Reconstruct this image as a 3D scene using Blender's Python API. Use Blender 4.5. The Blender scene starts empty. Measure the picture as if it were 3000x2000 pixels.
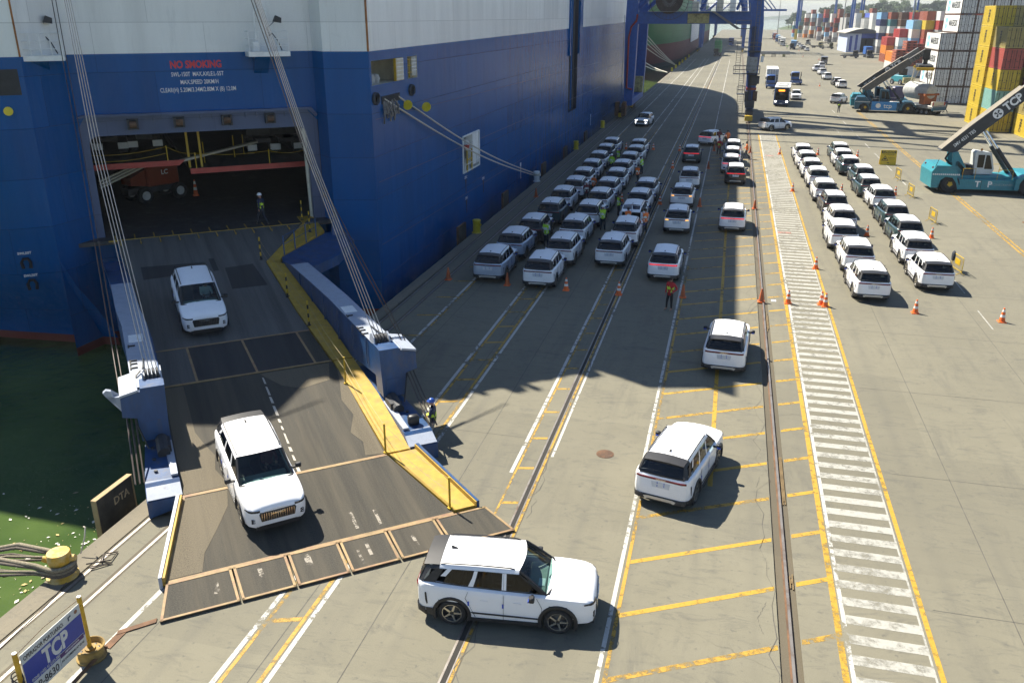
import bpy, math, random
from mathutils import Vector, Matrix
R = math.radians
rnd = random.Random(11)
S = bpy.context.scene
COL = S.collection

# ------------------------------------------------------------------ camera, sky, sun, exposure
cam = bpy.data.objects.new('camera', bpy.data.cameras.new('camera'))
COL.objects.link(cam)
cam.data.sensor_width = 36.0
cam.data.lens = 30.0
cam.data.clip_start = 0.5
cam.data.clip_end = 8000
cam.location = (0, 0, 14.4)
cam.rotation_euler = (R(90 - 20.867), 0, R(13.978))
S.camera = cam

SUN_EL, SUN_AZ = 50.0, 300.5          # azimuth clockwise from +Y
world = bpy.data.worlds.new('World')
S.world = world
world.use_nodes = True
wn = world.node_tree
sky_tex = wn.nodes.new('ShaderNodeTexSky')
sky_tex.sky_type = 'NISHITA'
sky_tex.sun_disc = False
sky_tex.sun_elevation = R(SUN_EL)
sky_tex.sun_rotation = R(SUN_AZ)
sky_tex.dust_density = 0.3
sky_tex.air_density = 0.9
sky_tex.ozone_density = 2.5
bg = wn.nodes['Background']
bg.inputs['Strength'].default_value = 0.064
wn.links.new(sky_tex.outputs[0], bg.inputs['Color'])

sun = bpy.data.objects.new('sun', bpy.data.lights.new('sun', 'SUN'))
COL.objects.link(sun)
sun.data.energy = 4.6
sun.data.angle = R(0.53)
sun.data.color = (1.0, 0.93, 0.80)
sd = Vector((math.sin(R(SUN_AZ)) * math.cos(R(SUN_EL)), math.cos(R(SUN_AZ)) * math.cos(R(SUN_EL)), math.sin(R(SUN_EL))))
sun.rotation_euler = sd.to_track_quat('Z', 'Y').to_euler()
sun.location = (-40, 60, 80)

S.view_settings.view_transform = 'Standard'
S.view_settings.look = 'None'
S.view_settings.gamma = 1.0
S.view_settings.exposure = 1.48
S.render.engine = 'CYCLES'
S.cycles.max_bounces = 6
S.cycles.diffuse_bounces = 3
S.cycles.glossy_bounces = 3
S.cycles.transparent_max_bounces = 12
S.cycles.volume_bounces = 0
S.cycles.use_denoising = True
S.cycles.use_adaptive_sampling = True
S.cycles.adaptive_threshold = 0.02

# ------------------------------------------------------------------ mesh builder
class MB:
    def __init__(s): s.v = []; s.f = []; s.m = []
    def face(s, pts, m=0):
        i = len(s.v); s.v += [tuple(p) for p in pts]; s.f.append(tuple(range(i, i + len(pts)))); s.m.append(m); return s
    def box(s, x0, x1, y0, y1, z0, z1, m=0, T=None):
        p = [Vector((x, y, z)) for z in (z0, z1) for y in (y0, y1) for x in (x0, x1)]
        if T: p = [T @ q for q in p]
        i = len(s.v); s.v += [tuple(q) for q in p]
        for a in ((0, 2, 3, 1), (4, 5, 7, 6), (0, 1, 5, 4), (2, 6, 7, 3), (0, 4, 6, 2), (1, 3, 7, 5)):
            s.f.append(tuple(i + k for k in a)); s.m.append(m)
        return s
    def cbox(s, x0, x1, y0, y1, z0, z1, c=.02, m=0, T=None):
        """box with chamfered edges"""
        X, Y, Z = (x0, x1), (y0, y1), (z0, z1)
        pid = {}
        pts = []
        for a in (0, 1):
            for b in (0, 1):
                for d in (0, 1):
                    sx, sy, sz = (1, -1)[a], (1, -1)[b], (1, -1)[d]
                    for k in range(3):
                        q = [X[a], Y[b], Z[d]]
                        o = [c * sx, c * sy, c * sz]; o[k] = 0
                        pid[(a, b, d, k)] = len(pts)
                        pts.append(Vector((q[0] + o[0], q[1] + o[1], q[2] + o[2])))
        if T: pts = [T @ q for q in pts]
        i = len(s.v); s.v += [tuple(q) for q in pts]
        F = []
        for k in range(3):
            k1, k2 = (k + 1) % 3, (k + 2) % 3
            for e in (0, 1):
                r = []
                for (u, w) in ((0, 0), (1, 0), (1, 1), (0, 1)):
                    ix = [0, 0, 0]; ix[k] = e; ix[k1] = u; ix[k2] = w
                    r.append(pid[(ix[0], ix[1], ix[2], k)])
                F.append(r if e else r[::-1])
        for k in range(3):
            k1, k2 = (k + 1) % 3, (k + 2) % 3
            for u in (0, 1):
                for w in (0, 1):
                    r = []
                    for e, kk in ((0, k1), (1, k1), (1, k2), (0, k2)):
                        ix = [0, 0, 0]; ix[k] = e; ix[k1] = u; ix[k2] = w
                        r.append(pid[(ix[0], ix[1], ix[2], kk)])
                    F.append(r if (u + w) % 2 == 0 else r[::-1])
        for a in (0, 1):
            for b in (0, 1):
                for d in (0, 1):
                    r = [pid[(a, b, d, k)] for k in range(3)]
                    F.append(r if (a + b + d) % 2 else r[::-1])
        for r in F:
            s.f.append(tuple(i + k for k in r)); s.m.append(m)
        return s
    def cyl(s, p0, p1, r, n=10, r2=None, m=0, cap=True):
        p0, p1 = Vector(p0), Vector(p1); r2 = r if r2 is None else r2
        d = (p1 - p0).normalized(); a = d.orthogonal().normalized(); b = d.cross(a)
        i = len(s.v)
        for p, q in ((p0, r), (p1, r2)):
            for k in range(n):
                t = 2 * math.pi * k / n
                s.v.append(tuple(p + (a * math.cos(t) + b * math.sin(t)) * q))
        for k in range(n):
            s.f.append((i + k, i + (k + 1) % n, i + n + (k + 1) % n, i + n + k)); s.m.append(m)
        if cap:
            s.f.append(tuple(i + k for k in range(n))[::-1]); s.m.append(m)
            s.f.append(tuple(i + n + k for k in range(n))); s.m.append(m)
        return s
    def tube(s, pts, r, n=6, m=0):
        pts = [Vector(p) for p in pts]; i = len(s.v); N = len(pts)
        for j, p in enumerate(pts):
            d = (pts[min(j + 1, N - 1)] - pts[max(j - 1, 0)]).normalized()
            a = d.cross(Vector((0.31, 0.17, 0.93))).normalized(); b = d.cross(a)
            for k in range(n):
                t = 2 * math.pi * k / n
                s.v.append(tuple(p + (a * math.cos(t) + b * math.sin(t)) * (r[j] if isinstance(r, list) else r)))
        for j in range(N - 1):
            for k in range(n):
                s.f.append((i + j * n + k, i + j * n + (k + 1) % n, i + (j + 1) * n + (k + 1) % n, i + (j + 1) * n + k)); s.m.append(m)
        s.f.append(tuple(i + k for k in range(n))[::-1]); s.m.append(m)
        s.f.append(tuple(i + (N - 1) * n + k for k in range(n))); s.m.append(m)
        return s
    def lathe(s, prof, n=16, T=None, m=0, ms=None, cap=True):
        """prof: (radius, height) list turned about local Z"""
        i = len(s.v)
        for (r, h) in prof:
            for k in range(n):
                t = 2 * math.pi * k / n
                q = Vector((r * math.cos(t), r * math.sin(t), h))
                s.v.append(tuple(T @ q if T else q))
        for j in range(len(prof) - 1):
            for k in range(n):
                s.f.append((i + j * n + k, i + j * n + (k + 1) % n, i + (j + 1) * n + (k + 1) % n, i + (j + 1) * n + k))
                s.m.append(ms[j] if ms else m)
        if cap and prof[0][0] > 1e-6: s.f.append(tuple(i + k for k in range(n))[::-1]); s.m.append(ms[0] if ms else m)
        if cap and prof[-1][0] > 1e-6: s.f.append(tuple(i + (len(prof) - 1) * n + k for k in range(n))); s.m.append(ms[-1] if ms else m)
        return s
    def prism(s, poly, f0, f1, m=0):
        """poly of 2D points; f0/f1 map (u,v) to the two end faces"""
        a = [Vector(f0(*p)) for p in poly]; b = [Vector(f1(*p)) for p in poly]; n = len(poly); i = len(s.v)
        s.v += [tuple(p) for p in a + b]
        s.f.append(tuple(i + k for k in range(n))[::-1]); s.m.append(m)
        s.f.append(tuple(i + n + k for k in range(n))); s.m.append(m)
        for k in range(n):
            s.f.append((i + k, i + (k + 1) % n, i + n + (k + 1) % n, i + n + k)); s.m.append(m)
        return s
    def xz(s, poly, y0, y1, m=0): return s.prism(poly, lambda u, v: (u, y0, v), lambda u, v: (u, y1, v), m)
    def yz(s, poly, x0, x1, m=0): return s.prism(poly, lambda u, v: (x0, u, v), lambda u, v: (x1, u, v), m)
    def xy(s, poly, z0, z1, m=0): return s.prism(poly, lambda u, v: (u, v, z0), lambda u, v: (u, v, z1), m)
    def grid(s, P, m=0, skip=None):
        """P[i][j] points"""
        i0 = len(s.v); nj = len(P[0])
        for row in P: s.v += [tuple(p) for p in row]
        for a in range(len(P) - 1):
            for b in range(nj - 1):
                if skip and skip(a, b): continue
                s.f.append((i0 + a * nj + b, i0 + a * nj + b + 1, i0 + (a + 1) * nj + b + 1, i0 + (a + 1) * nj + b)); s.m.append(m)
        return s
    def add(s, o, T=None, m=None):
        i = len(s.v); s.v += [tuple(T @ Vector(p)) if T else p for p in o.v]
        s.f += [tuple(i + k for k in f) for f in o.f]; s.m += [m if m is not None else k for k in o.m]; return s
    def mirror_x(s):
        i = len(s.v); nf = len(s.f); s.v += [(-x, y, z) for x, y, z in s.v]
        s.f += [tuple(i + k for k in f[::-1]) for f in s.f[:nf]]; s.m += s.m[:nf]; return s
    def mesh(s, name, mats, smooth=None, fix=True):
        me = bpy.data.meshes.new(name)
        me.from_pydata(s.v, [], s.f)
        for mt in (mats if isinstance(mats, (list, tuple)) else [mats]): me.materials.append(mt)
        me.polygons.foreach_set('material_index', s.m)
        if fix:
            import bmesh
            b = bmesh.new(); b.from_mesh(me)
            if smooth: bmesh.ops.remove_doubles(b, verts=b.verts, dist=1e-5)
            bmesh.ops.recalc_face_normals(b, faces=b.faces); b.to_mesh(me); b.free()
        if smooth:
            me.polygons.foreach_set('use_smooth', [True] * len(me.polygons))
            me.set_sharp_from_angle(angle=R(smooth))
        me.update()
        return me
    def build(s, name, mats, parent=None, smooth=None, kind=None, loc=None, fix=True):
        return link(name, s.mesh(name, mats, smooth, fix), parent, kind, loc)

def link(name, me, parent=None, kind=None, loc=None, T=None):
    o = bpy.data.objects.new(name, me); COL.objects.link(o)
    if parent: o.parent = parent
    if kind: o['kind'] = kind
    if loc: o.location = loc
    if T: o.matrix_local = T
    return o
def tag(o, label, cat, group=None):
    o['label'] = label; o['category'] = cat
    if group: o['group'] = group
    return o
def thing(name, label, cat, loc=(0, 0, 0), rz=0, group=None):
    o = bpy.data.objects.new(name, None); COL.objects.link(o)
    o.empty_display_size = .2
    o.location = loc; o.rotation_euler = (0, 0, rz)
    return tag(o, label, cat, group)
KIDS = {}
def kids(o):
    return [c for c in bpy.data.objects if c.parent == o]
def make_proto(root):
    """remember a thing's tree so that it can be copied quickly"""
    KIDS[root.name] = [(c, kids(c)) for c in kids(root)]
    return root
def dup(root, label=None, cat=None, group=None, loc=None, rz=None, rot=None, swap=None, drop=()):
    r = root.copy(); COL.objects.link(r)
    if label: r['label'] = label
    if cat: r['category'] = cat
    if group: r['group'] = group
    elif 'group' in r: del r['group']
    if loc is not None: r.location = loc
    if rz is not None: r.rotation_euler = (0, 0, rz)
    if rot is not None: r.rotation_euler = rot
    def sw(o):
        if not swap: return
        for i, sl in enumerate(o.material_slots):
            if sl.material and sl.material.name in swap:
                nm_ = sl.material.name; sl.link = 'OBJECT'; sl.material = swap[nm_]
    for c, g in KIDS[root.name]:
        if c.name.split('.')[0] in drop: continue
        k = c.copy(); COL.objects.link(k); k.parent = r; sw(k)
        for q in g:
            h = q.copy(); COL.objects.link(h); h.parent = k; sw(h)
    return r

# ------------------------------------------------------------------ materials
MATS = {}
def nd(t, kind, **kw):
    n = t.nodes.new(kind)
    for k, v in kw.items(): setattr(n, k, v)
    return n
def base_mat(name):
    m = bpy.data.materials.new(name); m.use_nodes = True
    t = m.node_tree; p = t.nodes['Principled BSDF']
    return m, t, p
def coords(t, kind='Object', scale=(1, 1, 1), rnd_off=True):
    if kind == 'World':
        g = nd(t, 'ShaderNodeNewGeometry'); src = g.outputs['Position']
    else:
        c = nd(t, 'ShaderNodeTexCoord'); src = c.outputs['Object']
    mp = nd(t, 'ShaderNodeMapping'); mp.inputs['Scale'].default_value = scale
    t.links.new(src, mp.inputs['Vector'])
    if kind == 'Object' and rnd_off:
        oi = nd(t, 'ShaderNodeObjectInfo'); mu = nd(t, 'ShaderNodeMath', operation='MULTIPLY'); mu.inputs[1].default_value = 37.0
        t.links.new(oi.outputs['Random'], mu.inputs[0]); t.links.new(mu.outputs[0], mp.inputs['Location'])
    return mp.outputs[0]
def noise(t, vec, scale, detail=5, rough=.6, dist=0):
    n = nd(t, 'ShaderNodeTexNoise'); n.inputs['Scale'].default_value = scale; n.inputs['Detail'].default_value = detail
    n.inputs['Roughness'].default_value = rough; n.inputs['Distortion'].default_value = dist
    t.links.new(vec, n.inputs['Vector']); return n.outputs['Fac']
def ramp(t, fac, a, b, ca=(0, 0, 0, 1), cb=(1, 1, 1, 1)):
    r = nd(t, 'ShaderNodeValToRGB'); e = r.color_ramp.elements
    e[0].position = a; e[1].position = b; e[0].color = ca; e[1].color = cb
    t.links.new(fac, r.inputs[0]); return r.outputs[0]
def mix(t, fac, a, b, mode='MIX'):
    n = nd(t, 'ShaderNodeMix', data_type='RGBA', blend_type=mode)
    for s_, v in ((0, fac), (6, a), (7, b)):
        if hasattr(v, 'links') or hasattr(v, 'is_linked'): t.links.new(v, n.inputs[s_])
        else: n.inputs[s_].default_value = v if s_ == 0 or len(v) == 4 else tuple(v) + (1,)
    return n.outputs[2]
def c4(c, k=1): return (min(1, c[0] * k), min(1, c[1] * k), min(1, c[2] * k), 1)
def bump(t, p, h, strength=.3, dist=.02):
    b = nd(t, 'ShaderNodeBump'); b.inputs['Strength'].default_value = strength; b.inputs['Distance'].default_value = dist
    t.links.new(h, b.inputs['Height']); t.links.new(b.outputs[0], p.inputs['Normal'])
def mat(name, col, rough=.5, metal=0, var=.12, scale=2.5, bumps=0, bscale=60, dirt=None, dscale=1.5, dlo=.5, dhi=.72, stretch=(1, 1, 1), coat=0, emit=None, es=1):
    """painted / plain surface with tonal noise, optional dirt or rust patches and a fine bump"""
    if name in MATS: return MATS[name]
    m, t, p = base_mat(name)
    v = coords(t, scale=stretch)
    f = noise(t, v, scale)
    c = mix(t, ramp(t, f, .3, .7), c4(col, 1 - var), c4(col, 1 + var))
    if dirt:
        d = ramp(t, noise(t, v, dscale, 8, .7), dlo, dhi)
        c = mix(t, d, c, c4(dirt))
    t.links.new(c, p.inputs['Base Color'])
    p.inputs['Roughness'].default_value = rough; p.inputs['Metallic'].default_value = metal
    if coat: p.inputs['Coat Weight'].default_value = coat; p.inputs['Coat Roughness'].default_value = .05
    if bumps: bump(t, p, noise(t, v, bscale, 4), bumps, .01)
    if emit: p.inputs['Emission Color'].default_value = c4(emit); p.inputs['Emission Strength'].default_value = es
    MATS[name] = m
    return m
def paint_mat(name, col, lo=.42, hi=.5, rough=.7):
    """road paint worn away in flakes: worn parts let the concrete below show"""
    m, t, p = base_mat(name)
    v = coords(t, 'World')
    f = noise(t, v, 3.2, 9, .72); g = noise(t, v, .35, 3)
    a = nd(t, 'ShaderNodeMath', operation='ADD'); a.inputs[1].default_value = 0
    mu = nd(t, 'ShaderNodeMath', operation='MULTIPLY'); mu.inputs[1].default_value = .55
    t.links.new(g, mu.inputs[0]); t.links.new(f, a.inputs[0]); t.links.new(mu.outputs[0], a.inputs[1])
    al = ramp(t, a.outputs[0], lo + .2, hi + .2)
    c = mix(t, ramp(t, noise(t, v, 9, 6, .7), .3, .75), c4(col, .72), c4(col, 1.05))
    t.links.new(c, p.inputs['Base Color']); p.inputs['Roughness'].default_value = rough
    t.links.new(al, p.inputs['Alpha'])
    MATS[name] = m
    return m
def glass_mat(name, tint, refl=.9):
    m = bpy.data.materials.new(name); m.use_nodes = True; t = m.node_tree
    t.nodes.remove(t.nodes['Principled BSDF'])
    tr = nd(t, 'ShaderNodeBsdfTransparent'); tr.inputs[0].default_value = c4(tint)
    gl = nd(t, 'ShaderNodeBsdfGlossy'); gl.inputs['Roughness'].default_value = .03; gl.inputs[0].default_value = (refl, refl, refl, 1)
    fr = nd(t, 'ShaderNodeLayerWeight'); fr.inputs[0].default_value = .5
    pw = nd(t, 'ShaderNodeMath', operation='POWER'); pw.inputs[1].default_value = 4.5; t.links.new(fr.outputs['Facing'], pw.inputs[0])
    ma = nd(t, 'ShaderNodeMath', operation='MULTIPLY_ADD'); ma.inputs[1].default_value = .85; ma.inputs[2].default_value = .045; t.links.new(pw.outputs[0], ma.inputs[0])
    mx = nd(t, 'ShaderNodeMixShader')
    t.links.new(ma.outputs[0], mx.inputs[0]); t.links.new(tr.outputs[0], mx.inputs[1]); t.links.new(gl.outputs[0], mx.inputs[2])
    t.links.new(mx.outputs[0], t.nodes['Material Output'].inputs[0])
    MATS[name] = m
    return m

TMP = bpy.data.scenes.new('workbench')
def eval_mesh(o):
    """mesh of an object with modifiers or text, evaluated in an otherwise empty scene"""
    TMP.collection.objects.link(o)
    with bpy.context.temp_override(scene=TMP, view_layer=TMP.view_layers[0]):
        dg = bpy.context.evaluated_depsgraph_get(); dg.update(); me = bpy.data.meshes.new_from_object(o.evaluated_get(dg))
    TMP.collection.objects.unlink(o); return me
ORD = ['first', 'second', 'third', 'fourth', 'fifth', 'sixth', 'seventh', 'eighth', 'ninth', 'tenth', 'eleventh', 'twelfth']
def text_mesh(txt, size, mt, bold=0.0, depth=.004, align='CENTER', sx=1.0):
    cu = bpy.data.curves.new('lettering', 'FONT'); cu.body = txt; cu.size = size; cu.extrude = depth; cu.offset = bold
    cu.align_x = align; cu.align_y = 'CENTER'; cu.resolution_u = 3
    o = bpy.data.objects.new('lettering_tmp', cu); me = eval_mesh(o)
    bpy.data.objects.remove(o); bpy.data.curves.remove(cu)
    me.materials.clear(); me.materials.append(mt)
    if sx != 1.0: me.transform(Matrix.Diagonal((sx, 1, 1, 1)))
    return me
def frame(o, xd, yd):
    """matrix with local x along xd and local y along yd"""
    x = Vector(xd).normalized(); y = Vector(yd); z = x.cross(y).normalized(); y = z.cross(x).normalized()
    T = Matrix((x, y, z)).transposed().to_4x4(); T.translation = Vector(o); return T
def letter(name, txt, size, mt, T, parent, bold=0.0, depth=.004, align='CENTER', sx=1.0):
    return link(name, text_mesh(txt, size, mt, bold, depth, align, sx), parent, T=T)
# ------------------------------------------------------------------ surface materials
def concrete_mat(name, col, joints=True, streak=True):
    m, t, p = base_mat(name)
    v = coords(t, 'World')
    c = mix(t, ramp(t, noise(t, v, .07, 5), .35, .65), c4(col, .82), c4(col, 1.1))
    c = mix(t, ramp(t, noise(t, v, .9, 6, .7), .3, .75), mix(t, .5, c, c4((col[0] * .72, col[1] * .72, col[2] * .7))), c)
    vs = coords(t, 'World', (1.1, .16, 1))
    bt = nd(t, 'ShaderNodeTexBrick'); bt.inputs['Scale'].default_value = 1; bt.inputs['Brick Width'].default_value = 5.2; bt.inputs['Row Height'].default_value = 7.3; bt.inputs['Mortar Size'].default_value = 0
    bt.inputs['Color1'].default_value = (.80, .80, .80, 1); bt.inputs['Color2'].default_value = (1.12, 1.12, 1.1, 1); t.links.new(v, bt.inputs['Vector'])
    c = mix(t, .55, c, bt.outputs['Color'], 'MULTIPLY')
    if streak:
        st = ramp(t, noise(t, vs, 1.3, 5, .75, .6), .49, .72)
        mk = ramp(t, noise(t, v, .11, 3), .42, .62)
        mm = nd(t, 'ShaderNodeMath', operation='MULTIPLY'); t.links.new(st, mm.inputs[0]); t.links.new(mk, mm.inputs[1])
        m2 = nd(t, 'ShaderNodeMath', operation='MULTIPLY'); m2.inputs[1].default_value = .62; t.links.new(mm.outputs[0], m2.inputs[0])
        c = mix(t, m2.outputs[0], c, (.05, .048, .043))
        # curved tyre scuffs and small dark spots
        vr = coords(t, 'World', (.35, 1.0, 1)); 
        sc = ramp(t, noise(t, vr, 2.1, 5, .8, 1.4), .52, .70)
        m3 = nd(t, 'ShaderNodeMath', operation='MULTIPLY'); m3.inputs[1].default_value = .62; t.links.new(sc, m3.inputs[0])
        c = mix(t, m3.outputs[0], c, (.06, .058, .05))
        sp = ramp(t, noise(t, v, 5.5, 2, .5), .65, .73)
        m4 = nd(t, 'ShaderNodeMath', operation='MULTIPLY'); m4.inputs[1].default_value = .55; t.links.new(sp, m4.inputs[0])
        c = mix(t, m4.outputs[0], c, (.06, .058, .05))
    if streak:
        sxx = nd(t, 'ShaderNodeSeparateXYZ'); t.links.new(v, sxx.inputs[0])
        pp = nd(t, 'ShaderNodeMath', operation='PINGPONG'); pp.inputs[1].default_value = .85; t.links.new(sxx.outputs['X'], pp.inputs[0])
        tr = ramp(t, pp.outputs[0], .0, .30, (1, 1, 1, 1), (0, 0, 0, 1))
        tm = ramp(t, noise(t, coords(t, 'World', (.5, .035, 1)), 1.0, 4, .6), .46, .64)
        m7 = nd(t, 'ShaderNodeMath', operation='MULTIPLY'); t.links.new(tr, m7.inputs[0]); t.links.new(tm, m7.inputs[1])
        m8 = nd(t, 'ShaderNodeMath', operation='MULTIPLY'); m8.inputs[1].default_value = .34; t.links.new(m7.outputs[0], m8.inputs[0])
        c = mix(t, m8.outputs[0], c, (.058, .056, .05))
    fine = noise(t, v, 38, 3, .7)
    c = mix(t, .22, c, mix(t, fine, (.02, .02, .02), (.35, .34, .29)), 'MIX')
    # fine cracks
    vo = nd(t, 'ShaderNodeTexVoronoi', feature='DISTANCE_TO_EDGE'); vo.inputs['Scale'].default_value = .16
    wob = nd(t, 'ShaderNodeVectorMath', operation='ADD')
    nn = nd(t, 'ShaderNodeTexNoise'); nn.inputs['Scale'].default_value = .7; nn.inputs['Detail'].default_value = 3; t.links.new(v, nn.inputs['Vector'])
    sc2 = nd(t, 'ShaderNodeVectorMath', operation='SCALE'); sc2.inputs['Scale'].default_value = 1.6; t.links.new(nn.outputs['Color'], sc2.inputs[0])
    t.links.new(v, wob.inputs[0]); t.links.new(sc2.outputs[0], wob.inputs[1]); t.links.new(wob.outputs[0], vo.inputs['Vector'])
    ck = ramp(t, vo.outputs['Distance'], .0008, .0028, (1, 1, 1, 1), (0, 0, 0, 1))
    cm = ramp(t, noise(t, v, .09, 2), .56, .66)
    m5 = nd(t, 'ShaderNodeMath', operation='MULTIPLY'); t.links.new(ck, m5.inputs[0]); t.links.new(cm, m5.inputs[1])
    c = mix(t, m5.outputs[0], c, (.05, .048, .04))
    t.links.new(c, p.inputs['Base Color'])
    p.inputs['Roughness'].default_value = .88
    p.inputs['Specular IOR Level'].default_value = .3
    bump(t, p, fine, .35, .012)
    MATS[name] = m
    return m

def hull_mat(name, col, rough=.3, rust=.0, wave=.5):
    m, t, p = base_mat(name)
    v = coords(t, 'World'); vs = coords(t, 'World', (1, 1, .10))
    sx = nd(t, 'ShaderNodeSeparateXYZ'); t.links.new(v, sx.inputs[0])
    # plating: staggered plates with slight tonal differences and dark weld seams
    ad = nd(t, 'ShaderNodeMath', operation='ADD'); t.links.new(sx.outputs['X'], ad.inputs[0]); t.links.new(sx.outputs['Y'], ad.inputs[1])
    cb = nd(t, 'ShaderNodeCombineXYZ'); t.links.new(ad.outputs[0], cb.inputs[0]); t.links.new(sx.outputs['Z'], cb.inputs[1])
    bt = nd(t, 'ShaderNodeTexBrick'); bt.inputs['Scale'].default_value = 1; bt.inputs['Brick Width'].default_value = 7.4; bt.inputs['Row Height'].default_value = 2.35
    bt.inputs['Mortar Size'].default_value = .014; bt.inputs['Color1'].default_value = c4(col, .90); bt.inputs['Color2'].default_value = c4(col, 1.08); bt.inputs['Mortar'].default_value = c4(col, .55)
    t.links.new(cb.outputs[0], bt.inputs['Vector'])
    c = mix(t, ramp(t, noise(t, vs, .8, 6, .65), .28, .72), mix(t, .5, bt.outputs['Color'], c4(col, .6)), bt.outputs['Color'])
    g = ramp(t, noise(t, vs, 3.2, 6, .72), .56, .82)
    mg = nd(t, 'ShaderNodeMath', operation='MULTIPLY'); mg.inputs[1].default_value = .55; t.links.new(g, mg.inputs[0])
    c = mix(t, mg.outputs[0], c, c4((col[0] * .45 + .010, col[1] * .45 + .012, col[2] * .45 + .014)))
    # scuffs left by fenders and tugs
    sc = ramp(t, noise(t, coords(t, 'World', (.5, .5, 1.6)), 1.1, 8, .75, .5), .60, .70)
    mr = nd(t, 'ShaderNodeMapRange'); mr.inputs[1].default_value = 1.0; mr.inputs[2].default_value = 5.0; mr.inputs[3].default_value = .38; mr.inputs[4].default_value = 0.05; t.links.new(sx.outputs['Z'], mr.inputs[0])
    ms_ = nd(t, 'ShaderNodeMath', operation='MULTIPLY'); t.links.new(sc, ms_.inputs[0]); t.links.new(mr.outputs[0], ms_.inputs[1])
    c = mix(t, ms_.outputs[0], c, (.07, .11, .16))
    rs = ramp(t, noise(t, coords(t, 'World', (1, 1, .045)), 1.25, 7, .72), .66 - rust * .08, .84)
    mm = nd(t, 'ShaderNodeMath', operation='MULTIPLY'); mm.inputs[1].default_value = .12 + rust; t.links.new(rs, mm.inputs[0])
    c = mix(t, mm.outputs[0], c, (.26, .15, .06))
    t.links.new(c, p.inputs['Base Color'])
    p.inputs['Roughness'].default_value = rough; p.inputs['Specular IOR Level'].default_value = .16 if name == 'hull_blue' else .35
    h = mix(t, .35, noise(t, coords(t, 'World', (1, 1, .16)), 1.1, 4, .55), bt.outputs['Fac'])
    bump(t, p, h, wave, .12)
    MATS[name] = m
    return m

def water_mat():
    m, t, p = base_mat('harbour_water')
    v = coords(t, 'World')
    c = mix(t, ramp(t, noise(t, v, .15, 4), .35, .7), (.036, .066, .018, 1), (.078, .118, .032, 1))
    t.links.new(c, p.inputs['Base Color']); p.inputs['Roughness'].default_value = .09; p.inputs['IOR'].default_value = 1.33
    a = noise(t, v, 1.6, 7, .62, .4)
    bump(t, p, a, .26, .10)
    MATS['harbour_water'] = m
    return m

CONC = concrete_mat('apron_concrete', (.166, .152, .106))
CONC_EDGE = concrete_mat('cope_concrete', (.195, .166, .114))
CONC_STRIP = concrete_mat('rail_bed_concrete', (.078, .06, .033), streak=False)
WATER = water_mat()
HULL_BLUE = hull_mat('hull_blue', (.001, .083, .275), .24, 0.1, .75)
HULL_WHITE = hull_mat('hull_white', (.80, .80, .77), .34, .55, .35)
HULL_RED = hull_mat('hull_boot_red', (.20, .045, .03), .7)
FRAME_GREY = hull_mat('door_frame_grey_blue', (.075, .105, .19), .45, .15, .2)
DARK_BLUE = mat('ramp_blue', (.010, .052, .15), .42, var=.25, stretch=(1, 1, .35), dscale=2.2, dirt=(.09, .085, .085), dlo=.52, dhi=.80)
PALE_BLUE = mat('ramp_pale_paint', (.30, .335, .40), .45, var=.15, dscale=2.5, dirt=(.17, .14, .12), dlo=.55, dhi=.82)
PAINT_W = paint_mat('road_paint_white', (.46, .45, .41), .44, .54)
PAINT_ZW = paint_mat('zebra_paint_white', (.36, .352, .31), .32, .58)
PAINT_Y = paint_mat('road_paint_yellow', (.40, .235, .025), .45, .60)
PAINT_YS = paint_mat('road_paint_yellow_strong', (.42, .25, .02), .39, .56)
PAINT_R = paint_mat('road_paint_red', (.42, .18, .14), .44, .6)
STEEL = mat('rail_steel', (.24, .22, .20), .5, .6, dirt=(.12, .07, .04), dlo=.5, dhi=.75)
RUST = mat('rusty_steel', (.14, .075, .04), .85, .2, var=.35, dirt=(.05, .04, .035))
BLACK = mat('black_plastic', (.012, .012, .013), .45, var=.1)
RUBBER = mat('tyre_rubber', (.017, .017, .018), .82, var=.25, dirt=(.05, .045, .04), dlo=.62, dhi=.85)
WHITE_P = mat('white_paint', (.72, .72, .70), .42, dirt=(.35, .3, .22), dlo=.66, dhi=.9)
YEL = mat('yellow_paint', (.46, .30, .013), .5, dirt=(.16, .10, .03), dlo=.6, dhi=.82)
YEL_F = mat('yellow_disc', (.66, .52, .02), .45)
RED_P = mat('red_paint', (.40, .05, .035), .5, dirt=(.10, .04, .03), dlo=.62, dhi=.85)
GREY_M = mat('grey_metal', (.22, .23, .24), .5, .4)
DGREY = mat('dark_steel', (.035, .037, .042), .6, .2, var=.3)
TEXT_W = mat('white_lettering', (.72, .72, .70), .5, var=.05)
TEXT_R = mat('red_lettering', (.55, .03, .035), .5, var=.1)
TEXT_B = mat('black_lettering', (.02, .02, .025), .5)
CREAM = mat('cream_paint', (.55, .52, .42), .5, dirt=(.25, .17, .08), dlo=.58, dhi=.82)

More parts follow.
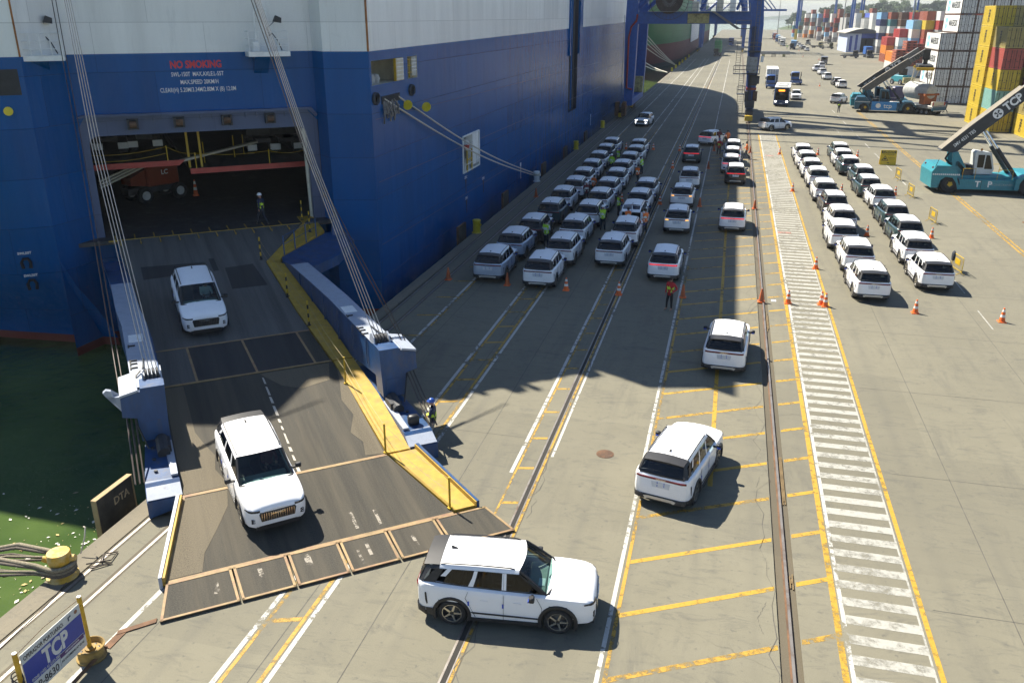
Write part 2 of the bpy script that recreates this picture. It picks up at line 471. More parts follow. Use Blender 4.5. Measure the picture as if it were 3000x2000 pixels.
# ------------------------------------------------------------------ the quay, the water and the markings
QX = -17.05
bed0, bed1 = 2.27, 2.79
q = MB()
for x0, x1 in ((QX, bed0), (bed1, 900)):
    q.face([(x0, -80, 0), (x1, -80, 0), (x1, 1050, 0), (x0, 1050, 0)])
quay = q.build('quay_apron', CONC, kind='structure', fix=False)
b = MB()
b.face([(bed0, -80, -.05), (bed1, -80, -.05), (bed1, 1050, -.05), (bed0, 1050, -.05)])
b.face([(bed0, -80, -.05), (bed0, 1050, -.05), (bed0, 1050, 0), (bed0, -80, 0)])
b.face([(bed1, -80, 0), (bed1, 1050, 0), (bed1, 1050, -.05), (bed1, -80, -.05)])
b.build('rail_bed', CONC_STRIP, quay, fix=False)
w = MB()
w.face([(QX, -80, 0), (QX, 1050, 0), (QX, 1050, -3.05), (QX, -80, -3.05)])
w.face([(QX, 1050, 0), (900, 1050, 0), (900, 1050, -3.05), (QX, 1050, -3.05)])
w.build('quay_wall', mat('quay_wall_concrete', (.16, .145, .11), .9, var=.3, dirt=(.04, .04, .03), bumps=.5), kind='structure', fix=False)
wa = MB(); wa.face([(-6000, -200, -2.2), (6000, -200, -2.2), (6000, 7000, -2.2), (-6000, 7000, -2.2)])
wa.build('harbour_water', WATER, kind='structure', fix=False)

def strip(x0, x1, y0, y1, mt, name='painted_line', z=.004, skew=0):
    m_ = MB(); m_.face([(x0, y0, z), (x1, y0 + skew, z), (x1, y1 + skew, z), (x0, y1, z)])
    return m_.build(name, mt, quay, fix=False)
# cope strip along the edge, drain channels and rails
strip(QX, -16.34, -80, 700, CONC_EDGE, 'cope_strip', .003)
for x in (-16.22, -15.33):
    m_ = MB(); m_.box(x - .045, x + .045, -80, 700, -.02, .012); m_.build('rail', STEEL, quay)
    strip(x - .16, x - .045, -80, 700, CONC_STRIP, 'rail_groove', .003); strip(x + .045, x + .10, -80, 700, CONC_STRIP, 'rail_groove', .003)
for x in (-5.33,):
    strip(x - .06, x + .06, -80, 700, mat('groove_black', (.02, .018, .015), .9), 'rail_groove', .005)
    m_ = MB(); m_.box(x - .12, x - .065, -80, 700, -.02, .009); m_.build('rail', STEEL, quay)
    m_ = MB(); m_.box(x + .065, x + .10, -80, 700, -.02, .009); m_.build('rail', STEEL, quay)
    strip(x + .19, x + .215, -80, 700, CONC_STRIP, 'slab_joint', .0035)
MB().box(2.535, 2.605, -80, 900, -.06, .03).build('crane_rail', STEEL, quay); MB().box(2.49, 2.65, -80, 900, -.06, -.035).build('rail_foot', RUST, quay)
# worn timber and rubble lying in the rail bed
for (y0, y1) in ((24.5, 28.2), (20.3, 21.2), (41, 44)):
    m_ = MB()
    for k in range(3): m_.box(2.66 + k * .035, 2.685 + k * .035, y0 + rnd.random() * .5, y1 - rnd.random() * .5, -.05, -.01)
    m_.build('timber_packing', mat('old_timber', (.16, .11, .05), .9, var=.35), quay)
# slab joints
JM = mat('joint_sealant', (.075, .07, .06), .9, var=.3)
for x in (-13.0, -7.7, -9.72, 8.1, 12.9, 22, 29): strip(x - .012, x + .012, -80, 420, JM, 'slab_joint', .003)
for k in range(24):
    y = 13 + k * 7.3; strip(6.1 + (k % 3) * .1, 60, y, y + .025, JM, 'slab_joint', .003, skew=-.4)
for k in range(9):
    y = 27.2 + k * 8.4; strip(-16.3, -5.5, y, y + .02, JM, 'slab_joint', .003)
def crack(x0, y0, x1, y1, wd=.03, n=14):
    m_ = MB(); pts = []
    for i in range(n + 1):
        f = i / n; dx, dy = x1 - x0, y1 - y0; L = math.hypot(dx, dy)
        o = (rnd.random() - .5) * L * .05 * (1 if 0 < i < n else 0)
        pts.append((x0 + dx * f - dy / L * o, y0 + dy * f + dx / L * o))
    for i in range(n):
        (a, b_), (c_, d_) = pts[i], pts[i + 1]; w0 = wd * .55 * (.3 + rnd.random()); 
        m_.face([(a - w0, b_, .0045), (a + w0, b_, .0045), (c_ + w0 * .8, d_, .0045), (c_ - w0 * .8, d_, .0045)])
    m_.build('crack', JM, quay, fix=False)
for a in ((2.02, 15, 2.06, 24, .02), (2.06, 24, 2.04, 34, .018), (2.04, 34, 2.0, 48, .014), (2.02, 19.6, 1.78, 18.9, .016), (1.78, 18.9, 1.9, 18.3, .012), (1.98, 26.3, 1.86, 25.6, .014), (1.8, 43.5, 2.2, 45.0, .03), (-1.3, 41.5, -2.9, 41.7, .03), (-5.02, 22, -5.1, 26.8, .025), (-5.1, 14, -5.04, 20, .025), (-5.08, 33, -5.0, 40, .02), (3.5, 32.0, 6.0, 30.2, .012), (-4.6, 44.6, -2.6, 43.5, .03), (-2.5, 34.9, -3.4, 35.2, .05), (2.3, 47, 2.1, 62, .02), (7.0, 78, 7.6, 92, .04), (6.6, 88, 8.4, 86, .04)): crack(*a)
# white and yellow lines
strip(-1.95, -1.84, -20, 330, PAINT_W)
strip(-1.77, -1.67, -20, 52, PAINT_Y, skew=0)
strip(-6.22, -6.10, 24.6, 330, PAINT_W); strip(-6.06, -5.99, 22, 200, PAINT_Y)
strip(-5.25, -5.15, -20, 230, PAINT_Y); strip(-5.07, -4.98, 26, 330, PAINT_W)
strip(-9.36, -9.24, -20, 330, PAINT_W); strip(-9.52, -9.41, -20, 120, PAINT_Y)
strip(-10.58, -10.45, -20, 330, PAINT_W); strip(-10.40, -10.30, -20, 120, PAINT_Y)
strip(-13.80, -13.66, -20, 330, PAINT_W); strip(-13.62, -13.52, 36, 120, PAINT_Y)
for k in range(30):
    y = 15.7 + k * 2.27
    strip(-10.28, -9.54, y, y + .17, PAINT_Y, 'painted_rung', .0045, skew=.25)
    if y > 21: strip(-5.98, -5.47, y + .1, y + .25, PAINT_Y, 'painted_rung', .0045, skew=.12)
for k in range(14):
    y = 36 + k * 3.1; strip(-14.8, -13.64, y, y + .16, PAINT_Y, 'painted_rung', .0045, skew=.3)
for k in range(-1, 36):
    y = 15.69 + k * 2.363
    strip(-1.66, 2.24, y, y + .19, PAINT_YS if k % 3 else PAINT_Y, 'hatch_line', .0045, skew=2.1)
    strip(2.82, 3.66, y + 2.42, y + 2.62, PAINT_YS if k % 2 else PAINT_Y, 'hatch_line', .0045, skew=.45)
strip(.31, .47, 25.3, 96, PAINT_YS, z=.005)
strip(3.66, 3.82, -20, 118, PAINT_YS); strip(3.86, 3.965, -20, 118, PAINT_W, z=.0045)
strip(5.86, 5.99, -20, 118, PAINT_YS); strip(5.745, 5.80, -20, 118, PAINT_ZW, z=.0055)
zb = MB(); zb.face([(3.97, 0, .0045), (5.80, 0, .0045), (5.80, .36, .0045), (3.97, .36, .0045)]); zme = zb.mesh('zebra_bar', PAINT_ZW, fix=False)
for k in range(140): link('zebra_bar', zme, quay, loc=(0, 12.4 + k * .757, 0))
strip(3.97, 4.9, 62.2, 62.6, PAINT_R, 'red_mark', .006); strip(4.1, 5.0, 99, 99.6, PAINT_R, 'red_mark', .006)
for (x0, y0, x1, y1) in ((18.93, 50, 19.2, 105), (19.2, 105, 19.6, 150)):
    for o in (0, .30):
        m_ = MB(); m_.face([(x0 + o, y0, .004), (x0 + o + .14, y0, .004), (x1 + o + .14, y1, .004), (x1 + o, y1, .004)]); m_.build('painted_line', PAINT_Y, quay, fix=False)
for k in range(14): strip(13.4 + k * .05, 13.47 + k * .05, 44 + k * 6, 47 + k * 6, PAINT_ZW, 'painted_dash')
for k in range(9): strip(16.0, 16.12, 84 + k * 8, 88 + k * 8, PAINT_ZW, 'painted_dash')
# manhole covers
def manhole(x, y, r):
    m_ = MB(); m_.lathe([(r, .0), (r, .012), (r * .9, .014)], 24, Matrix.Translation((x, y, 0)))
    for k in range(-4, 5):
        h = math.sqrt(max(0, (r * .85) ** 2 - (k * r * .19) ** 2)); m_.box(x + k * r * .19 - .02, x + k * r * .19 + .02, y - h, y + h, .014, .022)
    m_.build('manhole_cover', RUST, quay)
manhole(-3.26, 26.66, .31); manhole(22.2, 70, .4)
# oil stain, steel plate and litter on the apron
m_ = MB(); m_.box(-13.75, -13.55, 13.9, 14.5, .004, .02); m_.xy([(-13.72, 14.35), (-13.05, 15.0), (-13.12, 15.15), (-13.78, 14.5)], .004, .03); m_.build('steel_plate', RUST, quay)
tag(MB().box(3.0, 3.25, 45.9, 46.2, .003, .02).build('paper_sheet', WHITE_P), 'small white sheet of paper lying beside the crane rail', 'paper')
sand = MB()
# ------------------------------------------------------------------ the car carrier ship
DV = Vector((.7809, .6247, 0)).normalized(); NV = Vector((DV.y, -DV.x, 0)); A0 = Vector((-31.75, 37.33, 0))
def W(s, t, z=0): return A0 + DV * s + NV * t + Vector((0, 0, z))
ST = Matrix((DV, NV, Vector((0, 0, 1)))).transposed().to_4x4(); ST.translation = A0     # (s,t,z) -> world  (left-handed pair, z up)
class SB(MB):
    """builder in ramp coordinates s (across), t (away from the door), z"""
    def build(s, *a, **k):
        s.v = [tuple(ST @ Vector(p)) for p in s.v]; return MB.build(s, *a, **k)
SX = -18.95
ship = thing('car_carrier_ship', 'blue and white car carrier ship moored along the quay with its stern door open', 'ship', (0, 0, 0))
ZB = 12.63
TOP_S, TOP_C = 27.9, 24.8
def zlev(top, y=44.5):
    k = ZB + max(0, (y - 44.5)) * .0066
    return [-3, -1.75, k, top], [HULL_RED, HULL_BLUE, HULL_WHITE]
def wall(pts, top, name, low=None):
    """vertical plating over a plan polyline; one material per paint band"""
    m_ = MB()
    for (p, q_) in zip(pts[:-1], pts[1:]):
        za, mm = zlev(top, p[1]); zb_, _ = zlev(top, q_[1])
        for i in range(3):
            m_.face([(p[0], p[1], za[i]), (q_[0], q_[1], zb_[i]), (q_[0], q_[1], zb_[i + 1]), (p[0], p[1], za[i + 1])], i)
    return m_.build(name, [HULL_RED, HULL_BLUE, HULL_WHITE], ship, fix=False)
w2 = lambda s, t: tuple(W(s, t)[:2])
# starboard side up to the bow (with the openings cut out) 
side = MB()
YS = [44.55, 44.8, 48.35, 49.55, 50.3, 51.95, 61.15, 65.3, 103.8, 109.6, 128]
ZS = [-3, -1.75, 3.52, 6.04, 10.87, 12.13, ZB]
hole = {(1, 4), (2, 4), (4, 4), (6, 2), (8, 2), (8, 3), (8, 4), (8, 5)}
def kz(i, y): return ZS[i] if i < 6 else ZB + (y - 44.5) * .0066
for a in range(len(YS) - 1):
    for b_ in range(len(ZS) - 1):
        if (a, b_) in hole: continue
        y0, y1 = YS[a], YS[a + 1]
        side.face([(SX, y0, kz(b_, y0)), (SX, y1, kz(b_, y1)), (SX, y1, kz(b_ + 1, y1)), (SX, y0, kz(b_ + 1, y0))], 0 if b_ == 0 else 1)
    if a != 8: side.face([(SX, YS[a], kz(6, YS[a])), (SX, YS[a + 1], kz(6, YS[a + 1])), (SX, YS[a + 1], TOP_S), (SX, YS[a], TOP_S)], 2)
    else: side.face([(SX, YS[a], 18), (SX, YS[a + 1], 18), (SX, YS[a + 1], TOP_S), (SX, YS[a], TOP_S)], 2)
side.build('side_plating', [HULL_RED, HULL_BLUE, HULL_WHITE], ship, fix=False)
wall([(SX, 128), (SX, 150), (SX, 168), (SX - .6, 180), (SX - 2.4, 192), (SX - 6.5, 204), (SX - 12, 212), (-35, 217)], TOP_S, 'bow_plating')
wall([(-35, 217), (-51, 200), (-51, 33.2)], TOP_S, 'port_plating')
wall([w2(12.3, 1.34), (SX, 44.55)], TOP_C + 1.5, 'quarter_plating')
wall([w2(12.04, 0), w2(12.3, 1.34)], TOP_C + 1.5, 'recess_wall')
wall([w2(-1.84, 1.92), w2(0, 0)], TOP_C, 'recess_wall')
# left stern plating, curving in towards the water
m_ = MB(); cols_ = []
up = [w2(-1.84, 1.92), w2(-2.6, 1.92), w2(-3.6, 1.92), (-37, 32.4), (-43, 32.6), (-51, 33.2)]
lo = [(-30.9, 36.7), (-31.8, 36.65), (-33, 36.55), (-37, 36.3), (-43, 36.0), (-51, 36.0)]
zz = [-3, -1.75, 0, 1.5, 3, ZB, TOP_C]; ff = [1, .95, .62, .25, 0, 0, 0]
m_.grid([[(u[0] * (1 - f) + l[0] * f, u[1] * (1 - f) + l[1] * f, z) for z, f in zip(zz, ff)] for u, l in zip(up, lo)])
m_.m = [(0 if k % 6 == 0 else 2 if k % 6 == 5 else 1) for k in range(len(m_.f))]
m_.build('stern_plating', [HULL_RED, HULL_BLUE, HULL_WHITE], ship, 60, fix=False)
# stern quarter plane with the door opening (rounded upper corners)
oL, oR, oB, oT = .37, 11.4, 3.3, 8.67
m_ = SB()
ro = .45
arcL = [(oL + ro - ro * math.cos(a), oT - ro + ro * math.sin(a)) for a in [R(k * 15) for k in range(7)]]
arcR = [(oR - ro + ro * math.sin(a), oT - ro + ro * math.cos(a)) for a in [R(k * 15) for k in range(7)]]
poly = [(0, oB), (oL, oB)] + arcL + arcR + [(oR, oB), (12.04, oB), (12.04, 9.72), (0, 9.72)]
inner = [(oL, oB)] + arcL + arcR + [(oR, oB)]
for i in range(len(inner) - 1):
    a, c_ = inner[i], inner[i + 1]
    m_.face([(a[0], 0, a[1]), (c_[0], 0, c_[1]), (c_[0], -.6, c_[1]), (a[0], -.6, a[1])], 0)
# frame face made of strips around the opening
def ringstrip(m__, outer, t, mi):
    n = len(inner)
    for i in range(n - 1): m__.face([(inner[i][0], t, inner[i][1]), (inner[i + 1][0], t, inner[i + 1][1]), (outer[i + 1][0], t, outer[i + 1][1]), (outer[i][0], t, outer[i][1])], mi)
outer = [(0, oB)] + [(0, 9.1)] * 3 + [(.35, 9.65)] * 4 + [(11.4, 9.65)] * 4 + [(12.0, 9.0)] * 3 + [(12.04, oB)]
ringstrip(m_, outer, 0.0, 0)
m_.build('door_frame', FRAME_GREY, ship, fix=False)
m_ = SB()
zt = [9.1, 9.65, ZB, TOP_C]
m_.face([(0, 0, 9.1), (.35, 0, 9.65), (11.4, 0, 9.65), (12.0, 0, 9.0), (12.04, 0, 9.0), (12.04, 0, ZB), (0, 0, ZB)], 0)
m_.face([(0, 0, ZB), (12.04, 0, ZB), (12.04, 0, TOP_C), (0, 0, TOP_C)], 1)
m_.build('stern_door_plating', [HULL_BLUE, HULL_WHITE, HULL_RED], ship, fix=False); m_ = SB()
m_.face([(0, 0, -3), (12.04, 0, -3), (12.04, 0, -1.75), (0, 0, -1.75)], 2)
m_.face([(0, 0, -1.75), (12.04, 0, -1.75), (12.04, 0, oB), (0, 0, oB)], 0)
m_.build('stern_door_plating', [HULL_BLUE, HULL_WHITE, HULL_RED], ship, fix=False)
m_ = SB(); m_.prism([(0, 9.62), (.2, 9.74), (11.7, 9.70), (12.0, 9.3), (11.9, 9.2), (11.55, 9.56), (.4, 9.62)], lambda u, v: (u, 0, v), lambda u, v: (u, .28, v)); m_.build('door_coaming', FRAME_GREY, ship)
for s_ in (1.2, 1.9, 3.6, 5.9, 6.5, 8.2, 8.8, 10.3): SB().prism([(s_ - .06, 9.6), (s_ + .06, 9.6), (s_ + .04, 9.3), (s_ - .04, 9.3)], lambda u, v: (u, .0, v), lambda u, v: (u, .12, v)).build('frame_bracket', FRAME_GREY, ship)
for s_ in (2.53, 4.77, 7.17, 9.44):
    m_ = SB(); m_.box(s_ - .27, s_ - .17, .0, .32, 8.95, 9.45); m_.box(s_ + .17, s_ + .27, 0, .32, 8.95, 9.45); m_.box(s_ - .27, s_ + .27, 0, .05, 8.93, 9.47)
    m_.cyl((s_ - .17, .2, 9.2), (s_ + .17, .2, 9.2), .17, 12, m=1); o = m_.build('door_roller', [DGREY, RUST], ship)
# top decks, so the ship shades the quay
m_ = MB(); m_.face([(SX, 44.55, TOP_S), (SX, 168, TOP_S), (SX - 2.4, 192, TOP_S), (SX - 12, 212, TOP_S), (-35, 217, TOP_S), (-51, 200, TOP_S), (-51, 58, TOP_S), (-36, 58, TOP_S)])
m_.face([(-51, 58, TOP_C), (-51, 33.2, TOP_C), (-37, 32.4, TOP_C)] + [tuple(W(-3.6, 1.92, TOP_C)), tuple(W(-1.84, 1.92, TOP_C)), tuple(W(0, 0, TOP_C)), tuple(W(12.04, 0, TOP_C)), tuple(W(12.3, 1.34, TOP_C)), (SX, 44.55, TOP_C), (SX, 58, TOP_C)])
m_.face([(SX, 44.55, TOP_C), (SX, 44.55, TOP_S), (-36, 58, TOP_S), (-36, 58, TOP_C)])
m_.face([(-36, 58, TOP_C), (-36, 58, TOP_S), (-51, 58, TOP_S), (-51, 58, TOP_C)])
m_.build('weather_deck', HULL_WHITE, ship, fix=False)
m_ = SB()       # mooring gear, vents and lockers standing on the aft deck edge
for s_, wd, h in ((.8, .5, .9), (2.2, .8, 1.6), (3.6, .35, .6), (5.0, 1.0, .8), (7.4, .6, 1.3), (9.3, .5, .5), (11, .7, 1.2)):
    m_.cbox(s_ - wd / 2, s_ + wd / 2, -1.0, -.25, TOP_C, TOP_C + h, .06); m_.cyl((s_ + wd, -.6, TOP_C), (s_ + wd, -.6, TOP_C + h * 1.3), .18, 8)
m_.build('aft_deck_gear', WHITE_P, ship)
# lettering over the door
def onC(s_, z, off=.012): return frame(W(s_, off, z), DV, (0, 0, 1))
letter('warning_lettering', 'NO SMOKING', .50, TEXT_R, onC(5.97, 12.04), ship, .018, .005, sx=.80)
letter('load_lettering', 'SWL-150T  MAX.AXLE.L-55T', .305, TEXT_W, onC(6.0, 11.57), ship, .002, .005, sx=.69)
letter('speed_lettering', 'MAX.SPEED 20KM/H', .30, TEXT_W, onC(6.05, 11.18), ship, .002, .005, sx=.72)
letter('clearance_lettering', 'CLEAR(H) 5.20M/3.34M/2.80M X (B) 12.0M', .31, TEXT_W, onC(5.96, 10.80), ship, .002, .005, sx=.68)
# ---- the vehicle deck seen through the door
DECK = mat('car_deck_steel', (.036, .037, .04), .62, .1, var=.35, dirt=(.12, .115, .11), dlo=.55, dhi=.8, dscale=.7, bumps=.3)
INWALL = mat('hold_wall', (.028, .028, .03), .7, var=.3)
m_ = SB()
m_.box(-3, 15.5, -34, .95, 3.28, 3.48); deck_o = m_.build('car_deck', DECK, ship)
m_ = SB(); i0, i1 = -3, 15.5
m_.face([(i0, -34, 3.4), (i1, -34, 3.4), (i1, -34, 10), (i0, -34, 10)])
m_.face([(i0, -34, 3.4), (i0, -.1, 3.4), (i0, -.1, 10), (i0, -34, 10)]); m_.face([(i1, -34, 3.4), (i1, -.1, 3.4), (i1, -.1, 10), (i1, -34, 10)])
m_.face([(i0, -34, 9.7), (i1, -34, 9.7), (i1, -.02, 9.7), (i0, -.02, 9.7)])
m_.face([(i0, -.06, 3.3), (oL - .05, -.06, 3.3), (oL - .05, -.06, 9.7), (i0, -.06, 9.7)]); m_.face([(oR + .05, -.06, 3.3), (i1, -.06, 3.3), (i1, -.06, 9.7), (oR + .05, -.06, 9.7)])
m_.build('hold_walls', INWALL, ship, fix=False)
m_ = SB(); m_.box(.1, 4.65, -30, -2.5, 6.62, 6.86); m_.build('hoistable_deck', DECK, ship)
m_ = SB(); m_.box(5.2, 11.9, -30, -2.5, 6.12, 6.34); m_.build('hoistable_deck', DECK, ship)
m_ = SB(); m_.box(.1, 4.66, -2.5, -2.42, 6.60, 6.90); m_.prism([(4.66, 6.6), (4.66, 6.9), (5.0, 6.9)], lambda u, v: (u, -2.5, v), lambda u, v: (u, -2.42, v)); m_.build('deck_edge_beam', RED_P, ship)
m_ = SB(); m_.box(5.2, 11.85, -2.5, -2.42, 6.08, 6.38); m_.build('deck_edge_beam', RED_P, ship)
m_ = SB(); m_.box(-.1, .1, -.14, .0, 0, 1); m_.v = []; m_.f = []; m_.m = []
# cream ramp plank leading up between the two hoistable decks
def plank(pts, wd, th, mt, name):
    a, b_ = Vector(pts[0]), Vector(pts[1]); T = (b_ - a); k = SB()
    sdv = Vector((0, 0, 1)).cross(T).normalized() * wd
    k.face([a, b_, b_ + Vector((0, 0, th)), a + Vector((0, 0, th))]); k.face([a + sdv, b_ + sdv, b_ + sdv + Vector((0, 0, th)), a + sdv + Vector((0, 0, th))])
    k.face([a + Vector((0, 0, th)), b_ + Vector((0, 0, th)), b_ + sdv + Vector((0, 0, th)), a + sdv + Vector((0, 0, th))]); k.face([a, b_, b_ + sdv, a + sdv])
    return k.build(name, mt, ship)
plank([(4.7, -2.7, 6.78), (9.6, -6.5, 7.1)], .3, .12, CREAM, 'deck_ramp_rail')
for z in (0, .35, .7): plank([(.4, -5.0, 5.2 + z * .5), (3.3, -7, 6.1 + z * .45)], .12, .1, CREAM, 'ramp_truss')
m_ = SB(); m_.cyl((11.38, -.4, 3.4), (11.30, -.4, 8.5), .12, 8); m_.build('door_post', CREAM, ship)
for (s_, t_, z0, h) in ((4.1, -2.5, 6.86, .85), (5.55, -2.5, 6.34, .9), (9.6, -2.5, 6.34, .85), (6.2, -4.5, 6.34, 1.2), (8.1, -6, 6.34, 1.3), (8.8, -7, 6.34, 1.2)):
    m_ = SB(); m_.cyl((s_, t_, z0), (s_, t_, z0 + h), .035, 6); m_.build('stanchion', YEL, ship)
for s_ in (5.25, 5.9):
    m_ = SB(); m_.box(s_ - .06, s_ + .06, -3.2, -3.06, 6.34, 9.6)
    m_.build('ladder_post', YEL, ship)
for (a, b_) in (((.3, -2.5, 7.4), (4.1, -2.5, 7.65)), ((.3, -2.5, 7.05), (4.1, -2.5, 7.3)), ((4.1, -2.5, 7.65), (5.55, -2.5, 7.2)), ((5.55, -2.5, 7.2), (9.6, -2.5, 7.1)), ((9.6, -2.5, 7.1), (11.6, -2.5, 7.0))):
    m_ = SB(); a, b_ = Vector(a), Vector(b_); m_.tube([a.lerp(b_, f) - Vector((0, 0, .14 * math.sin(math.pi * f))) for f in (0, .2, .4, .6, .8, 1)], .014, 5); m_.build('guard_rope', YEL, ship)
# things standing on the decks inside
WHEEL_W = mat('white_wheel', (.5, .5, .48), .5)
ORANGE = mat('orange_machine_paint', (.24, .042, .012), .5, dirt=(.08, .03, .02), dlo=.6, dhi=.85)
def wheel_mb(r, wd, s_=0, n=20):
    k = MB(); T = Matrix.Translation((s_, 0, 0)) @ Matrix.Rotation(R(90), 4, 'Y')
    k.lathe([(r * .55, -wd / 2), (r * .9, -wd / 2), (r, -wd * .35), (r, wd * .35), (r * .9, wd / 2), (r * .55, wd / 2)], n, T, cap=False); return k
def rim_mb(r, wd, n=16):
    k = MB(); T = Matrix.Rotation(R(90), 4, 'Y'); k.lathe([(.001, -wd * .3), (r * .25, -wd * .42), (r * .3, -wd * .3), (r * .5, -wd * .34), (r * .57, -wd * .46), (r * .57, wd * .46), (r * .5, wd * .34), (r * .3, wd * .3), (r * .25, wd * .42), (.001, wd * .3)], n, T); return k
def sthing(name, label, cat, s_, t_, z, ang=0, group=None):
    """a thing placed in ramp coordinates; its local y runs down the ramp axis"""
    o = thing(name, label, cat, W(s_, t_, z), math.atan2(-NV.x, NV.y) + ang, group); return o
mc = sthing('wheeled_machine', 'orange wheeled farm machine parked inside the hold on the lower deck', 'machine', 3.6, -9.8, 3.48, R(-62))
k = MB(); k.cbox(-.75, .75, -1.2, 1.0, .95, 2.15, .08); k.prism([(1.0, 1.0), (2.0, 1.15), (2.0, 1.6), (1.0, 2.0)], lambda u, v: (-.55, u, v), lambda u, v: (.55, u, v)); k.build('body', ORANGE, mc)
k = MB(); k.box(-.4, .4, -1.4, 2.2, .55, .95); k.build('chassis', DGREY, mc)
for sx in (-1, 1):
    for y_ in (-1.0, 1.35):
        o = wheel_mb(.5, .3).build('wheel', RUBBER, mc, 40, loc=(sx * .85, y_, .5)); rim_mb(.5, .3).build('rim', WHEEL_W, o, 40)
letter('side_lettering', 'LC', .4, TEXT_W, frame((-.765, -.2, 1.75), (0, -1, 0), (0, 0, 1)), mc, .01)
for i, (s_, t_, z) in enumerate(((1.3, -6.5, 6.86), (3.2, -6.8, 6.86), (9.9, -6.2, 6.34), (11.3, -6.0, 6.34))):
    tr = sthing('parked_truck', ['dark truck with white rear plates, against the hold wall on the higher hoistable deck', 'dark truck with a cream bumper beam on the higher hoistable deck', 'dark truck with pale hubs on the lower hoistable deck beside the yellow posts', 'dark truck against the cream door post on the lower hoistable deck'][i], 'truck', s_, t_, z)
    k = MB(); k.box(-.45, .45, -6, .1, .75, 1.0); k.box(-.9, .9, -6, -.4, 1.15, 2.6); k.build('chassis', DGREY, tr)
    for sx in (-1, 1):
        o = wheel_mb(.5, .5).build('wheel', RUBBER, tr, 40, loc=(sx * .68, -.75, .5)); rim_mb(.5, .45).build('rim', GREY_M, o, 40)
        MB().cbox(sx * .68 - .28, sx * .68 + .28, .05, .1, .3, .66, .02).build('mud_flap', WHITE_P, tr)
    if i == 1: MB().cbox(-.2, 2.2, .1, .25, 1.15, 1.4, .03).build('bumper_beam', CREAM, tr)
# ---- fittings on the stern: two small platforms with rails, lamp and davit
for (s0, s1, t0, lab) in ((-1.85, .0, .9, 0), (8.5, 10.62, .35, 1)):
    m_ = SB(); m_.box(s0, s1, -.05, t0 + .9, 12.42, 12.66); m_.build('platform', WHITE_P, ship)
    m_ = SB(); m_.prism([(-.05, 12.42), (t0 + .7, 12.42), (-.05, 11.5)], lambda u, v: (s0 + .35, u, v), lambda u, v: (s0 + 1.1, u, v)); m_.build('platform_bracket', HULL_BLUE, ship)
    m_ = SB(); T1 = t0 + .86
    for s_ in [s0 + .06 + (s1 - s0 - .12) * f for f in (0, .25, .5, .75, 1)]: m_.cyl((s_, T1, 12.66), (s_, T1, 13.65), .025, 6)
    for z in (12.95, 13.3, 13.65): m_.cyl((s0 + .06, T1, z), (s1 - .06, T1, z), .02, 6); m_.cyl((s0 + .06, T1, z), (s0 + .06, .1, z), .02, 6); m_.cyl((s1 - .06, T1, z), (s1 - .06, .1, z), .02, 6)
    m_.build('guard_rail', WHITE_P, ship)
    m_ = SB(); a = s0 + .25 if not lab else s0 + .55
    m_.tube([(a, .5, 12.7), (a, .5, 14.5), (a + .08, .5, 14.68), (a + .2, .5, 14.74), (a + .5, .5, 14.74), (a + .6, .5, 14.66), (a + .62, .5, 14.3)], .05, 8); m_.build('davit', WHITE_P, ship)
    m_ = SB(); b0 = a + .7; m_.tube([(b0, .6, 13.4), (b0 - .1, .6, 13.8), (b0 + .25, .7, 14.1)], .025, 6); m_.prism([(b0 + .2, 14.12), (b0 + .6, 14.05), (b0 + .62, 14.3), (b0 + .35, 14.42)], lambda u, v: (u, .6, v), lambda u, v: (u, .95, v), 1); m_.build('flood_lamp', [GREY_M, DGREY], ship)
    m_ = SB(); m_.cbox(s0 + .3, s0 + .65, .5, .8, 12.66, 13.15, .03); m_.cyl((s1 - .4, .5, 12.66), (s1 - .4, .5, 13.05), .14, 8); m_.build('valve_box', WHITE_P, ship)
    m_ = SB(); m_.tube([(s1 - .3, .6, 12.7), (s1 - .5, .7, 13.2), (s1 - .75, .7, 13.55), (s1 - .95, .6, 13.4)], .03, 6); m_.build('hose', DGREY, ship)
# mooring lead with the yellow rollers at far left of the stern
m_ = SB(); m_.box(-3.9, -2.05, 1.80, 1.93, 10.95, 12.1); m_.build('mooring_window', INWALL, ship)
m_ = SB(); m_.lathe([(.001, 0), (.2, 0), (.2, .1), (.001, .12)], 16, Matrix.Translation((-2.74, 1.95, 10.25)) @ Matrix.Rotation(R(-90), 4, 'X')); m_.build('rat_guard', YEL_F, ship)
# mooring deck windows, chocks, pilot door and pipe slot in the starboard side
def pocket(y0, y1, z0, z1, depth, mt, name):
    k = MB(); x1 = SX - depth
    k.face([(x1, y0, z0), (x1, y1, z0), (x1, y1, z1), (x1, y0, z1)])
    for p in (((y0, z0), (y1, z0)), ((y1, z0), (y1, z1)), ((y1, z1), (y0, z1)), ((y0, z1), (y0, z0))):
        (a, c_), (d_, e) = p; k.face([(SX, a, c_), (SX, d_, e), (x1, d_, e), (x1, a, c_)])
    return k.build(name, mt, ship, fix=False)
pocket(44.8, 49.55, 10.87, 12.13, 2.2, CREAM, 'mooring_window'); pocket(50.3, 51.95, 10.87, 12.13, 1.4, CREAM, 'mooring_window')
pocket(61.15, 65.3, 3.52, 6.04, 2.5, mat('pilot_door_white', (.62, .62, .6), .5), 'pilot_door_recess')
pocket(103.8, 109.6, 3.52, 18, 1.2, mat('slot_black', (.03, .03, .04), .6), 'pipe_slot')
MB().box(SX - .12, SX + .02, 48.36, 49.55, 10.88, 12.12).build('grating_frame', YEL, ship)
m_ = MB()
for y_ in [48.45 + .2 * i for i in range(6)]: m_.box(SX + .02, SX + .06, y_, y_ + .05, 10.9, 12.1)
for z in [10.95 + .22 * i for i in range(6)]: m_.box(SX + .025, SX + .065, 48.4, 49.5, z, z + .05)
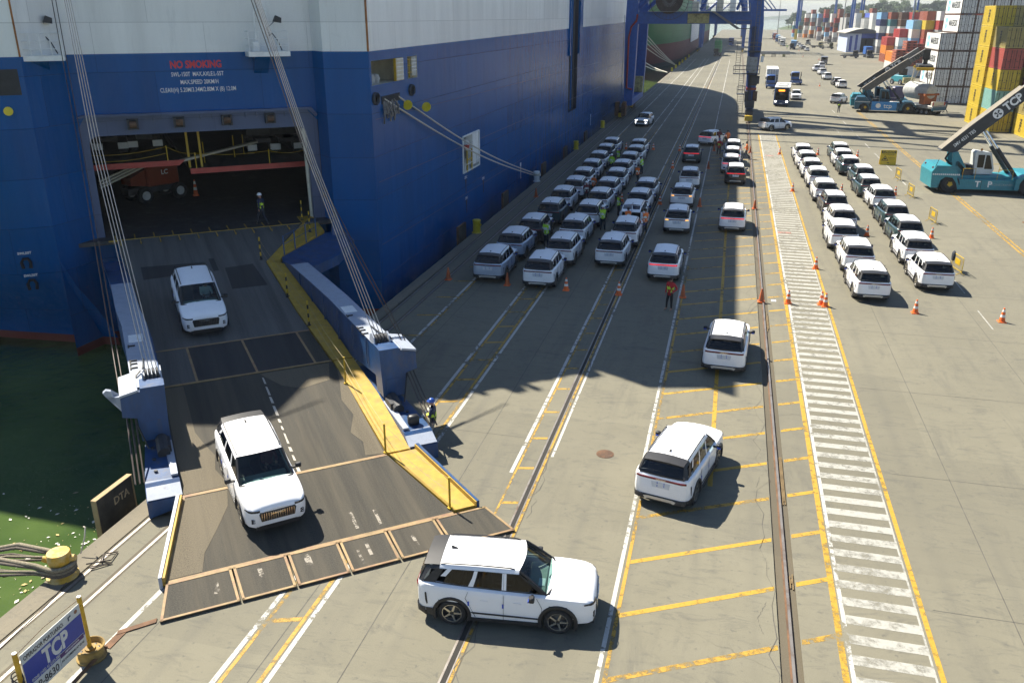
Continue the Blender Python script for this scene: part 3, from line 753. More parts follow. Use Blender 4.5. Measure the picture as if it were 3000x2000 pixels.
m_.build('window_grating', WHITE_P, ship)
for y_ in (46.2, 47.4): MB().box(SX - 2.1, SX - 1.6, y_, y_ + .15, 10.9, 12.1).build('frame_rib', CREAM, ship)
k = MB(); k.lathe([(.3, 0), (.34, .3), (.25, .5), (.1, .55)], 10, Matrix.Translation((SX - .7, 46.1, 10.88))); k.lathe([(.22, 0), (.28, .25), (.2, .45), (.05, .5)], 9, Matrix.Translation((SX - .6, 46.7, 10.88))); k.build('wrapped_gear', mat('tarp_grey', (.35, .35, .34), .8, var=.3, bumps=.6, bscale=8), ship, 60)
m_ = MB()
for y_ in (50.5, 51.0, 51.6): m_.cyl((SX - .15, y_, 10.9), (SX - .15, y_, 12.0), .04, 6)
for z in (11.2, 11.6, 11.95): m_.cyl((SX - .15, 50.5, z), (SX - .15, 51.6, z), .035, 6)
m_.build('yellow_rail', YEL, ship)
m_ = MB()
for y_ in [51.15 + .15 * i for i in range(5)]: m_.box(SX - .05, SX - .02, y_, y_ + .04, 11.0, 12.1)
for z in [11.3 + .2 * i for i in range(4)]: m_.box(SX - .055, SX - .015, 51.1, 51.9, z, z + .04)
m_.build('window_grating', WHITE_P, ship)
for (y_, z) in ((45.1, 10.17), (50.72, 10.2)):
    k = MB(); k.lathe([(.44, 0), (.44, .1), (.36, .18), (.28, .12), (.26, .02)], 20, Matrix.Translation((SX, y_, z)) @ Matrix.Rotation(R(90), 4, 'Y') @ Matrix.Diagonal((.78, 1, 1, 1))); k.build('chock', DGREY, ship, 40)
    k = MB(); k.lathe([(.001, .03), (.28, .03)], 20, Matrix.Translation((SX, y_, z)) @ Matrix.Rotation(R(90), 4, 'Y') @ Matrix.Diagonal((.78, 1, 1, 1))); k.build('chock_hole', mat('hole_black', (.008, .008, .01), .8), ship)
MB().box(SX - .3, SX + .03, 46.0, 48.8, 9.78, 10.2).build('fairlead_slot', MATS['hole_black'], ship)
# pilot door fittings
k = MB()
k.box(SX - .03, SX + .06, 61.0, 61.15, 3.4, 6.1); k.box(SX - .03, SX + .06, 65.3, 65.45, 3.4, 6.1); k.box(SX - .03, SX + .06, 61.15, 65.3, 6.04, 6.14); k.box(SX - .03, SX + .06, 61.15, 65.3, 3.40, 3.52)
k.box(SX - .5, SX + .02, 63.6, 65.2, 3.7, 6.0); k.build('pilot_door_frame', WHITE_P, ship)
k = MB()
for y_ in (61.9, 63.1): k.cyl((SX + .08, y_, 3.4), (SX + .08, y_, 5.0), .06, 6)
for z in (4.3,): k.cyl((SX + .08, 61.9, z), (SX + .08, 63.1, z), .06, 6)
k.build('yellow_rail', YEL, ship)
k = MB()
for y_ in (61.3, 62.2, 63.3, 64.3, 65.1): k.cyl((SX + .1, y_, 3.45), (SX + .1, y_, 4.5), .03, 6)
for z in (3.5, 4.0): k.cyl((SX + .1, 61.3, z), (SX + .1, 65.1, z), .03, 6)
k.build('guard_rail', WHITE_P, ship)
k = MB(); k.lathe([(.001, -.4), (.25, -.2), (.32, .1), (.2, .4), (.001, .5)], 10, Matrix.Translation((SX - .35, 63.0, 5.2)), ms=[0, 1, 0, 0]); k.build('life_buoy_bag', [WHITE_P, RED_P], ship, 50)
for y_, z in ((61.68, 3.04), (66.49, 2.15), (61.78, 1.46)):
    letter('towing_mark', 'OP-5', .3, TEXT_W, frame((SX + .012, y_, z), (0, 1, 0), (0, 0, 1)), ship)
    k = MB(); k.prism([(-.18, -.15), (.18, -.15), (.06, -.55), (.05, -1.15), (-.05, -1.15), (-.06, -.55)], lambda u, v: (SX + .004, y_ + u, z + v), lambda u, v: (SX + .02, y_ + u, z + v)); k.build('towing_eye', MATS['hole_black'], ship)
for y_, z in ((79.49, .6), (121.5, .8)):
    k = MB(); k.box(SX + .01, SX + .04, y_ - .03, y_ + .03, z - .7, z + .5); k.box(SX + .01, SX + .04, y_ - .25, y_ + .12, z + .5, z + .8); k.build('draught_mark', TEXT_W, ship)
# cable tray pipes inside the slot
for i in range(4): MB().cyl((SX - .4, 104.9 + i * 1.2, 3.6), (SX - .4, 104.9 + i * 1.2, 18), .16, 8).build('vent_pipe', [HULL_BLUE, DGREY][i % 2], ship, 60)
MB().box(SX - .02, SX + .25, 109.6, 111.6, 10.06, 18).build('fender_box', HULL_BLUE, ship)
MB().box(SX - .02, SX + .2, 103.3, 103.8, 10.0, 18).build('fender_box', HULL_BLUE, ship)
# rust line on the stern corner
k = MB(); k.box(SX - .06, SX + .02, 44.51, 44.62, ZB, TOP_C); k.build('corner_rust', mat('rust_streak', (.32, .13, .035), .8, var=.4), ship)
k = MB(); k.prism([(-.04, ZB), (.04, ZB), (.04, TOP_C), (-.04, TOP_C)], lambda u, v: tuple(W(-1.84 + u, 1.94, v)), lambda u, v: tuple(W(-1.84 + u, 1.88, v))); k.build('corner_rust', MATS['rust_streak'], ship)
# long welded seams on the side
k = MB()
for z in (9.05, 5.6, 2.0): k.face([(SX + .012, 45, z), (SX + .012, 128, z - .9), (SX + .012, 128, z - .87), (SX + .012, 45, z + .03)])
k.build('hull_seam', mat('seam_blue', (.004, .02, .07), .5), ship, fix=False)
# marks on the left stern plating
up0 = W(-2.6, 1.92, 0)
def onL(s_, z): return frame(W(s_, 1.955, z), DV, (0, 0, 1))
for (s_, z, tx) in ((-3.3, 3.5, 'SWL50T'), (-3.22, 2.36, 'SWL50T')): letter('bitt_lettering', tx, .17, TEXT_W, onL(s_, z), ship, .004)
for (s_, z) in ((-3.3, 3.05), (-3.22, 1.95)):
    k = SB(); k.tube([(s_ - .16, 1.99, z - .3), (s_ - .2, 1.99, z), (s_ - .1, 1.99, z + .18), (s_ + .1, 1.99, z + .18), (s_ + .2, 1.99, z), (s_ + .16, 1.99, z - .3)], .075, 8); k.build('recessed_bitt', MATS['hole_black'], ship, 50)
# mooring rope bundle and rat guards at the fairlead
k = MB()
for i in range(26):
    y_ = 46.2 + rnd.random() * 2.1; z = 9.95 - rnd.random() * .2
    k.tube([(SX + .03, y_, z), (SX + .14 + rnd.random() * .1, y_ + rnd.random() * .6 - .3, z - .35 - rnd.random() * .4), (SX + .06, y_ + rnd.random() * .8 - .4, z - .2 - rnd.random() * 1.1)], .045, 5)
k.build('mooring_rope_bundle', mat('old_rope', (.20, .19, .18), .9, var=.4), ship, 60)
for y0, z0, x0 in ((49.4, 9.45, -18.7), (52.0, 9.1, -18.45)):
    k = MB(); dv_ = Vector((1.3, 31.5, -9.7)).normalized(); T = frame((x0, y0, z0), dv_.orthogonal(), dv_.cross(dv_.orthogonal()))
    k.lathe([(.001, 0), (.29, 0), (.29, .05), (.001, .06)], 18, T); tag(k.build('rat_guard', YEL_F), ['round yellow rat guard on the rope nearest the ship fairlead', 'round yellow rat guard hanging on the mooring rope below the grated window'][0 if y0 < 50 else 1], 'rat guard')
ROPE = mat('mooring_rope', (.50, .46, .38), .85, var=.25, scale=30)
for i, (a, b_) in enumerate((((SX, 46.4, 10.05), (-17.3, 77.6, .62)), ((SX, 48.6, 10.0), (-17.2, 78.0, .70)))):
    a, b_ = Vector(a), Vector(b_); k = MB(); k.tube([a.lerp(b_, f) - Vector((0, 0, .55 * math.sin(math.pi * f))) for f in [j / 16 for j in range(17)]], .055, 6)
    tag(k.build('mooring_rope', ROPE, smooth=60), ['pale mooring rope from the fairlead to the white bollard, lower of two', 'pale mooring rope from the fairlead to the white bollard, upper of two'][i], 'rope')
# ------------------------------------------------------------------ the stern ramp
def zr(t): return 3.48 * (29.2 - max(t, 1.0)) / 28.2
def grip_mat(name, col, worn, dark=.5):
    """anti-slip steel deck: coarse grain with tyre tracks and scrapes running down the ramp"""
    m, t, p = base_mat(name)
    g = nd(t, 'ShaderNodeNewGeometry')
    d1 = nd(t, 'ShaderNodeVectorMath', operation='DOT_PRODUCT'); d1.inputs[1].default_value = DV; d2 = nd(t, 'ShaderNodeVectorMath', operation='DOT_PRODUCT'); d2.inputs[1].default_value = NV
    t.links.new(g.outputs['Position'], d1.inputs[0]); t.links.new(g.outputs['Position'], d2.inputs[0])
    cb = nd(t, 'ShaderNodeCombineXYZ'); t.links.new(d1.outputs['Value'], cb.inputs[0]); t.links.new(d2.outputs['Value'], cb.inputs[1])
    def mp(sx, sy):
        q_ = nd(t, 'ShaderNodeMapping'); q_.inputs['Scale'].default_value = (sx, sy, 1); t.links.new(cb.outputs[0], q_.inputs['Vector']); return q_.outputs[0]
    grain = noise(t, mp(1, 1), 26, 4, .75)
    c = mix(t, ramp(t, grain, .35, .68), c4(col, .45), c4(col, 1.35))
    c = mix(t, ramp(t, noise(t, mp(1.5, .10), 1.1, 6, .7), .40, .72), c, c4(worn, .8))
    tr = ramp(t, noise(t, mp(2.2, .07), .9, 5, .65), .50, .68)
    mt_ = nd(t, 'ShaderNodeMath', operation='MULTIPLY'); mt_.inputs[1].default_value = dark; t.links.new(tr, mt_.inputs[0])
    c = mix(t, mt_.outputs[0], c, c4(col, .35))
    c = mix(t, ramp(t, noise(t, mp(3.0, .8), 2.0, 8, .8), .64, .72), c, c4(worn, 1.7))
    t.links.new(c, p.inputs['Base Color']); p.inputs['Roughness'].default_value = .9
    bump(t, p, grain, .6, .012); MATS[name] = m
    return m
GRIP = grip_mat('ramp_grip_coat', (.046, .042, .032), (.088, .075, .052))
GRIP_U = grip_mat('upper_ramp_shade_lift', (.095, .093, .085), (.15, .145, .13))  # deck colour made paler to lift the plates lying in the ship's shade
GRIP_D = grip_mat('ramp_grip_dark', (.027, .027, .028), (.046, .044, .042))
GRIP_T = grip_mat('ramp_bare_patch', (.118, .098, .064), (.147, .122, .08), .3)
WALK = mat('walkway_yellow', (.39, .245, .025), .65, var=.2, dirt=(.26, .17, .07), dlo=.50, dhi=.78, dscale=3.2, bumps=.3)
EDGE_Y = mat('worn_edge_paint', (.27, .185, .082), .7, var=.3, dirt=(.2, .1, .06), dlo=.45, dhi=.7)
rampo = thing('stern_ramp', 'long steel stern ramp with yellow walkway lowered from the ship onto the quay', 'ramp', (0, 0, 0))
def slab(poly, th, mt, name, dz=0, parent=None, top=None):
    k = SB(); k.prism(poly, lambda s, t: (s, t, zr(t) + dz - th), lambda s, t: (s, t, zr(t) + dz)); return k.build(name, mt, parent or rampo)
def edge(p0, p1, wd=.05, dz=.012, mt=None, name='edge_strip', parent=None):
    (s0, t0), (s1, t1) = p0, p1; L = math.hypot(s1 - s0, t1 - t0); nx, ny = -(t1 - t0) / L * wd / 2, (s1 - s0) / L * wd / 2
    return slab([(s0 - nx, t0 - ny), (s1 - nx, t1 - ny), (s1 + nx, t1 + ny), (s0 + nx, t0 + ny)], .03, mt or EDGE_Y, name, dz, parent)
LEFT = [(1.0, .97), (1.4, .98), (6.3, 1.31), (11.7, 1.45), (14.2, 1.66), (17.2, 1.78)]
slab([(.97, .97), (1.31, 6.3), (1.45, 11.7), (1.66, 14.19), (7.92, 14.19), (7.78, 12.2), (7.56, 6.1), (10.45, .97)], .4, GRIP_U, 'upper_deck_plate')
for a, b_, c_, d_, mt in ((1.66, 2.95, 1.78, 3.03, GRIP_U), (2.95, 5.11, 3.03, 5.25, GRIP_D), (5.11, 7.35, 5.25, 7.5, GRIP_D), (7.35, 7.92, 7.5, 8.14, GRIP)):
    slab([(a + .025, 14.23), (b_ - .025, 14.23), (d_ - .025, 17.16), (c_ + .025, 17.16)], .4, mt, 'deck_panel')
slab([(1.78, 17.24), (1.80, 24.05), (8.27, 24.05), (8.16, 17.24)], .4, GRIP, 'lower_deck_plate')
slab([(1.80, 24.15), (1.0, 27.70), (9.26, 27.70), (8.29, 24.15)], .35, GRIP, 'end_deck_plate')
fs = [(.98, .72), (2.71, 2.75), (4.2, 4.22), (5.68, 5.69), (7.12, 7.13), (8.62, 8.66), (10.32, 10.69)]
flapm = {}
for i in range(6):
    (a, c_), (b_, d_) = fs[i], fs[i + 1]
    k = SB(); P = [(a + .025, 27.8), (b_ - .025, 27.8), (d_ - .03, 29.2), (c_ + .03, 29.2)]
    k.prism(P, lambda s, t: (s, t, max(.004, zr(t) - .13)), lambda s, t: (s, t, .19 - (t - 27.8) * .085)); fl = k.build('toe_flap', GRIP, rampo)
    k = SB()
    for (p0, p1) in zip(P, P[1:] + P[:1]):
        dx, dy = p1[0] - p0[0], p1[1] - p0[1]; L = math.hypot(dx, dy); nx, ny = -dy / L * .07, dx / L * .07
        k.prism([p0, p1, (p1[0] + nx, p1[1] + ny), (p0[0] + nx, p0[1] + ny)], lambda s, t: (s, t, .19 - (t - 27.8) * .085 - .01), lambda s, t: (s, t, .19 - (t - 27.8) * .085 + .012))
    k.build('flap_edging', EDGE_Y, fl)
# worn yellow seam strips
for p0, p1 in (((1.66, 14.21), (7.92, 14.21)), ((1.8, 24.1), (8.27, 24.1)), ((1.02, 27.75), (9.26, 27.75)), ((1.8, 24.15), (1.02, 27.7)), ((2.95, 14.25), (3.03, 17.15)), ((5.11, 14.25), (5.25, 17.15)), ((7.35, 14.25), (7.5, 17.15)), ((1.78, 17.14), (8.14, 17.14))): edge(p0, p1, .09 if p0[1] < 17.5 else .12)
for s_ in [.8 + .95 * i for i in range(10)]:
    k = SB(); k.box(s_, s_ + .06, -.1, .93, 3.482, 3.50); k.box(s_ + .25, s_ + .29, 1.05, 1.9, zr(1.5) - .02, zr(1.0) + .012); k.build('hinge_mark', [WALK, DGREY][0], rampo)
k = SB(); k.box(.5, 10.4, .97, 1.03, 3.42, 3.50); k.build('hinge_edge', WALK, rampo)
# repair mats, bare patches, paint dashes
for P in ([(1.79, 5.05), (4.76, 5.3), (4.72, 6.5), (1.82, 6.66)], [(4.95, 4.89), (5.21, 4.89), (5.25, 6.52), (5.0, 6.52)], [(5.56, 6.3), (6.91, 6.16), (7.13, 8.94), (5.51, 8.93)]): slab(P, .006, GRIP_D, 'rubber_patch', .009)
slab([(1.82, 17.3), (2.5, 17.3), (2.55, 20.6), (2.75, 21.4), (3.0, 22.2), (2.9, 23.0), (3.2, 24.0), (1.84, 24.0)], .006, GRIP_T, 'bare_patch', .006)
slab([(1.83, 24.2), (3.1, 24.2), (3.0, 25.0), (2.6, 25.9), (2.1, 26.9), (1.95, 27.65), (1.1, 27.65)], .006, GRIP_T, 'bare_patch', .006)
slab([(8.25, 17.5), (8.22, 24.0), (7.6, 23.9), (7.75, 23.1), (7.5, 22.4), (7.9, 21.3), (7.75, 20.2), (8.0, 19)], .006, GRIP_T, 'bare_patch', .006)
slab([(5.3, 17.3), (8.0, 17.3), (7.7, 18.6), (6.6, 18.9), (5.9, 18.4)], .006, GRIP_T, 'bare_patch', .005)
SCRAPE = paint_mat('scraped_deck', (.28, .25, .2), .54, .64)
WORN_W = mat('worn_white', (.42, .39, .33), .8, var=.3)
t_ = 17.6
while t_ < 24:
    L = .25 + rnd.random() * .5; wd = .025 + rnd.random() * .03
    slab([(5.36 - wd, t_), (5.36 + wd * .8, t_ + .05), (5.37 + wd, t_ + L), (5.35 - wd * .7, t_ + L - .04)], .008, WORN_W, 'paint_dash', .011); t_ += L + .08 + rnd.random() * .15
for (s_, t_, l_, w_) in ((6.35, 26.6, .8, .05), (7.05, 26.7, .75, .045), (6.4, 28.1, .6, .05), (6.1, 28.3, .7, .04), (4.7, 28.0, .5, .09), (3.4, 28.1, .5, .06), (7.75, 28.3, .5, .05), (2.2, 28.2, .5, .08)):
    zt_ = (lambda t: zr(t)) if t_ < 27.7 else (lambda t: .19 - (t - 27.8) * .085)
    k = SB(); k.face([(s_ - w_, t_, zt_(t_) + .006), (s_ + w_, t_, zt_(t_) + .006), (s_ + w_ * 1.2, t_ + l_, zt_(t_ + l_) + .006), (s_ - w_ * .8, t_ + l_, zt_(t_ + l_) + .006)]); k.build('worn_patch', SCRAPE, rampo)
# yellow walkway along the right edge
slab([(7.60, 6.15), (8.36, 6.6), (8.87, 14.15), (8.98, 17.15), (8.18, 17.15), (7.96, 14.2), (7.82, 12.2)], .3, WALK, 'walkway_plate', .03)
slab([(8.20, 17.25), (8.99, 17.25), (9.14, 20.1), (9.12, 24.05), (8.31, 24.05)], .3, WALK, 'walkway_plate', .03)
slab([(8.33, 24.15), (9.28, 24.15), (10.03, 27.65), (9.30, 27.65)], .25, WALK, 'walkway_plate', .03)
slab([(7.60, 6.1), (8.3, 5.95), (8.55, 5.4), (11.36, 2.6), (11.42, -.5), (10.55, -.75), (10.5, 1.1)], .3, WALK, 'walkway_plate', .035)
# kerbs beside the end section
k = SB(); k.prism([(9.30, 24.1), (10.06, 27.7), (10.14, 27.7), (9.40, 24.1)], lambda s, t: (s, t, zr(t) - .2), lambda s, t: (s, t, zr(t) + .20)); k.build('side_kerb', DARK_BLUE, rampo)
k = SB(); k.prism([(9.26, 24.1), (10.02, 27.7), (10.058, 27.7), (9.298, 24.1)], lambda s, t: (s, t, zr(t)), lambda s, t: (s, t, zr(t) + .18)); k.build('kerb_face', WALK, rampo)
k = SB(); k.prism([(1.62, 24.2), (.83, 27.72), (.92, 27.72), (1.72, 24.2)], lambda s, t: (s, t, zr(t) - .2), lambda s, t: (s, t, zr(t) + .19)); k.build('side_kerb', PALE_BLUE, rampo)
k = SB(); k.prism([(1.722, 24.2), (.922, 27.72), (1.0, 27.72), (1.79, 24.2)], lambda s, t: (s, t, zr(t) - .1), lambda s, t: (s, t, zr(t) + .16)); k.build('kerb_face', WALK, rampo)
# longitudinal girders (right and left) of the upper section
def girder(sgn, inn, wd):
    """inn: list of (t, s) for the inner face"""
    k = SB()
    prof = lambda t: (zr(t) - .55 if t < 16 else zr(16) - .3 + (t - 16) * .13, 3.05 if t > 8 else 2.72 + (t - 5) * .11)
    P = []
    for t, s_ in inn:
        lo_, hi_ = prof(t); o = s_ + sgn * wd
        P.append([(s_, t, lo_), (s_, t, hi_), (o, t, hi_), (o, t, lo_), (s_, t, lo_)])
    k.grid(P); k.face(P[0][:4]); k.face(P[-1][:4])
    return k
gr = girder(1, [(6.4, 8.38), (8, 8.47), (11, 8.7), (14, 8.9), (16, 9.0), (18, 9.08), (20.9, 9.13)], .82).build('girder', DARK_BLUE, rampo)
gl = girder(-1, [(2.5, 1.0), (6.4, 1.28), (9, 1.36), (12, 1.46), (14, 1.62), (16, 1.72), (18, 1.75), (20.7, 1.76)], .9).build('girder', DARK_BLUE, rampo)
for s0, s1, nm in ((8.42, 9.95, 1), (.42, 1.76, 0)):
    k = SB()
    pts = [(7.9, 8.46, 9.30), (11, 8.7, 9.53), (14, 8.9, 9.73), (20.9, 9.13, 9.96)] if nm else [(7.9, .42, 1.31), (12, .55, 1.45), (14, .71, 1.61), (20.7, .85, 1.75)]
    k.grid([[(a, t, 3.055), (b_, t, 3.055), (b_, t, 3.075), (a, t, 3.075), (a, t, 3.055)] for t, a, b_ in pts]); k.build('girder_top_plate', PALE_BLUE, rampo)
    # hatch cover and clamp marks on the top plate
    m0 = 9.3 if nm else 1.15
    k = SB(); k.box(m0 - .25, m0 + .25, 15.4, 16.2, 3.075, 3.10); k.build('hatch_cover', WHITE_P, rampo)
    k = SB()
    for t in (16.6, 18.2, 18.5, 18.9): k.box(m0 - .25, m0 - .05, t, t + .05, 3.07, 3.12); k.box(m0 - .3, m0 - .25, t - .1, t + .15, 3.07, 3.11)
    k.build('clamps', BLACK, rampo)
# sheave housings with rollers
def housing(side):
    q_ = (lambda s: 9.1 + s) if side else (lambda s: 1.8 - s)
    k = SB(); a = q_
    k.prism([(a(-.02), 3.12), (a(.72), 3.12), (a(.75), 3.0), (a(1.35), 2.86), (a(1.38), 2.2), (a(.95), 2.1), (a(.9), 1.25), (a(.05), 1.25)], lambda u, v: (u, 20.1, v), lambda u, v: (u, 20.95, v)); k.build('sheave_housing', DARK_BLUE, rampo)
    k = SB(); k.prism([(a(.78), 3.03), (a(1.36), 2.90), (a(1.36), 2.98), (a(.82), 3.10)], lambda u, v: (u, 19.3, v), lambda u, v: (u, 21.0, v)); k.build('housing_lid', PALE_BLUE, rampo)
    k = SB(); k.prism([(a(1.3), 2.9), (a(1.75), 2.98), (a(1.82), 3.12), (a(1.72), 3.2), (a(1.58), 3.15), (a(1.45), 2.7), (a(1.3), 2.3)], lambda u, v: (u, 20.72, v), lambda u, v: (u, 20.9, v)); 
    if not side: k.build('lifting_lug', PALE_BLUE, rampo)
    for i in range(4):
        c_ = a(.12 + i * .12); k = SB(); k.lathe([(.10, -.04), (.27, -.045), (.24, -.015), (.24, .015), (.27, .045), (.10, .04)], 14, Matrix.Translation((c_, 19.95, 3.12)) @ Matrix.Rotation(R(90), 4, 'Y')); k.build('sheave', DGREY, rampo, 40)
    k = SB(); 
    for i in range(2): k.prism([(19.6, 3.07), (20.3, 3.07), (20.2, 3.35), (19.95, 3.45), (19.7, 3.35)], lambda u, v: (a(.0 + i * .58), u, v), lambda u, v: (a(.04 + i * .58), u, v))
    k.build('sheave_cheek', PALE_BLUE, rampo)
    for i in range(3):
        k = SB(); c_ = a(1.0 + i * .13); k.cyl((c_, 20.6, 2.2), (c_ + (.0 if side else 0), 23.3, .95), .028, 6); k.build('lift_wire', mat('greased_wire', (.07, .055, .045), .5, .5), rampo)
    # lower arm
    k = SB()
    lo_ = 9.13 if side else 1.78; sg = 1 if side else -1
    P = [(lo_, lo_ + sg * .3, 17.6, 1.25), (lo_, lo_ + sg * .85, 21.0, 1.05), (lo_ - sg * .02, lo_ + sg * .98, 23.4, .95), (lo_ - sg * .04, lo_ + sg * 1.0, 24.0, .62)]
    k.grid([[(i_, t, zr(t) - .35), (i_, t, z), (o_, t, z), (o_, t, max(.06, z - .75)), (i_, t, zr(t) - .35)] for i_, o_, t, z in P]); 
    i_, o_, t, z = P[-1]; k.face([(i_, t, zr(t) - .35), (i_, t, z), (o_, t, z), (o_, t, max(.06, z - .75))]); k.build('lower_arm', DARK_BLUE, rampo)
    k = SB(); k.prism([(lo_ - sg * .01, 23.35), (lo_ + sg * .96, 23.3), (lo_ + sg * .98, 24.0), (lo_ - sg * .03, 24.0)], lambda s, t: (s, t, .955 - (t - 23.3) * .42), lambda s, t: (s, t, .975 - (t - 23.3) * .42)); k.build('arm_end_plate', PALE_BLUE, rampo)
    k = SB(); k.prism([(lo_ + sg * .0, 20.9), (lo_ + sg * .26, 20.9), (lo_ + sg * .2, 23.3), (lo_, 23.3)], lambda s, t: (s, t, 1.06), lambda s, t: (s, t, 1.09 - (t - 21) * .042)); k.build('arm_top_strip', PALE_BLUE, rampo)
    k = SB(); k.cyl((lo_ + sg * .3, 21.0, 1.25), (lo_ + sg * .3, 21.9, 1.12), .2, 10); k.box(lo_ + sg * .05, lo_ + sg * .35, 21.0, 21.7, 1.0, 1.3); k.build('hinge_block', DGREY, rampo)
housing(1); housing(0)
# side wing platform between the right girder and the hull, with stanchions
slab([(8.45, 5.6), (11.45, 2.7), (12.4, 2.6), (12.6, 4.2), (11.2, 6.2), (9.3, 7.6), (8.4, 6.7)], .5, DARK_BLUE, 'wing_plate', -.04)
k = SB(); k.prism([(11.6, 3.1), (12.3, 3.1), (11.9, 4.7)], lambda u, v: (u, 3.0, v), lambda u, v: (u, 3.2, v)); k.build('wing_bracket', DARK_BLUE, rampo)
for s_, t_ in ((8.62, 5.45), (9.32, 4.75), (10.05, 4.05), (10.75, 3.35)):
    k = SB(); k.cyl((s_, t_, zr(t_)), (s_, t_, zr(t_) + 1.0), .035, 6); k.build('wing_stanchion', DARK_BLUE, rampo)
for z in (.55, .98):
    k = SB(); k.cyl((8.62, 5.45, zr(5.45) + z), (10.75, 3.35, zr(3.35) + z), .015, 5); k.build('wing_rail', DARK_BLUE, rampo)
# black and yellow stanchions of the walkway
for s_, t_ in ((7.4, 5.7), (7.74, 10.57), (8.0, 13.8), (10.64, .33), (10.6, 2.5)):
    k = SB(); h = 1.15
    for i in range(6): k.cyl((s_, t_, zr(t_) + i * h / 6), (s_, t_, zr(t_) + (i + 1) * h / 6), .04, 8, m=i % 2)
    k.cyl((s_, t_, zr(t_)), (s_, t_, zr(t_) + .05), .09, 8); k.build('stanchion', [BLACK, YEL], rampo)
for s_, t_ in ((8.2, 19.1), (8.27, 24.0), (9.24, 27.5)):
    k = SB(); k.cyl((s_, t_, zr(t_)), (s_, t_, zr(t_) + 1.1), .035, 8); k.cyl((s_, t_, zr(t_)), (s_, t_, zr(t_) + .05), .08, 8); k.build('stanchion', YEL, rampo)
ROPE_T = mat('guard_line', (.30, .24, .12), .8)
for (a, b_) in (((7.74, 10.57), (8.0, 13.8)), ((8.0, 13.8), (8.2, 19.1)), ((8.2, 19.1), (8.27, 24.0)), ((8.27, 24.0), (9.24, 27.5)), ((7.4, 5.7), (7.74, 10.57))):
    for z in (1.05, .6):
        A_, B_ = Vector((a[0], a[1], zr(a[1]) + z)), Vector((b_[0], b_[1], zr(b_[1]) + z)); k = SB(); k.tube([A_.lerp(B_, f) - Vector((0, 0, .12 * math.sin(math.pi * f))) for f in (0, .25, .5, .75, 1)], .008, 4); k.build('guard_rope', ROPE_T, rampo)
# hoisting wires up to the ship
WIRE = mat('hoist_wire', (.33, .31, .27), .4, .6, var=.2)
for i in range(4):
    tag(SB().tube([(1.68 - i * .12, 19.9, 3.35), (1.05 - i * .10, 14.0, 10.05), (.80 - i * .07, 9.8, 15.0), (.42 - i * .05, 2.2, 23.8)], .017, 6).build('hoist_wire', WIRE), 'steel hoist wire from the ship down to the ramp sheaves on the water side', 'wire', 'hoist wires on the water side of the ramp')
    tag(SB().tube([(9.2 + i * .12, 19.9, 3.35), (8.36 + i * .08, 15.1, 8.95), (7.72 + i * .06, 9.9, 15.0), (7.0 + i * .05, 2.2, 23.8)], .017, 6).build('hoist_wire', WIRE), 'steel hoist wire from the ship down to the ramp sheaves beside the yellow walkway', 'wire', 'hoist wires on the quay side of the ramp')
for i in range(2):
    tag(SB().tube([(-.12 + i * .16, 1.5, 15.4), (.02 + i * .16, 5, 9), (.42 + i * .14, 19.6, 2.6)], .02, 5).build('hoist_wire', MATS['greased_wire']), 'thin dark greased wire running beside the outer ramp girder', 'wire', 'outer greased wires')
    tag(SB().tube([(7.55 + i * .12, 9.9, 15.0), (8.3 + i * .12, 15, 9.0), (10.35 + i * .13, 20.4, 2.6)], .02, 5).build('hoist_wire', MATS['greased_wire']), 'thin dark greased wire running to the quay side sheave housing', 'wire', 'quay side greased wires')

for sgn, s0 in ((1, 9.1), (-1, 1.76)):
    for i, t in enumerate((9.5, 11.5, 13.5, 15.5, 17.5, 19.2)):
        si = (8.47 + (t - 8) * .052) if sgn > 0 else (1.36 + (t - 9) * .037 if t < 16 else 1.74); k = SB(); k.box(min(si - sgn * .02, si + sgn * .02), max(si - sgn * .02, si + sgn * .02), t, t + .05, zr(t) + .05 if t < 16 else 2.0, 3.04); k.build('web_stiffener', DARK_BLUE, rampo)
    for t in (21.2, 22.0, 22.8):
        k = SB(); k.cyl((s0 + sgn * .6, t, 1.0), (s0 + sgn * .6, t, 1.1 - (t - 21) * .03), .06, 8); k.build('arm_bolt', DGREY, rampo)
    k = SB(); k.tube([(s0 + sgn * .45, 18.2, 3.1), (s0 + sgn * .5, 19.2, 3.16), (s0 + sgn * .75, 19.8, 3.14), (s0 + sgn * .95, 20.3, 2.7), (s0 + sgn * .96, 20.98, 2.0), (s0 + sgn * .7, 21.4, 1.15)], .03, 5); k.build('hydraulic_hose', BLACK, rampo, 60)
    k = SB(); k.box(min(s0 + sgn * .2, s0 + sgn * .7), max(s0 + sgn * .2, s0 + sgn * .7), 20.952, 20.97, 1.5, 1.95); k.build('inspection_cover', DARK_BLUE, rampo)
# ------------------------------------------------------------------ the SUV (built once, then copied)
def car_paint(name, col, coat=.6, rough=.28, metal=0):
    m, t, p = base_mat(name)
    v = coords(t)
    c = mix(t, ramp(t, noise(t, v, 1.4, 5), .3, .7), c4(col, .96), c4(col, 1.03))
    t.links.new(c, p.inputs['Base Color']); p.inputs['Roughness'].default_value = rough; p.inputs['Metallic'].default_value = metal
    p.inputs['Coat Weight'].default_value = coat; p.inputs['Coat Roughness'].default_value = .04
    MATS[name] = m; return m
CW = car_paint('suv_white', (.79, .79, .80)); CG = car_paint('suv_dark_green', (.045, .085, .09), rough=.35, metal=.35); CK = car_paint('suv_black', (.012, .012, .014)); CS = car_paint('suv_silver', (.40, .46, .55), rough=.35, metal=.25)
FILM = mat('protective_film_white', (.80, .80, .80), .38, var=.03, bumps=.12, bscale=5)
GLASS_F = glass_mat('windscreen_glass', (.50, .66, .62)); GLASS_D = glass_mat('tinted_glass', (.055, .065, .068))
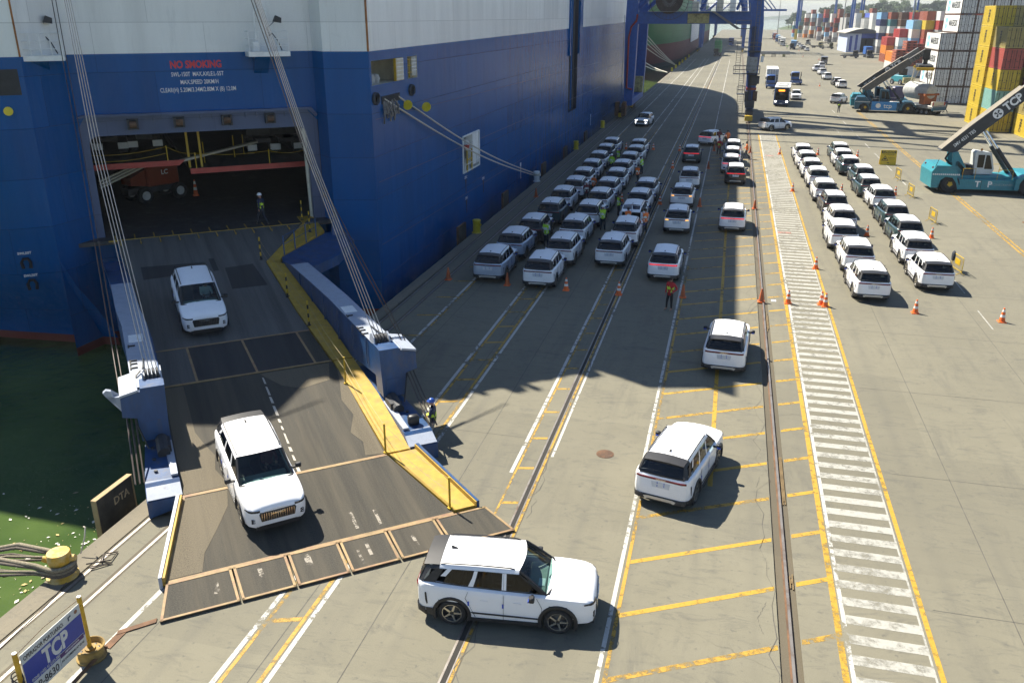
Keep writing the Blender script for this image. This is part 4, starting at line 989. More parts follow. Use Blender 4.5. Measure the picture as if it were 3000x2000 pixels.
TRIM = mat('black_trim', (.016, .016, .018), .5, var=.15); CHROME = mat('chrome', (.72, .70, .66), .18, 1.0, var=.05); SILV = mat('skid_silver', (.52, .51, .48), .38, .5)
LENS = mat('lamp_lens_dark', (.03, .03, .035), .12, var=.05); LENS_R = mat('tail_lens_red', (.13, .008, .012), .12, var=.1); LENS_A = mat('lamp_lens_clear', (.55, .57, .6), .1)
RIM_B = mat('rim_black', (.02, .02, .022), .3); RIM_S = mat('rim_cut_silver', (.62, .58, .50), .25, .85); TAPE = mat('blue_tape', (.012, .06, .42), .6)
INTR = mat('interior_grey', (.20, .22, .20), .8); SEAT = mat('seat_dark', (.05, .045, .05), .8); PLATE_W = mat('plate_white', (.55, .57, .6), .5)
LIT_R = mat('tail_lamp_lit', (.5, .01, .01), .3, emit=(1, .02, .03), es=.3); LIT_A = mat('indicator_lit', (.6, .25, .02), .3, emit=(1, .42, .05), es=1.4); LIT_W = mat('head_lamp_lit', (.8, .8, .8), .3, emit=(1, .97, .9), es=4.0)

ky = [-2.25, -2.20, -2.08, -1.9, -1.6, -1.2, -.6, 0, .6, 1.0, 1.3, 1.6, 1.9, 2.08, 2.19, 2.25]
kw = [.66, .80, .885, .915, .928, .930, .925, .922, .922, .925, .928, .922, .898, .845, .76, .60]
kt = [1.08, 1.155, 1.18, 1.175, 1.15, 1.12, 1.09, 1.07, 1.055, 1.055, 1.05, 1.035, 1.01, .97, .91, .82]
kb = [.46, .38, .33, .31, .27, .24, .23, .23, .23, .23, .24, .28, .31, .31, .33, .40]
def lerpk(K_, y):
    for i in range(len(ky) - 1):
        if ky[i] <= y <= ky[i + 1]:
            f = (y - ky[i]) / (ky[i + 1] - ky[i]); return K_[i] * (1 - f) + K_[i + 1] * f
    return K_[-1] if y > 0 else K_[0]
AXF, AXR, WR = 1.33, -1.342, .365
st = sorted(set([round(-2.25 + .0, 3), -2.235, -2.2, -2.15, -2.08, -1.98] + [round(-1.9 + .075 * i, 3) for i in range(53)] + [2.08, 2.14, 2.19, 2.23, 2.25]))
def section(y):
    w_, zt_, zb_ = lerpk(kw, y), lerpk(kt, y), lerpk(kb, y)
    cr = .075 if y > .9 else .02
    z3, z6 = zb_ + .2, zt_ - .11
    zs = lambda f: z3 + (z6 - z3) * f
    return [(0, zb_), (.85 * w_, zb_), (.965 * w_, zb_ + .05), (.99 * w_, z3), (1.0 * w_, zs(.25)), (.995 * w_, zs(.5)), (.985 * w_, zs(.78)), (.985 * w_, z6), (.955 * w_, zt_ - .03), (.90 * w_, zt_ + .006), (.80 * w_, zt_ + .016), (.55 * w_, zt_ + .016 + cr * .6), (.28 * w_, zt_ + .016 + cr * .92), (0, zt_ + .016 + cr)]
P = [[(x, y, z) for x, z in section(y)] for y in st]
def inarch(y, z): return min(math.hypot(y - AXF, z - WR), math.hypot(y - AXR, z - WR)) < .445
def skipf(a, b_):
    yc = (st[a] + st[a + 1]) / 2; zc = sum(P[a + i][b_ + j][2] for i in (0, 1) for j in (0, 1)) / 4
    if b_ in (0,) and True: return True
    if b_ <= 6 and inarch(yc, zc): return True
    if b_ >= 10 and -2.0 < yc < .98: return True
    if b_ >= 10 and yc >= .98: return True            # the bonnet is its own part
    return False
bd = MB(); bd.grid(P, 0, skipf)
for row in (P[0], P[-1]): bd.face(row)
bd.mirror_x()
hood = MB(); hr = [r for y, r in zip(st, P) if y >= .96]
hood.grid([[(x, y, z + .003) for (x, y, z) in r[9:]] for r in hr]); hood.mirror_x()

BELT0, BELT1 = 1.045, 1.10
def side_x(z): return .835 - (z - 1.05) * .32
def beltz(y): return lerpk(kt, max(-2.1, min(1.0, y))) + .004
# roof sheet
rf = MB()
def roofz(x, y): return 1.612 + .05 * (1 - (x / .67) ** 2) + .022 * (1 - ((y + .55) / 1.25) ** 2)
ry = [.34, .2, 0, -.3, -.6, -.9, -1.2, -1.5, -1.66]; rx = [-.655, -.6, -.45, -.2, 0, .2, .45, .6, .655]
rf.grid([[(x, y + (.10 * (1 - (x / .66) ** 2) if y > .3 else 0), roofz(x, y)) for x in rx] for y in ry])
# white cant rails under the roof edge
cant = MB()
for sx in (-1, 1):
    cant.grid([[(sx * .655, y, roofz(.655, y)), (sx * .70, y, roofz(.655, y) - .055), (sx * .712, y, roofz(.655, y) - .085)] for y in ry])
gs = MB()          # black greenhouse sides behind the panes
for sx in (-1, 1):
    g_ = [(1.06, .34 + .02), (.34, .34), (-1.66, -1.66), (-2.1, -1.82)]
    N_ = 10
    rows = []
    for i in range(N_ + 1):
        f = i / N_
        yb = 1.0 * (1 - f) + -2.06 * f; yt = .36 * (1 - f) + -1.76 * f
        rows.append([(sx * .80, yb, beltz(yb) - .02), (sx * .80, yb, beltz(yb) + .035), (sx * (.72 - .004), yt, roofz(.655, max(-1.66, min(.34, yt))) - .08)])
    gs.grid(rows, 0, lambda a, b_: b_ == 1 and 1 <= a <= 8)
def side_pt(sx, y, f, off=0):
    """point on the side glass: f=0 at the belt, 1 at the roof; y is measured at mid height"""
    zb_, zt_ = beltz(y) + .03, roofz(.655, max(-1.66, min(.3, y))) - .075
    z = zb_ + (zt_ - zb_) * f
    return (sx * (.806 + off - (.806 - .716) * f ** 1.3), y, z)
def pane(sx, poly, off=.006):
    k = MB(); k.face([side_pt(sx, y, f, off) for y, f in poly]); return k
win_polys = [[(.86, .04), (.02, .04), (.02, .97), (.30, .97), (.42, .8)], [(-.06, .04), (-.80, .04), (-.72, .5), (-.70, .97), (-.06, .97)], [(-.90, .04), (-1.56, .06), (-1.40, .97), (-.80, .97), (-.82, .6)]]
pillar_polys = [[(.03, .02), (-.035, .02), (-.035, .98), (.03, .98)], [(-.042, .02), (-.085, .02), (-.075, .98), (-.042, .98)], [(-.80, .02), (-.93, .02), (-.83, .55), (-.78, .98), (-.69, .98), (-.74, .5)], [(-1.50, .5), (-1.63, .5), (-1.46, 1.0), (-1.34, 1.0)]]
ws = MB()
ws.grid([[(x * (1 - .17 * f), (1.03 + .17 * (1 - (x / .80) ** 2)) * (1 - f) + (.345 + .10 * (1 - (x / .80) ** 2)) * f, 1.055 + .02 * (1 - abs(x)) + (roofz(x * .82, .34) - 1.06) * f - (.02 * (1 - abs(x))) * f) for x in [-.78, -.6, -.4, -.2, 0, .2, .4, .6, .78]] for f in (0, .25, .5, .75, 1)])
wsf = MB()         # black windscreen frame / A-pillars and cowl
for sx in (-1, 1):
    wsf.tube([(sx * .79, 1.04, 1.05), (sx * .73, .72, 1.33), (sx * .665, .35, 1.605)], .035, 6)
wsf.tube([(x, 1.06 + .17 * (1 - (x / .80) ** 2), 1.065 + .02 * (1 - abs(x))) for x in (-.78, -.5, -.2, .2, .5, .78)], .035, 6)
wsf.tube([(-.5, 1.13, 1.11), (-.1, 1.12, 1.12), (.2, 1.05, 1.16)], .012, 4)
rw = MB()
rw.grid([[(x * (1 - .12 * f), -2.185 - .05 * (1 - (x / .74) ** 2) + f * .22, 1.215 + .33 * f) for x in (-.68, -.5, -.25, 0, .25, .5, .68)] for f in (0, .5, 1)])
tail = MB()        # black tailgate surround and roof spoiler
tail.grid([[(x, -1.655, roofz(x, -1.655) + .004), (x * .98, -1.88, 1.61 + .03 * (1 - (x / .66) ** 2)), (x * .95, -2.07, 1.58 + .03 * (1 - (x / .66) ** 2)), (x * .95, -2.06, 1.55), (x * .95, -1.94, 1.535)] for x in (-.66, -.5, -.2, 0, .2, .5, .66)])
for sx in (-1, 1):
    tail.grid([[(sx * .66, -1.655, 1.60), (sx * .715, -1.655, 1.53)], [(sx * .63, -2.02, 1.56), (sx * .69, -1.9, 1.50)], [(sx * .67, -2.1, 1.38), (sx * .76, -2.0, 1.36)], [(sx * .72, -2.19, 1.20), (sx * .81, -2.09, 1.185)]])
    tail.face([(sx * .595, -1.97, 1.545), (sx * .64, -2.03, 1.55), (sx * .73, -2.2, 1.195), (sx * .68, -2.2, 1.215)])
tail.grid([[(x, -2.235 + .06 * abs(x), 1.22), (x, -2.235 + .05 * abs(x), 1.16)] for x in (-.72, -.4, 0, .4, .72)])
def edge_y(x, front):
    x = abs(x); tab = [(.0, 2.25), (.60, 2.25), (.76, 2.19), (.845, 2.08), (.90, 1.9)] if front else [(.0, 2.25), (.66, 2.25), (.80, 2.20), (.885, 2.08), (.915, 1.9)]
    for (a, b_), (c_, d_) in zip(tab, tab[1:]):
        if a <= x <= c_: return b_ + (d_ - b_) * (x - a) / (c_ - a)
    return tab[-1][1]
def on_rear(x, z):
    """y of the rear fascia at x, z"""
    return -edge_y(x, False) - .004 + max(0, z - 1.0) * .5
clad = MB()        # black wheel arches, sills and lower bumpers
for sx in (-1, 1):
    for ax in (AXF, AXR):
        n_ = 20; ang = [R(-22 + 224 * i / n_) for i in range(n_ + 1)]
        clad.grid([[(sx * .875, ax + r_ * math.cos(a), WR + r_ * math.sin(a)) if j == 0 else (sx * (.932 + (.012 if j in (1, 2) else -.02)), ax + r_ * math.cos(a), WR + r_ * math.sin(a)) for j, r_ in enumerate((.40, .415, .485, .50))] for a in ang])
    clad.box(sx * .90 if sx > 0 else -.935, .935 if sx > 0 else -.90, -.90, .88, .215, .30)
    clad.prism([(-.86, .47), (-.80, .435), (.84, .41), (.86, .445), (-.78, .475)], lambda u, v: (sx * .925, u, v), lambda u, v: (sx * .938, u, v))
# shut lines
    for (y0, z0, y1, z1) in ((.90, .34, .93, .75), (.93, .75, .80, 1.02), (-.03, .32, -.03, 1.03), (-.86, .60, -.99, .86), (-.99, .86, -.92, 1.05), (-.74, .33, -.86, .60)):
        clad.prism([(y0 - .004, z0), (y0 + .004, z0), (y1 + .004, z1), (y1 - .004, z1)], lambda u, v: (sx * .915, u, v), lambda u, v: (sx * (.9285 if v < .9 else .922), u, v))
    clad.prism([(-2.02, .93), (-1.985, .93), (-1.95, .62), (-1.98, .60), (-2.01, .72)], lambda u, v: (sx * .86, u, v), lambda u, v: (sx * .912, u, v))
clad.grid([[(x, on_rear(x, .5) - .006, .49), (x, on_rear(x, .4) - .028, .46), (x, on_rear(x, .3) - .02, .32), (x, -1.98, .24)] for x in (-.90, -.86, -.80, -.72, -.66, -.3, 0, .3, .66, .72, .80, .86, .90)])
for sx in (-1, 1): clad.grid([[(sx * .90, -2.0, .49), (sx * .90, -2.0, .30)], [(sx * .935, -1.83, .50), (sx * .925, -1.83, .27)]])
clad.box(-.62, .62, 2.05, 2.215, .22, .37)
under = MB(); under.box(-.62, .62, -2.1, 2.0, .22, .55); under.box(-.86, .86, -.86, .84, .23, .50)
for sx in (-1, 1):
    for ax in (AXF, AXR): under.box(sx * .60 - .02, sx * .60 + .02, ax - .5, ax + .5, .3, .95)
under.box(-.85, .85, 1.0, 1.04, .4, 1.0); under.box(-.85, .85, -1.2, -1.16, .4, 1.0)
skid = MB(); skid.prism([(-.52, .42), (-.40, .455), (.40, .455), (.52, .42), (.46, .33), (.36, .365), (-.36, .365), (-.46, .33)], lambda u, v: (u, -2.296, v), lambda u, v: (u, -2.20, v))
lbar = MB(); xs = [-.80 + 1.6 * i / 16 for i in range(17)]
lbar.grid([[(x, on_rear(x, 1.0) + .005, 1.10), (x, on_rear(x, 1.0) - .014, 1.09), (x, on_rear(x, 1.0) - .016, 1.045), (x, on_rear(x, 1.0) - .002, 1.03)] for x in xs])
lend = MB()
for sx in (-1, 1): lend.grid([[(sx * x, on_rear(x, 1.0) - .02, 1.088), (sx * x, on_rear(x, 1.0) - .02, 1.048)] for x in (.58, .66, .74, .80)])
plate = MB(); plate.prism([(-.30, .96), (.30, .96), (.27, .78), (-.27, .78)], lambda u, v: (u, -2.262, v), lambda u, v: (u, -2.25, v))
hls = {-1: MB(), 1: MB()}; dr = MB(); fog = MB()
def on_front(x, z): return edge_y(x, True) + .006 - max(0, z - .82) * .5
for sx in (-1, 1):
    hls[sx].grid([[(sx * x, on_front(x, .9) + .012, .935 - .02 * (x - .5)), (sx * x, on_front(x, .86) + .014, .875 - .01 * (x - .5))] for x in (.50, .58, .66, .74, .80)])
    hls[sx].grid([[(sx * .80, on_front(.80, .9) + .012, .929), (sx * .80, on_front(.8, .86) + .014, .872)], [(sx * .875, 1.97, .925), (sx * .875, 1.97, .885)]])
    for z in (.63, .545): fog.cbox(sx * .70 - .055, sx * .70 + .055, on_front(.7, .6) - .04, on_front(.7, .6) + .012, z - .035, z + .035, .01); dr.box(sx * .70 - .04, sx * .70 + .0, on_front(.7, .6) + .012, on_front(.7, .6) + .016, z + .005, z + .03)
gri = MB(); gri.prism([(-.50, .86), (.50, .86), (.53, .80), (.48, .55), (-.48, .55), (-.53, .80)], lambda u, v: (u, 2.2, v), lambda u, v: (u, 2.268 - max(0, v - .8) * .2, v))
slat = MB()
for i in range(15):
    x = -.46 + .92 * i / 14; slat.box(x - .010, x + .010, 2.26, 2.288, .565 + .01 * abs(i - 7) / 7, .84)
mir = MB(); mtape = MB()
for sx in (1,):
    mir.cbox(sx * .96, sx * 1.14, .62, .76, 1.02, 1.17, .03); mir.box(.84, .97, .66, .72, 1.03, 1.08)
    mtape.box(1.0, 1.12, .60, .62, 1.03, 1.08)
rail_ = MB()
for sx in (1,): rail_.tube([(sx * .635, .22, roofz(.635, .22) + .005), (sx * .65, .1, roofz(.65, .1) + .035), (sx * .65, -.7, roofz(.65, -.7) + .04), (sx * .65, -1.5, roofz(.65, -1.5) + .035), (sx * .635, -1.64, roofz(.635, -1.64) + .005)], .018, 6)
fin = MB(); fin.prism([(-1.28, 0), (-1.48, 0), (-1.49, .09), (-1.46, .09)], lambda u, v: (-.03, u, 1.66 + v), lambda u, v: (.03 if v == 0 else .008, u, 1.66 + v))
fin.v = [(x if z < 1.7 else x * .3, y, z) for x, y, z in fin.v]
dash = MB(); dash.cbox(-.70, .70, .50, 1.02, .82, 1.0, .05); dash.cbox(-.70, .70, .2, .3, .5, .55, .01)
seat = MB()
for x in (-.37, .37):
    seat.cbox(x - .24, x + .24, -.45, .12, .5, .68, .05); seat.cbox(x - .23, x + .23, -.62, -.42, .55, 1.25, .06); seat.cbox(x - .13, x + .13, -.60, -.48, 1.27, 1.45, .04)
seat.cbox(-.68, .68, -1.35, -.85, .5, .7, .05); seat.cbox(-.68, .68, -1.55, -1.33, .55, 1.22, .06)
stw = MB(); T = Matrix.Translation((-.37, .42, 1.0)) @ Matrix.Rotation(R(65), 4, 'X'); stw.tube([T @ Vector((.17 * math.cos(a), .17 * math.sin(a), 0)) for a in [R(i * 30) for i in range(13)]], .016, 5); stw.cbox(-.44, -.30, .40, .50, .92, 1.02, .01)
spoke = MB(); rimo = MB(); Ty = Matrix.Rotation(R(90), 4, 'Y')
RR = .255
rimo.lathe([(.02, .07), (.07, .08), (.09, .06), (.21, .035), (RR - .01, .075), (RR, .10), (RR, -.1)], 30, Ty)
for i in range(5):
    a = R(90 + 72 * i)
    for (r0, r1, w0, w1) in ((.05, RR - .012, .030, .020),):
        T2 = Ty @ Matrix.Rotation(a, 4, 'Z'); spoke.prism([(r0, -w0), (r1, -w1), (r1, w1), (r0, w0)], lambda u, v: tuple(T2 @ Vector((u, v, .06))), lambda u, v: tuple(T2 @ Vector((u, v, .104))))
spoke.lathe([(RR - .002, .096), (RR - .002, .108), (RR - .018, .106), (RR - .018, .09)], 30, Ty, cap=False)
tyre = MB(); tyre.lathe([(.245, .105), (.30, .118), (.345, .108), (WR, .07), (WR, -.07), (.345, -.108), (.30, -.118), (.245, -.105)], 34, Ty, cap=False)
tyme = tyre.mesh('tyre', RUBBER, 50); rime = rimo.mesh('rim', RIM_B, 40); spme = spoke.mesh('rim_spokes', RIM_S, 30)

def make_suv(label):
    r = thing('white_suv', label, 'car')
    o = bd.build('body', CW, r, 32); clo = clad.build('cladding', TRIM, r, 40); under.build('underbody', BLACK, r)
    hood.build('bonnet', FILM, r, 40)
    rfo = rf.build('roof', FILM, r, 40)
    cant.build('cant_rail', CW, r, 40); gs.build('pillar_trim', TRIM, r)
    ws.build('windscreen', GLASS_F, r, 60, fix=False); wsf.build('windscreen_frame', TRIM, r, 50)
    rw.build('rear_window', GLASS_D, r, 60, fix=False); tail.build('tailgate_trim', TRIM, r, 40)
    for sx in (-1, 1):
        for wp in win_polys: pane(sx, wp).build('side_window', GLASS_D, r, fix=False)
        for pp in pillar_polys: pane(sx, pp, .009).build('pillar_cover', CW, r, fix=False)
        for ax in (AXF, AXR):
            w_ = link('wheel', tyme, r, loc=(sx * .80, ax, WR)); 
            if sx < 0: w_.rotation_euler = (0, 0, math.pi)
            link('rim', rime, w_); link('rim_spokes', spme, w_)
        mo = link('mirror', mir.mesh('mirror', TRIM, 40), r); tp = link('tape', mtape.mesh('tape', TAPE), mo)
        ra = link('roof_rail', rail_.mesh('roof_rail', TRIM, 50), r)
        if sx < 0:
            mo.scale = (-1, 1, 1); ra.scale = (-1, 1, 1)
        tb = MB(); tb.box(sx * .925 if sx > 0 else -.933, .933 if sx > 0 else -.925, -.06, -.02, .66, .78); tb.box(sx * .925 if sx > 0 else -.938, .938 if sx > 0 else -.925, -.93, -.89, .66, .78); tb.build('tape', TAPE, r)
        hd = MB()
        for y_ in (.22, -.62): hd.prism([(y_, .815), (y_ + .2, .81), (y_ + .2, .83), (y_, .84)], lambda u, v: (sx * .915, u, v), lambda u, v: (sx * .924, u, v))
        hd.build('door_handle', CW, r)
    skid.build('skid_plate', SILV, r); lb = lbar.build('light_bar', LENS_R, r, 40); lend.build('tail_lamp', LENS_R, lb)
    plate.build('plate_recess', PLATE_W, r)
    tq = MB()
    for x, z in ((-.12, .88), (-.12, .78), (.10, .88), (.10, .80)): tq.box(x, x + .025, -2.268, -2.262, z + .04, z + .09)
    tq.build('tape', TAPE, r)
    [hls[q_].build('headlight', LENS, r, 40) for q_ in (-1, 1)]; fo = fog.build('fog_lamp', LENS, r); dr.build('lamp_element', LENS_A, fo)
    go = gri.build('grille', BLACK, r); slat.build('grille_slats', CHROME, go)
    link('brand_lettering', text_mesh('JAECOO', .085, CHROME, .003, .008, sx=1.25), go, T=frame((0, 2.296, .79), (-1, 0, 0), (0, 0, 1)))
    link('tail_lettering', text_mesh('JAECOO', .055, CHROME, .002, .004, sx=1.5), lb, T=frame((0, -2.276, 1.067), (1, 0, 0), (0, 0, 1)))
    fin.build('antenna_fin', TRIM, r); dash.build('dashboard', INTR, r); seat.build('seats', SEAT, r, 40); stw.build('steering_wheel', TRIM, r, 50)
    sh = MB(); sh.box(.05, .35, .78, .95, 1.005, 1.012); sh.build('paper_sheet', PLATE_W, r)
    return r
bpy.context.view_layer.update()
suv = make_suv('white SUV crossing the quay in front of the ramp, seen from its right side')
suv.location = (-4.50, 17.80, 0); suv.rotation_euler = (0, 0, R(-83.6))
make_proto(suv)
SWG = {'suv_white': CG}; SWK = {'suv_white': CK, 'protective_film_white': FILM}; SWS = {'suv_white': CS}
def swap(col=None, lit=None):
    d_ = {}
    if col == 'g': d_.update({'suv_white': CG, })
    if col == 'k': d_.update({'suv_white': CK})
    if col == 's': d_.update({'suv_white': CS})
    if lit == 'r': d_.update({'tail_lens_red': LIT_R})
    return d_
CNAME = {None: 'white', 'g': 'dark green', 'k': 'black', 's': 'silver grey'}
def park(x, y, label, group=None, rz=0, col=None, lit=None, far=False):
    """x,y: rear roof edge as surveyed; the car's centre lies 1.9 m ahead"""
    cx, cy = x - 1.9 * math.sin(rz) + rnd.uniform(-.06, .06), y + 1.9 * math.cos(rz)
    o = dup(suv, label, 'car', group, (cx, cy, 0), rz + R(rnd.uniform(-1.3, 1.3)), swap=swap(col, lit))
    o.name = {None: 'white_suv', 'g': 'green_suv', 'k': 'black_suv', 's': 'silver_suv'}[col]
    if lit == 'a':
        for c_ in o.children:
            if c_.name.startswith('light_bar'):
                for q_ in c_.children:
                    if q_.name.startswith('tail_lamp'): q_.material_slots[0].link = 'OBJECT'; q_.material_slots[0].material = LIT_A
    return o
L1 = [(-12.8, 45.81, 's'), (-12.73, 50.66, 's'), (-12.42, 54.9, 'k'), (-12.33, 60.55, 'g'), (-12.38, 65.5, None), (-12.27, 70.2, None), (-12.35, 74.9, None), (-12.43, 79.8, None), (-12.51, 85.2, None), (-12.58, 90.5, 'g'), (-12.61, 95.7, None)]
L2 = [(-9.68, 45.2), (-9.5, 50.0), (-9.53, 55.3), (-9.43, 60.5), (-9.47, 65.5), (-9.42, 70.3), (-9.42, 75.3), (-9.44, 80.2), (-9.4, 85.3), (-9.37, 90.3), (-9.49, 95.2)]
L3 = [(-6.36, 50.5), (-6.18, 55.5), (-6.32, 61.3), (-6.33, 66.0), (-6.26, 70.8)]
for i, (x, y, c_) in enumerate(L1):
    if c_ == 's': lab = ['silver grey SUV at the tail end of the row beside the ship', 'silver grey SUV parked just ahead of the last one beside the ship'][i]
    elif c_ == 'k': lab = 'black SUV in the parked row beside the ship'
    elif c_ == 'g': lab = ['dark green SUV right ahead of the black one beside the ship', 'dark green SUV near the head of the row beside the ship'][0 if i < 5 else 1]
    else: lab = 'white SUV, %s car from the tail of the row nearest the ship' % ORD[i]
    park(x, y, lab, 'cars in the row nearest the ship', col=c_)
for i, (x, y) in enumerate(L2): park(x, y, 'white SUV, %s car from the tail of the second row from the ship' % ORD[i], 'cars in the second row from the ship')
for i, (x, y) in enumerate(L3):
    if i == 2: continue
    park(x, y, 'white SUV, %s car from the tail of the short row beside the flush groove' % ORD[i], 'cars in the short third row')
# the car being inspected with its tailgate raised
hx, hy = L3[2]
oc = dup(suv, 'white SUV with raised tailgate being inspected by workers in orange vests', 'car', None, (hx, hy + 1.9, 0), 0, drop=('rear_window', 'tailgate_trim', 'light_bar', 'plate_recess'))
k = MB(); T = Matrix.Translation((0, -1.72, 1.60)) @ Matrix.Rotation(R(12), 4, 'X'); k.cbox(-.68, .68, -1.15, 0, -.05, .03, .03, T=T); tg = k.build('tailgate', CW, oc)
k = MB(); k.box(-.60, .60, -.75, -.1, .032, .04, T=T); k.build('tailgate_window', GLASS_D, tg)
k = MB(); k.box(-.66, .66, -2.262, -2.255, .62, 1.42); k.build('boot_opening', MATS['hole_black'], oc)
for (x, y, rz, lit, lab) in ((-3.02, 48.3, 0, 'r', 'white SUV with red brake lamps behind the worker in red'), (-3.05, 60.2, 0, 'a', 'white SUV with amber indicators, hindmost of three queued beside the white line'), (-3.19, 69.0, 0, 'a', 'white SUV with amber indicators, middle of three queued beside the white line'), (-3.13, 77.3, 0, None, 'white SUV without lit lamps heading the three queued beside the white line'), (-2.57, 105.4, R(-24), 'r', 'white SUV turning across the white line near the inspectors')):
    park(x, y, lab, None, rz, None, lit)
park(-3.66, 91.9, 'dark green SUV waiting alone in the lane beside the flush rail groove', None, 0, 'g', 'r')
for i, (x, y, c_, lit) in enumerate(((.84, 61.6, None, 'r'), (.84, 80.5, 'k', 'r'), (.45, 86.2, None, 'r'), (.52, 91.6, None, 'r'), (.54, 97.2, None, None))):
    park(x, y, ['white SUV standing alone on the yellow hatching with brake lamps lit', 'black SUV with lit brake lamps at the back of the queue by the crane rail', 'white SUV right in front of the black one in the queue by the crane rail', 'white SUV second ahead of the black one in the queue by the crane rail', 'white SUV at the head of the queue by the crane rail'][i], None, 0, c_, lit)
park(.7, 35.12, 'white SUV driving away along the yellow spine line', None, R(-2), None)
park(-1.02, 23.79, 'white SUV driving over the white line towards the yellow hatching', None, R(-13), None)
RC1 = [(8.15, 47.25, None), (8.16, 52.8, None), (7.93, 58.1, None), (8.34, 63.1, None), (8.35, 68.6, 'k'), (8.08, 74.1, None), (8.1, 80.4, None), (7.91, 85.4, None), (7.79, 90.4, None), (7.75, 95.5, None)]
for i, (x, y, c_) in enumerate(RC1): park(x, y, ('white SUV, %s car from the tail of the row beside the zebra walkway' % ORD[i]) if not c_ else 'black SUV in the parked row beside the zebra walkway', 'cars in the row beside the walkway', R(1.2), c_)
RC2 = [(11.92, 50.05, None), (11.92, 55.35, None), (12.2, 60.5, 'g'), (12.17, 65.7, 'g'), (12.27, 72.0, None), (11.92, 77.0, 'g'), (12.21, 82.6, 'g'), (11.61, 88.0, 'g'), (11.53, 92.8, None), (11.64, 97.6, 'g')]
for i, (x, y, c_) in enumerate(RC2): park(x, y, ('dark green' if c_ else 'white') + ' SUV, %s car from the tail of the row beside the yellow barriers' % ORD[i], 'cars in the row beside the barriers', R(1.0), c_)
# on the ramp
sl_ = math.atan(3.48 / 28.2); rzn = math.atan2(-NV.x, NV.y)
def ramp_car(s_, t_, ang, lab):
    o = dup(suv, lab, 'car', None, W(s_, t_, zr(t_) + .012)); o.name = 'white_suv'
    o.rotation_euler = (Matrix.Rotation(rzn + ang, 4, 'Z') @ Matrix.Rotation(-sl_, 4, 'X')).to_euler(); return o
ramp_car(3.82, 11.35, R(1), 'white SUV driving down the shaded upper part of the ramp')
ramp_car(4.05, 24.55, R(4), 'white SUV driving down the sunlit lower part of the ramp')
# traffic further along the quay
def far_car(x, y, rz, lab, col=None, lit=None): return park(x, y, lab, None, rz, col, lit)
far_car(4.5, 122.0, R(-52), 'white SUV crossing the crane rail behind the walkway')
far_car(17.62, 163.9, R(-24), 'white SUV driving past the worker standing by the double yellow line')
for i, (x, y, c_) in enumerate(((22.45, 199.5, None), (22.29, 207.5, 'k'), (21.89, 225.8, None), (22.29, 244.6, None), (22.17, 261, None), (24.83, 278, None))): park(x, y, ['white SUV last in the convoy driving towards the van', 'black SUV with red lamps in the convoy driving towards the van', 'white SUV driving in the convoy between the black one and the van'][min(i, 2)], 'white cars in the convoy behind the van' if i > 1 else None, R(4), c_)
for i, (x, y, c_) in enumerate(((30.0, 412, None), (29.9, 431, 'k'), (30.2, 453, None), (30.9, 480, None), (31.2, 505, 's'))): park(x, y, {None: 'white SUV in the distant queue beside the blue trailers', 'k': 'black SUV in the distant queue beside the blue trailers', 's': 'silver SUV in the distant queue beside the blue trailers'}[c_], 'white cars in the distant queue' if not c_ else None, R(2), c_)
# two white SUVs of another make facing the camera
f1 = dup(suv, 'white SUV with lit headlamps driving along the ship towards the parked rows', 'car', None, (-11.7, 124.2, 0), R(180 - 8), swap={'lamp_lens_dark': LIT_W}); f1.name = 'white_suv'
f2 = dup(suv, 'white SUV driving beside the bus towards the parked rows', 'car', None, (11.4, 171, 0), R(180 - 3), swap={'lamp_lens_dark': LENS}); f2.name = 'white_suv'
# ------------------------------------------------------------------ people
SKIN = mat('skin', (.32, .17, .11), .6, var=.1); NAVY = mat('navy_cloth', (.012, .02, .05), .85, var=.25, scale=12); DKBLUE = mat('dark_work_cloth', (.02, .025, .035), .85, var=.3, scale=12)
GREYC = mat('grey_trousers', (.25, .25, .23), .85, var=.2, scale=12); HIVIS = mat('hi_vis_yellow', (.42, .68, .03), .7, var=.1); HIORG = mat('hi_vis_orange', (.75, .16, .02), .7, var=.1); REDC = mat('red_cloth', (.42, .02, .02), .8, var=.15); MAROON = mat('maroon_cloth', (.12, .012, .02), .8, var=.2)
REFL = mat('reflective_band', (.62, .66, .60), .4, var=.05); REFL_Y = mat('reflective_yellow', (.55, .75, .05), .5, var=.05); HARD_W = mat('hard_hat_white', (.72, .74, .76), .35, var=.03); HARD_B = mat('hard_hat_blue', (.02, .07, .3), .35); BOOT = mat('boot_black', (.014, .013, .012), .6); HAIR = mat('hair_dark', (.015, .011, .009), .8, var=.3); SHIRTW = mat('shirt_pale', (.5, .53, .58), .8, var=.1)
EYE = mat('eye_dark', (.02, .015, .012), .3)
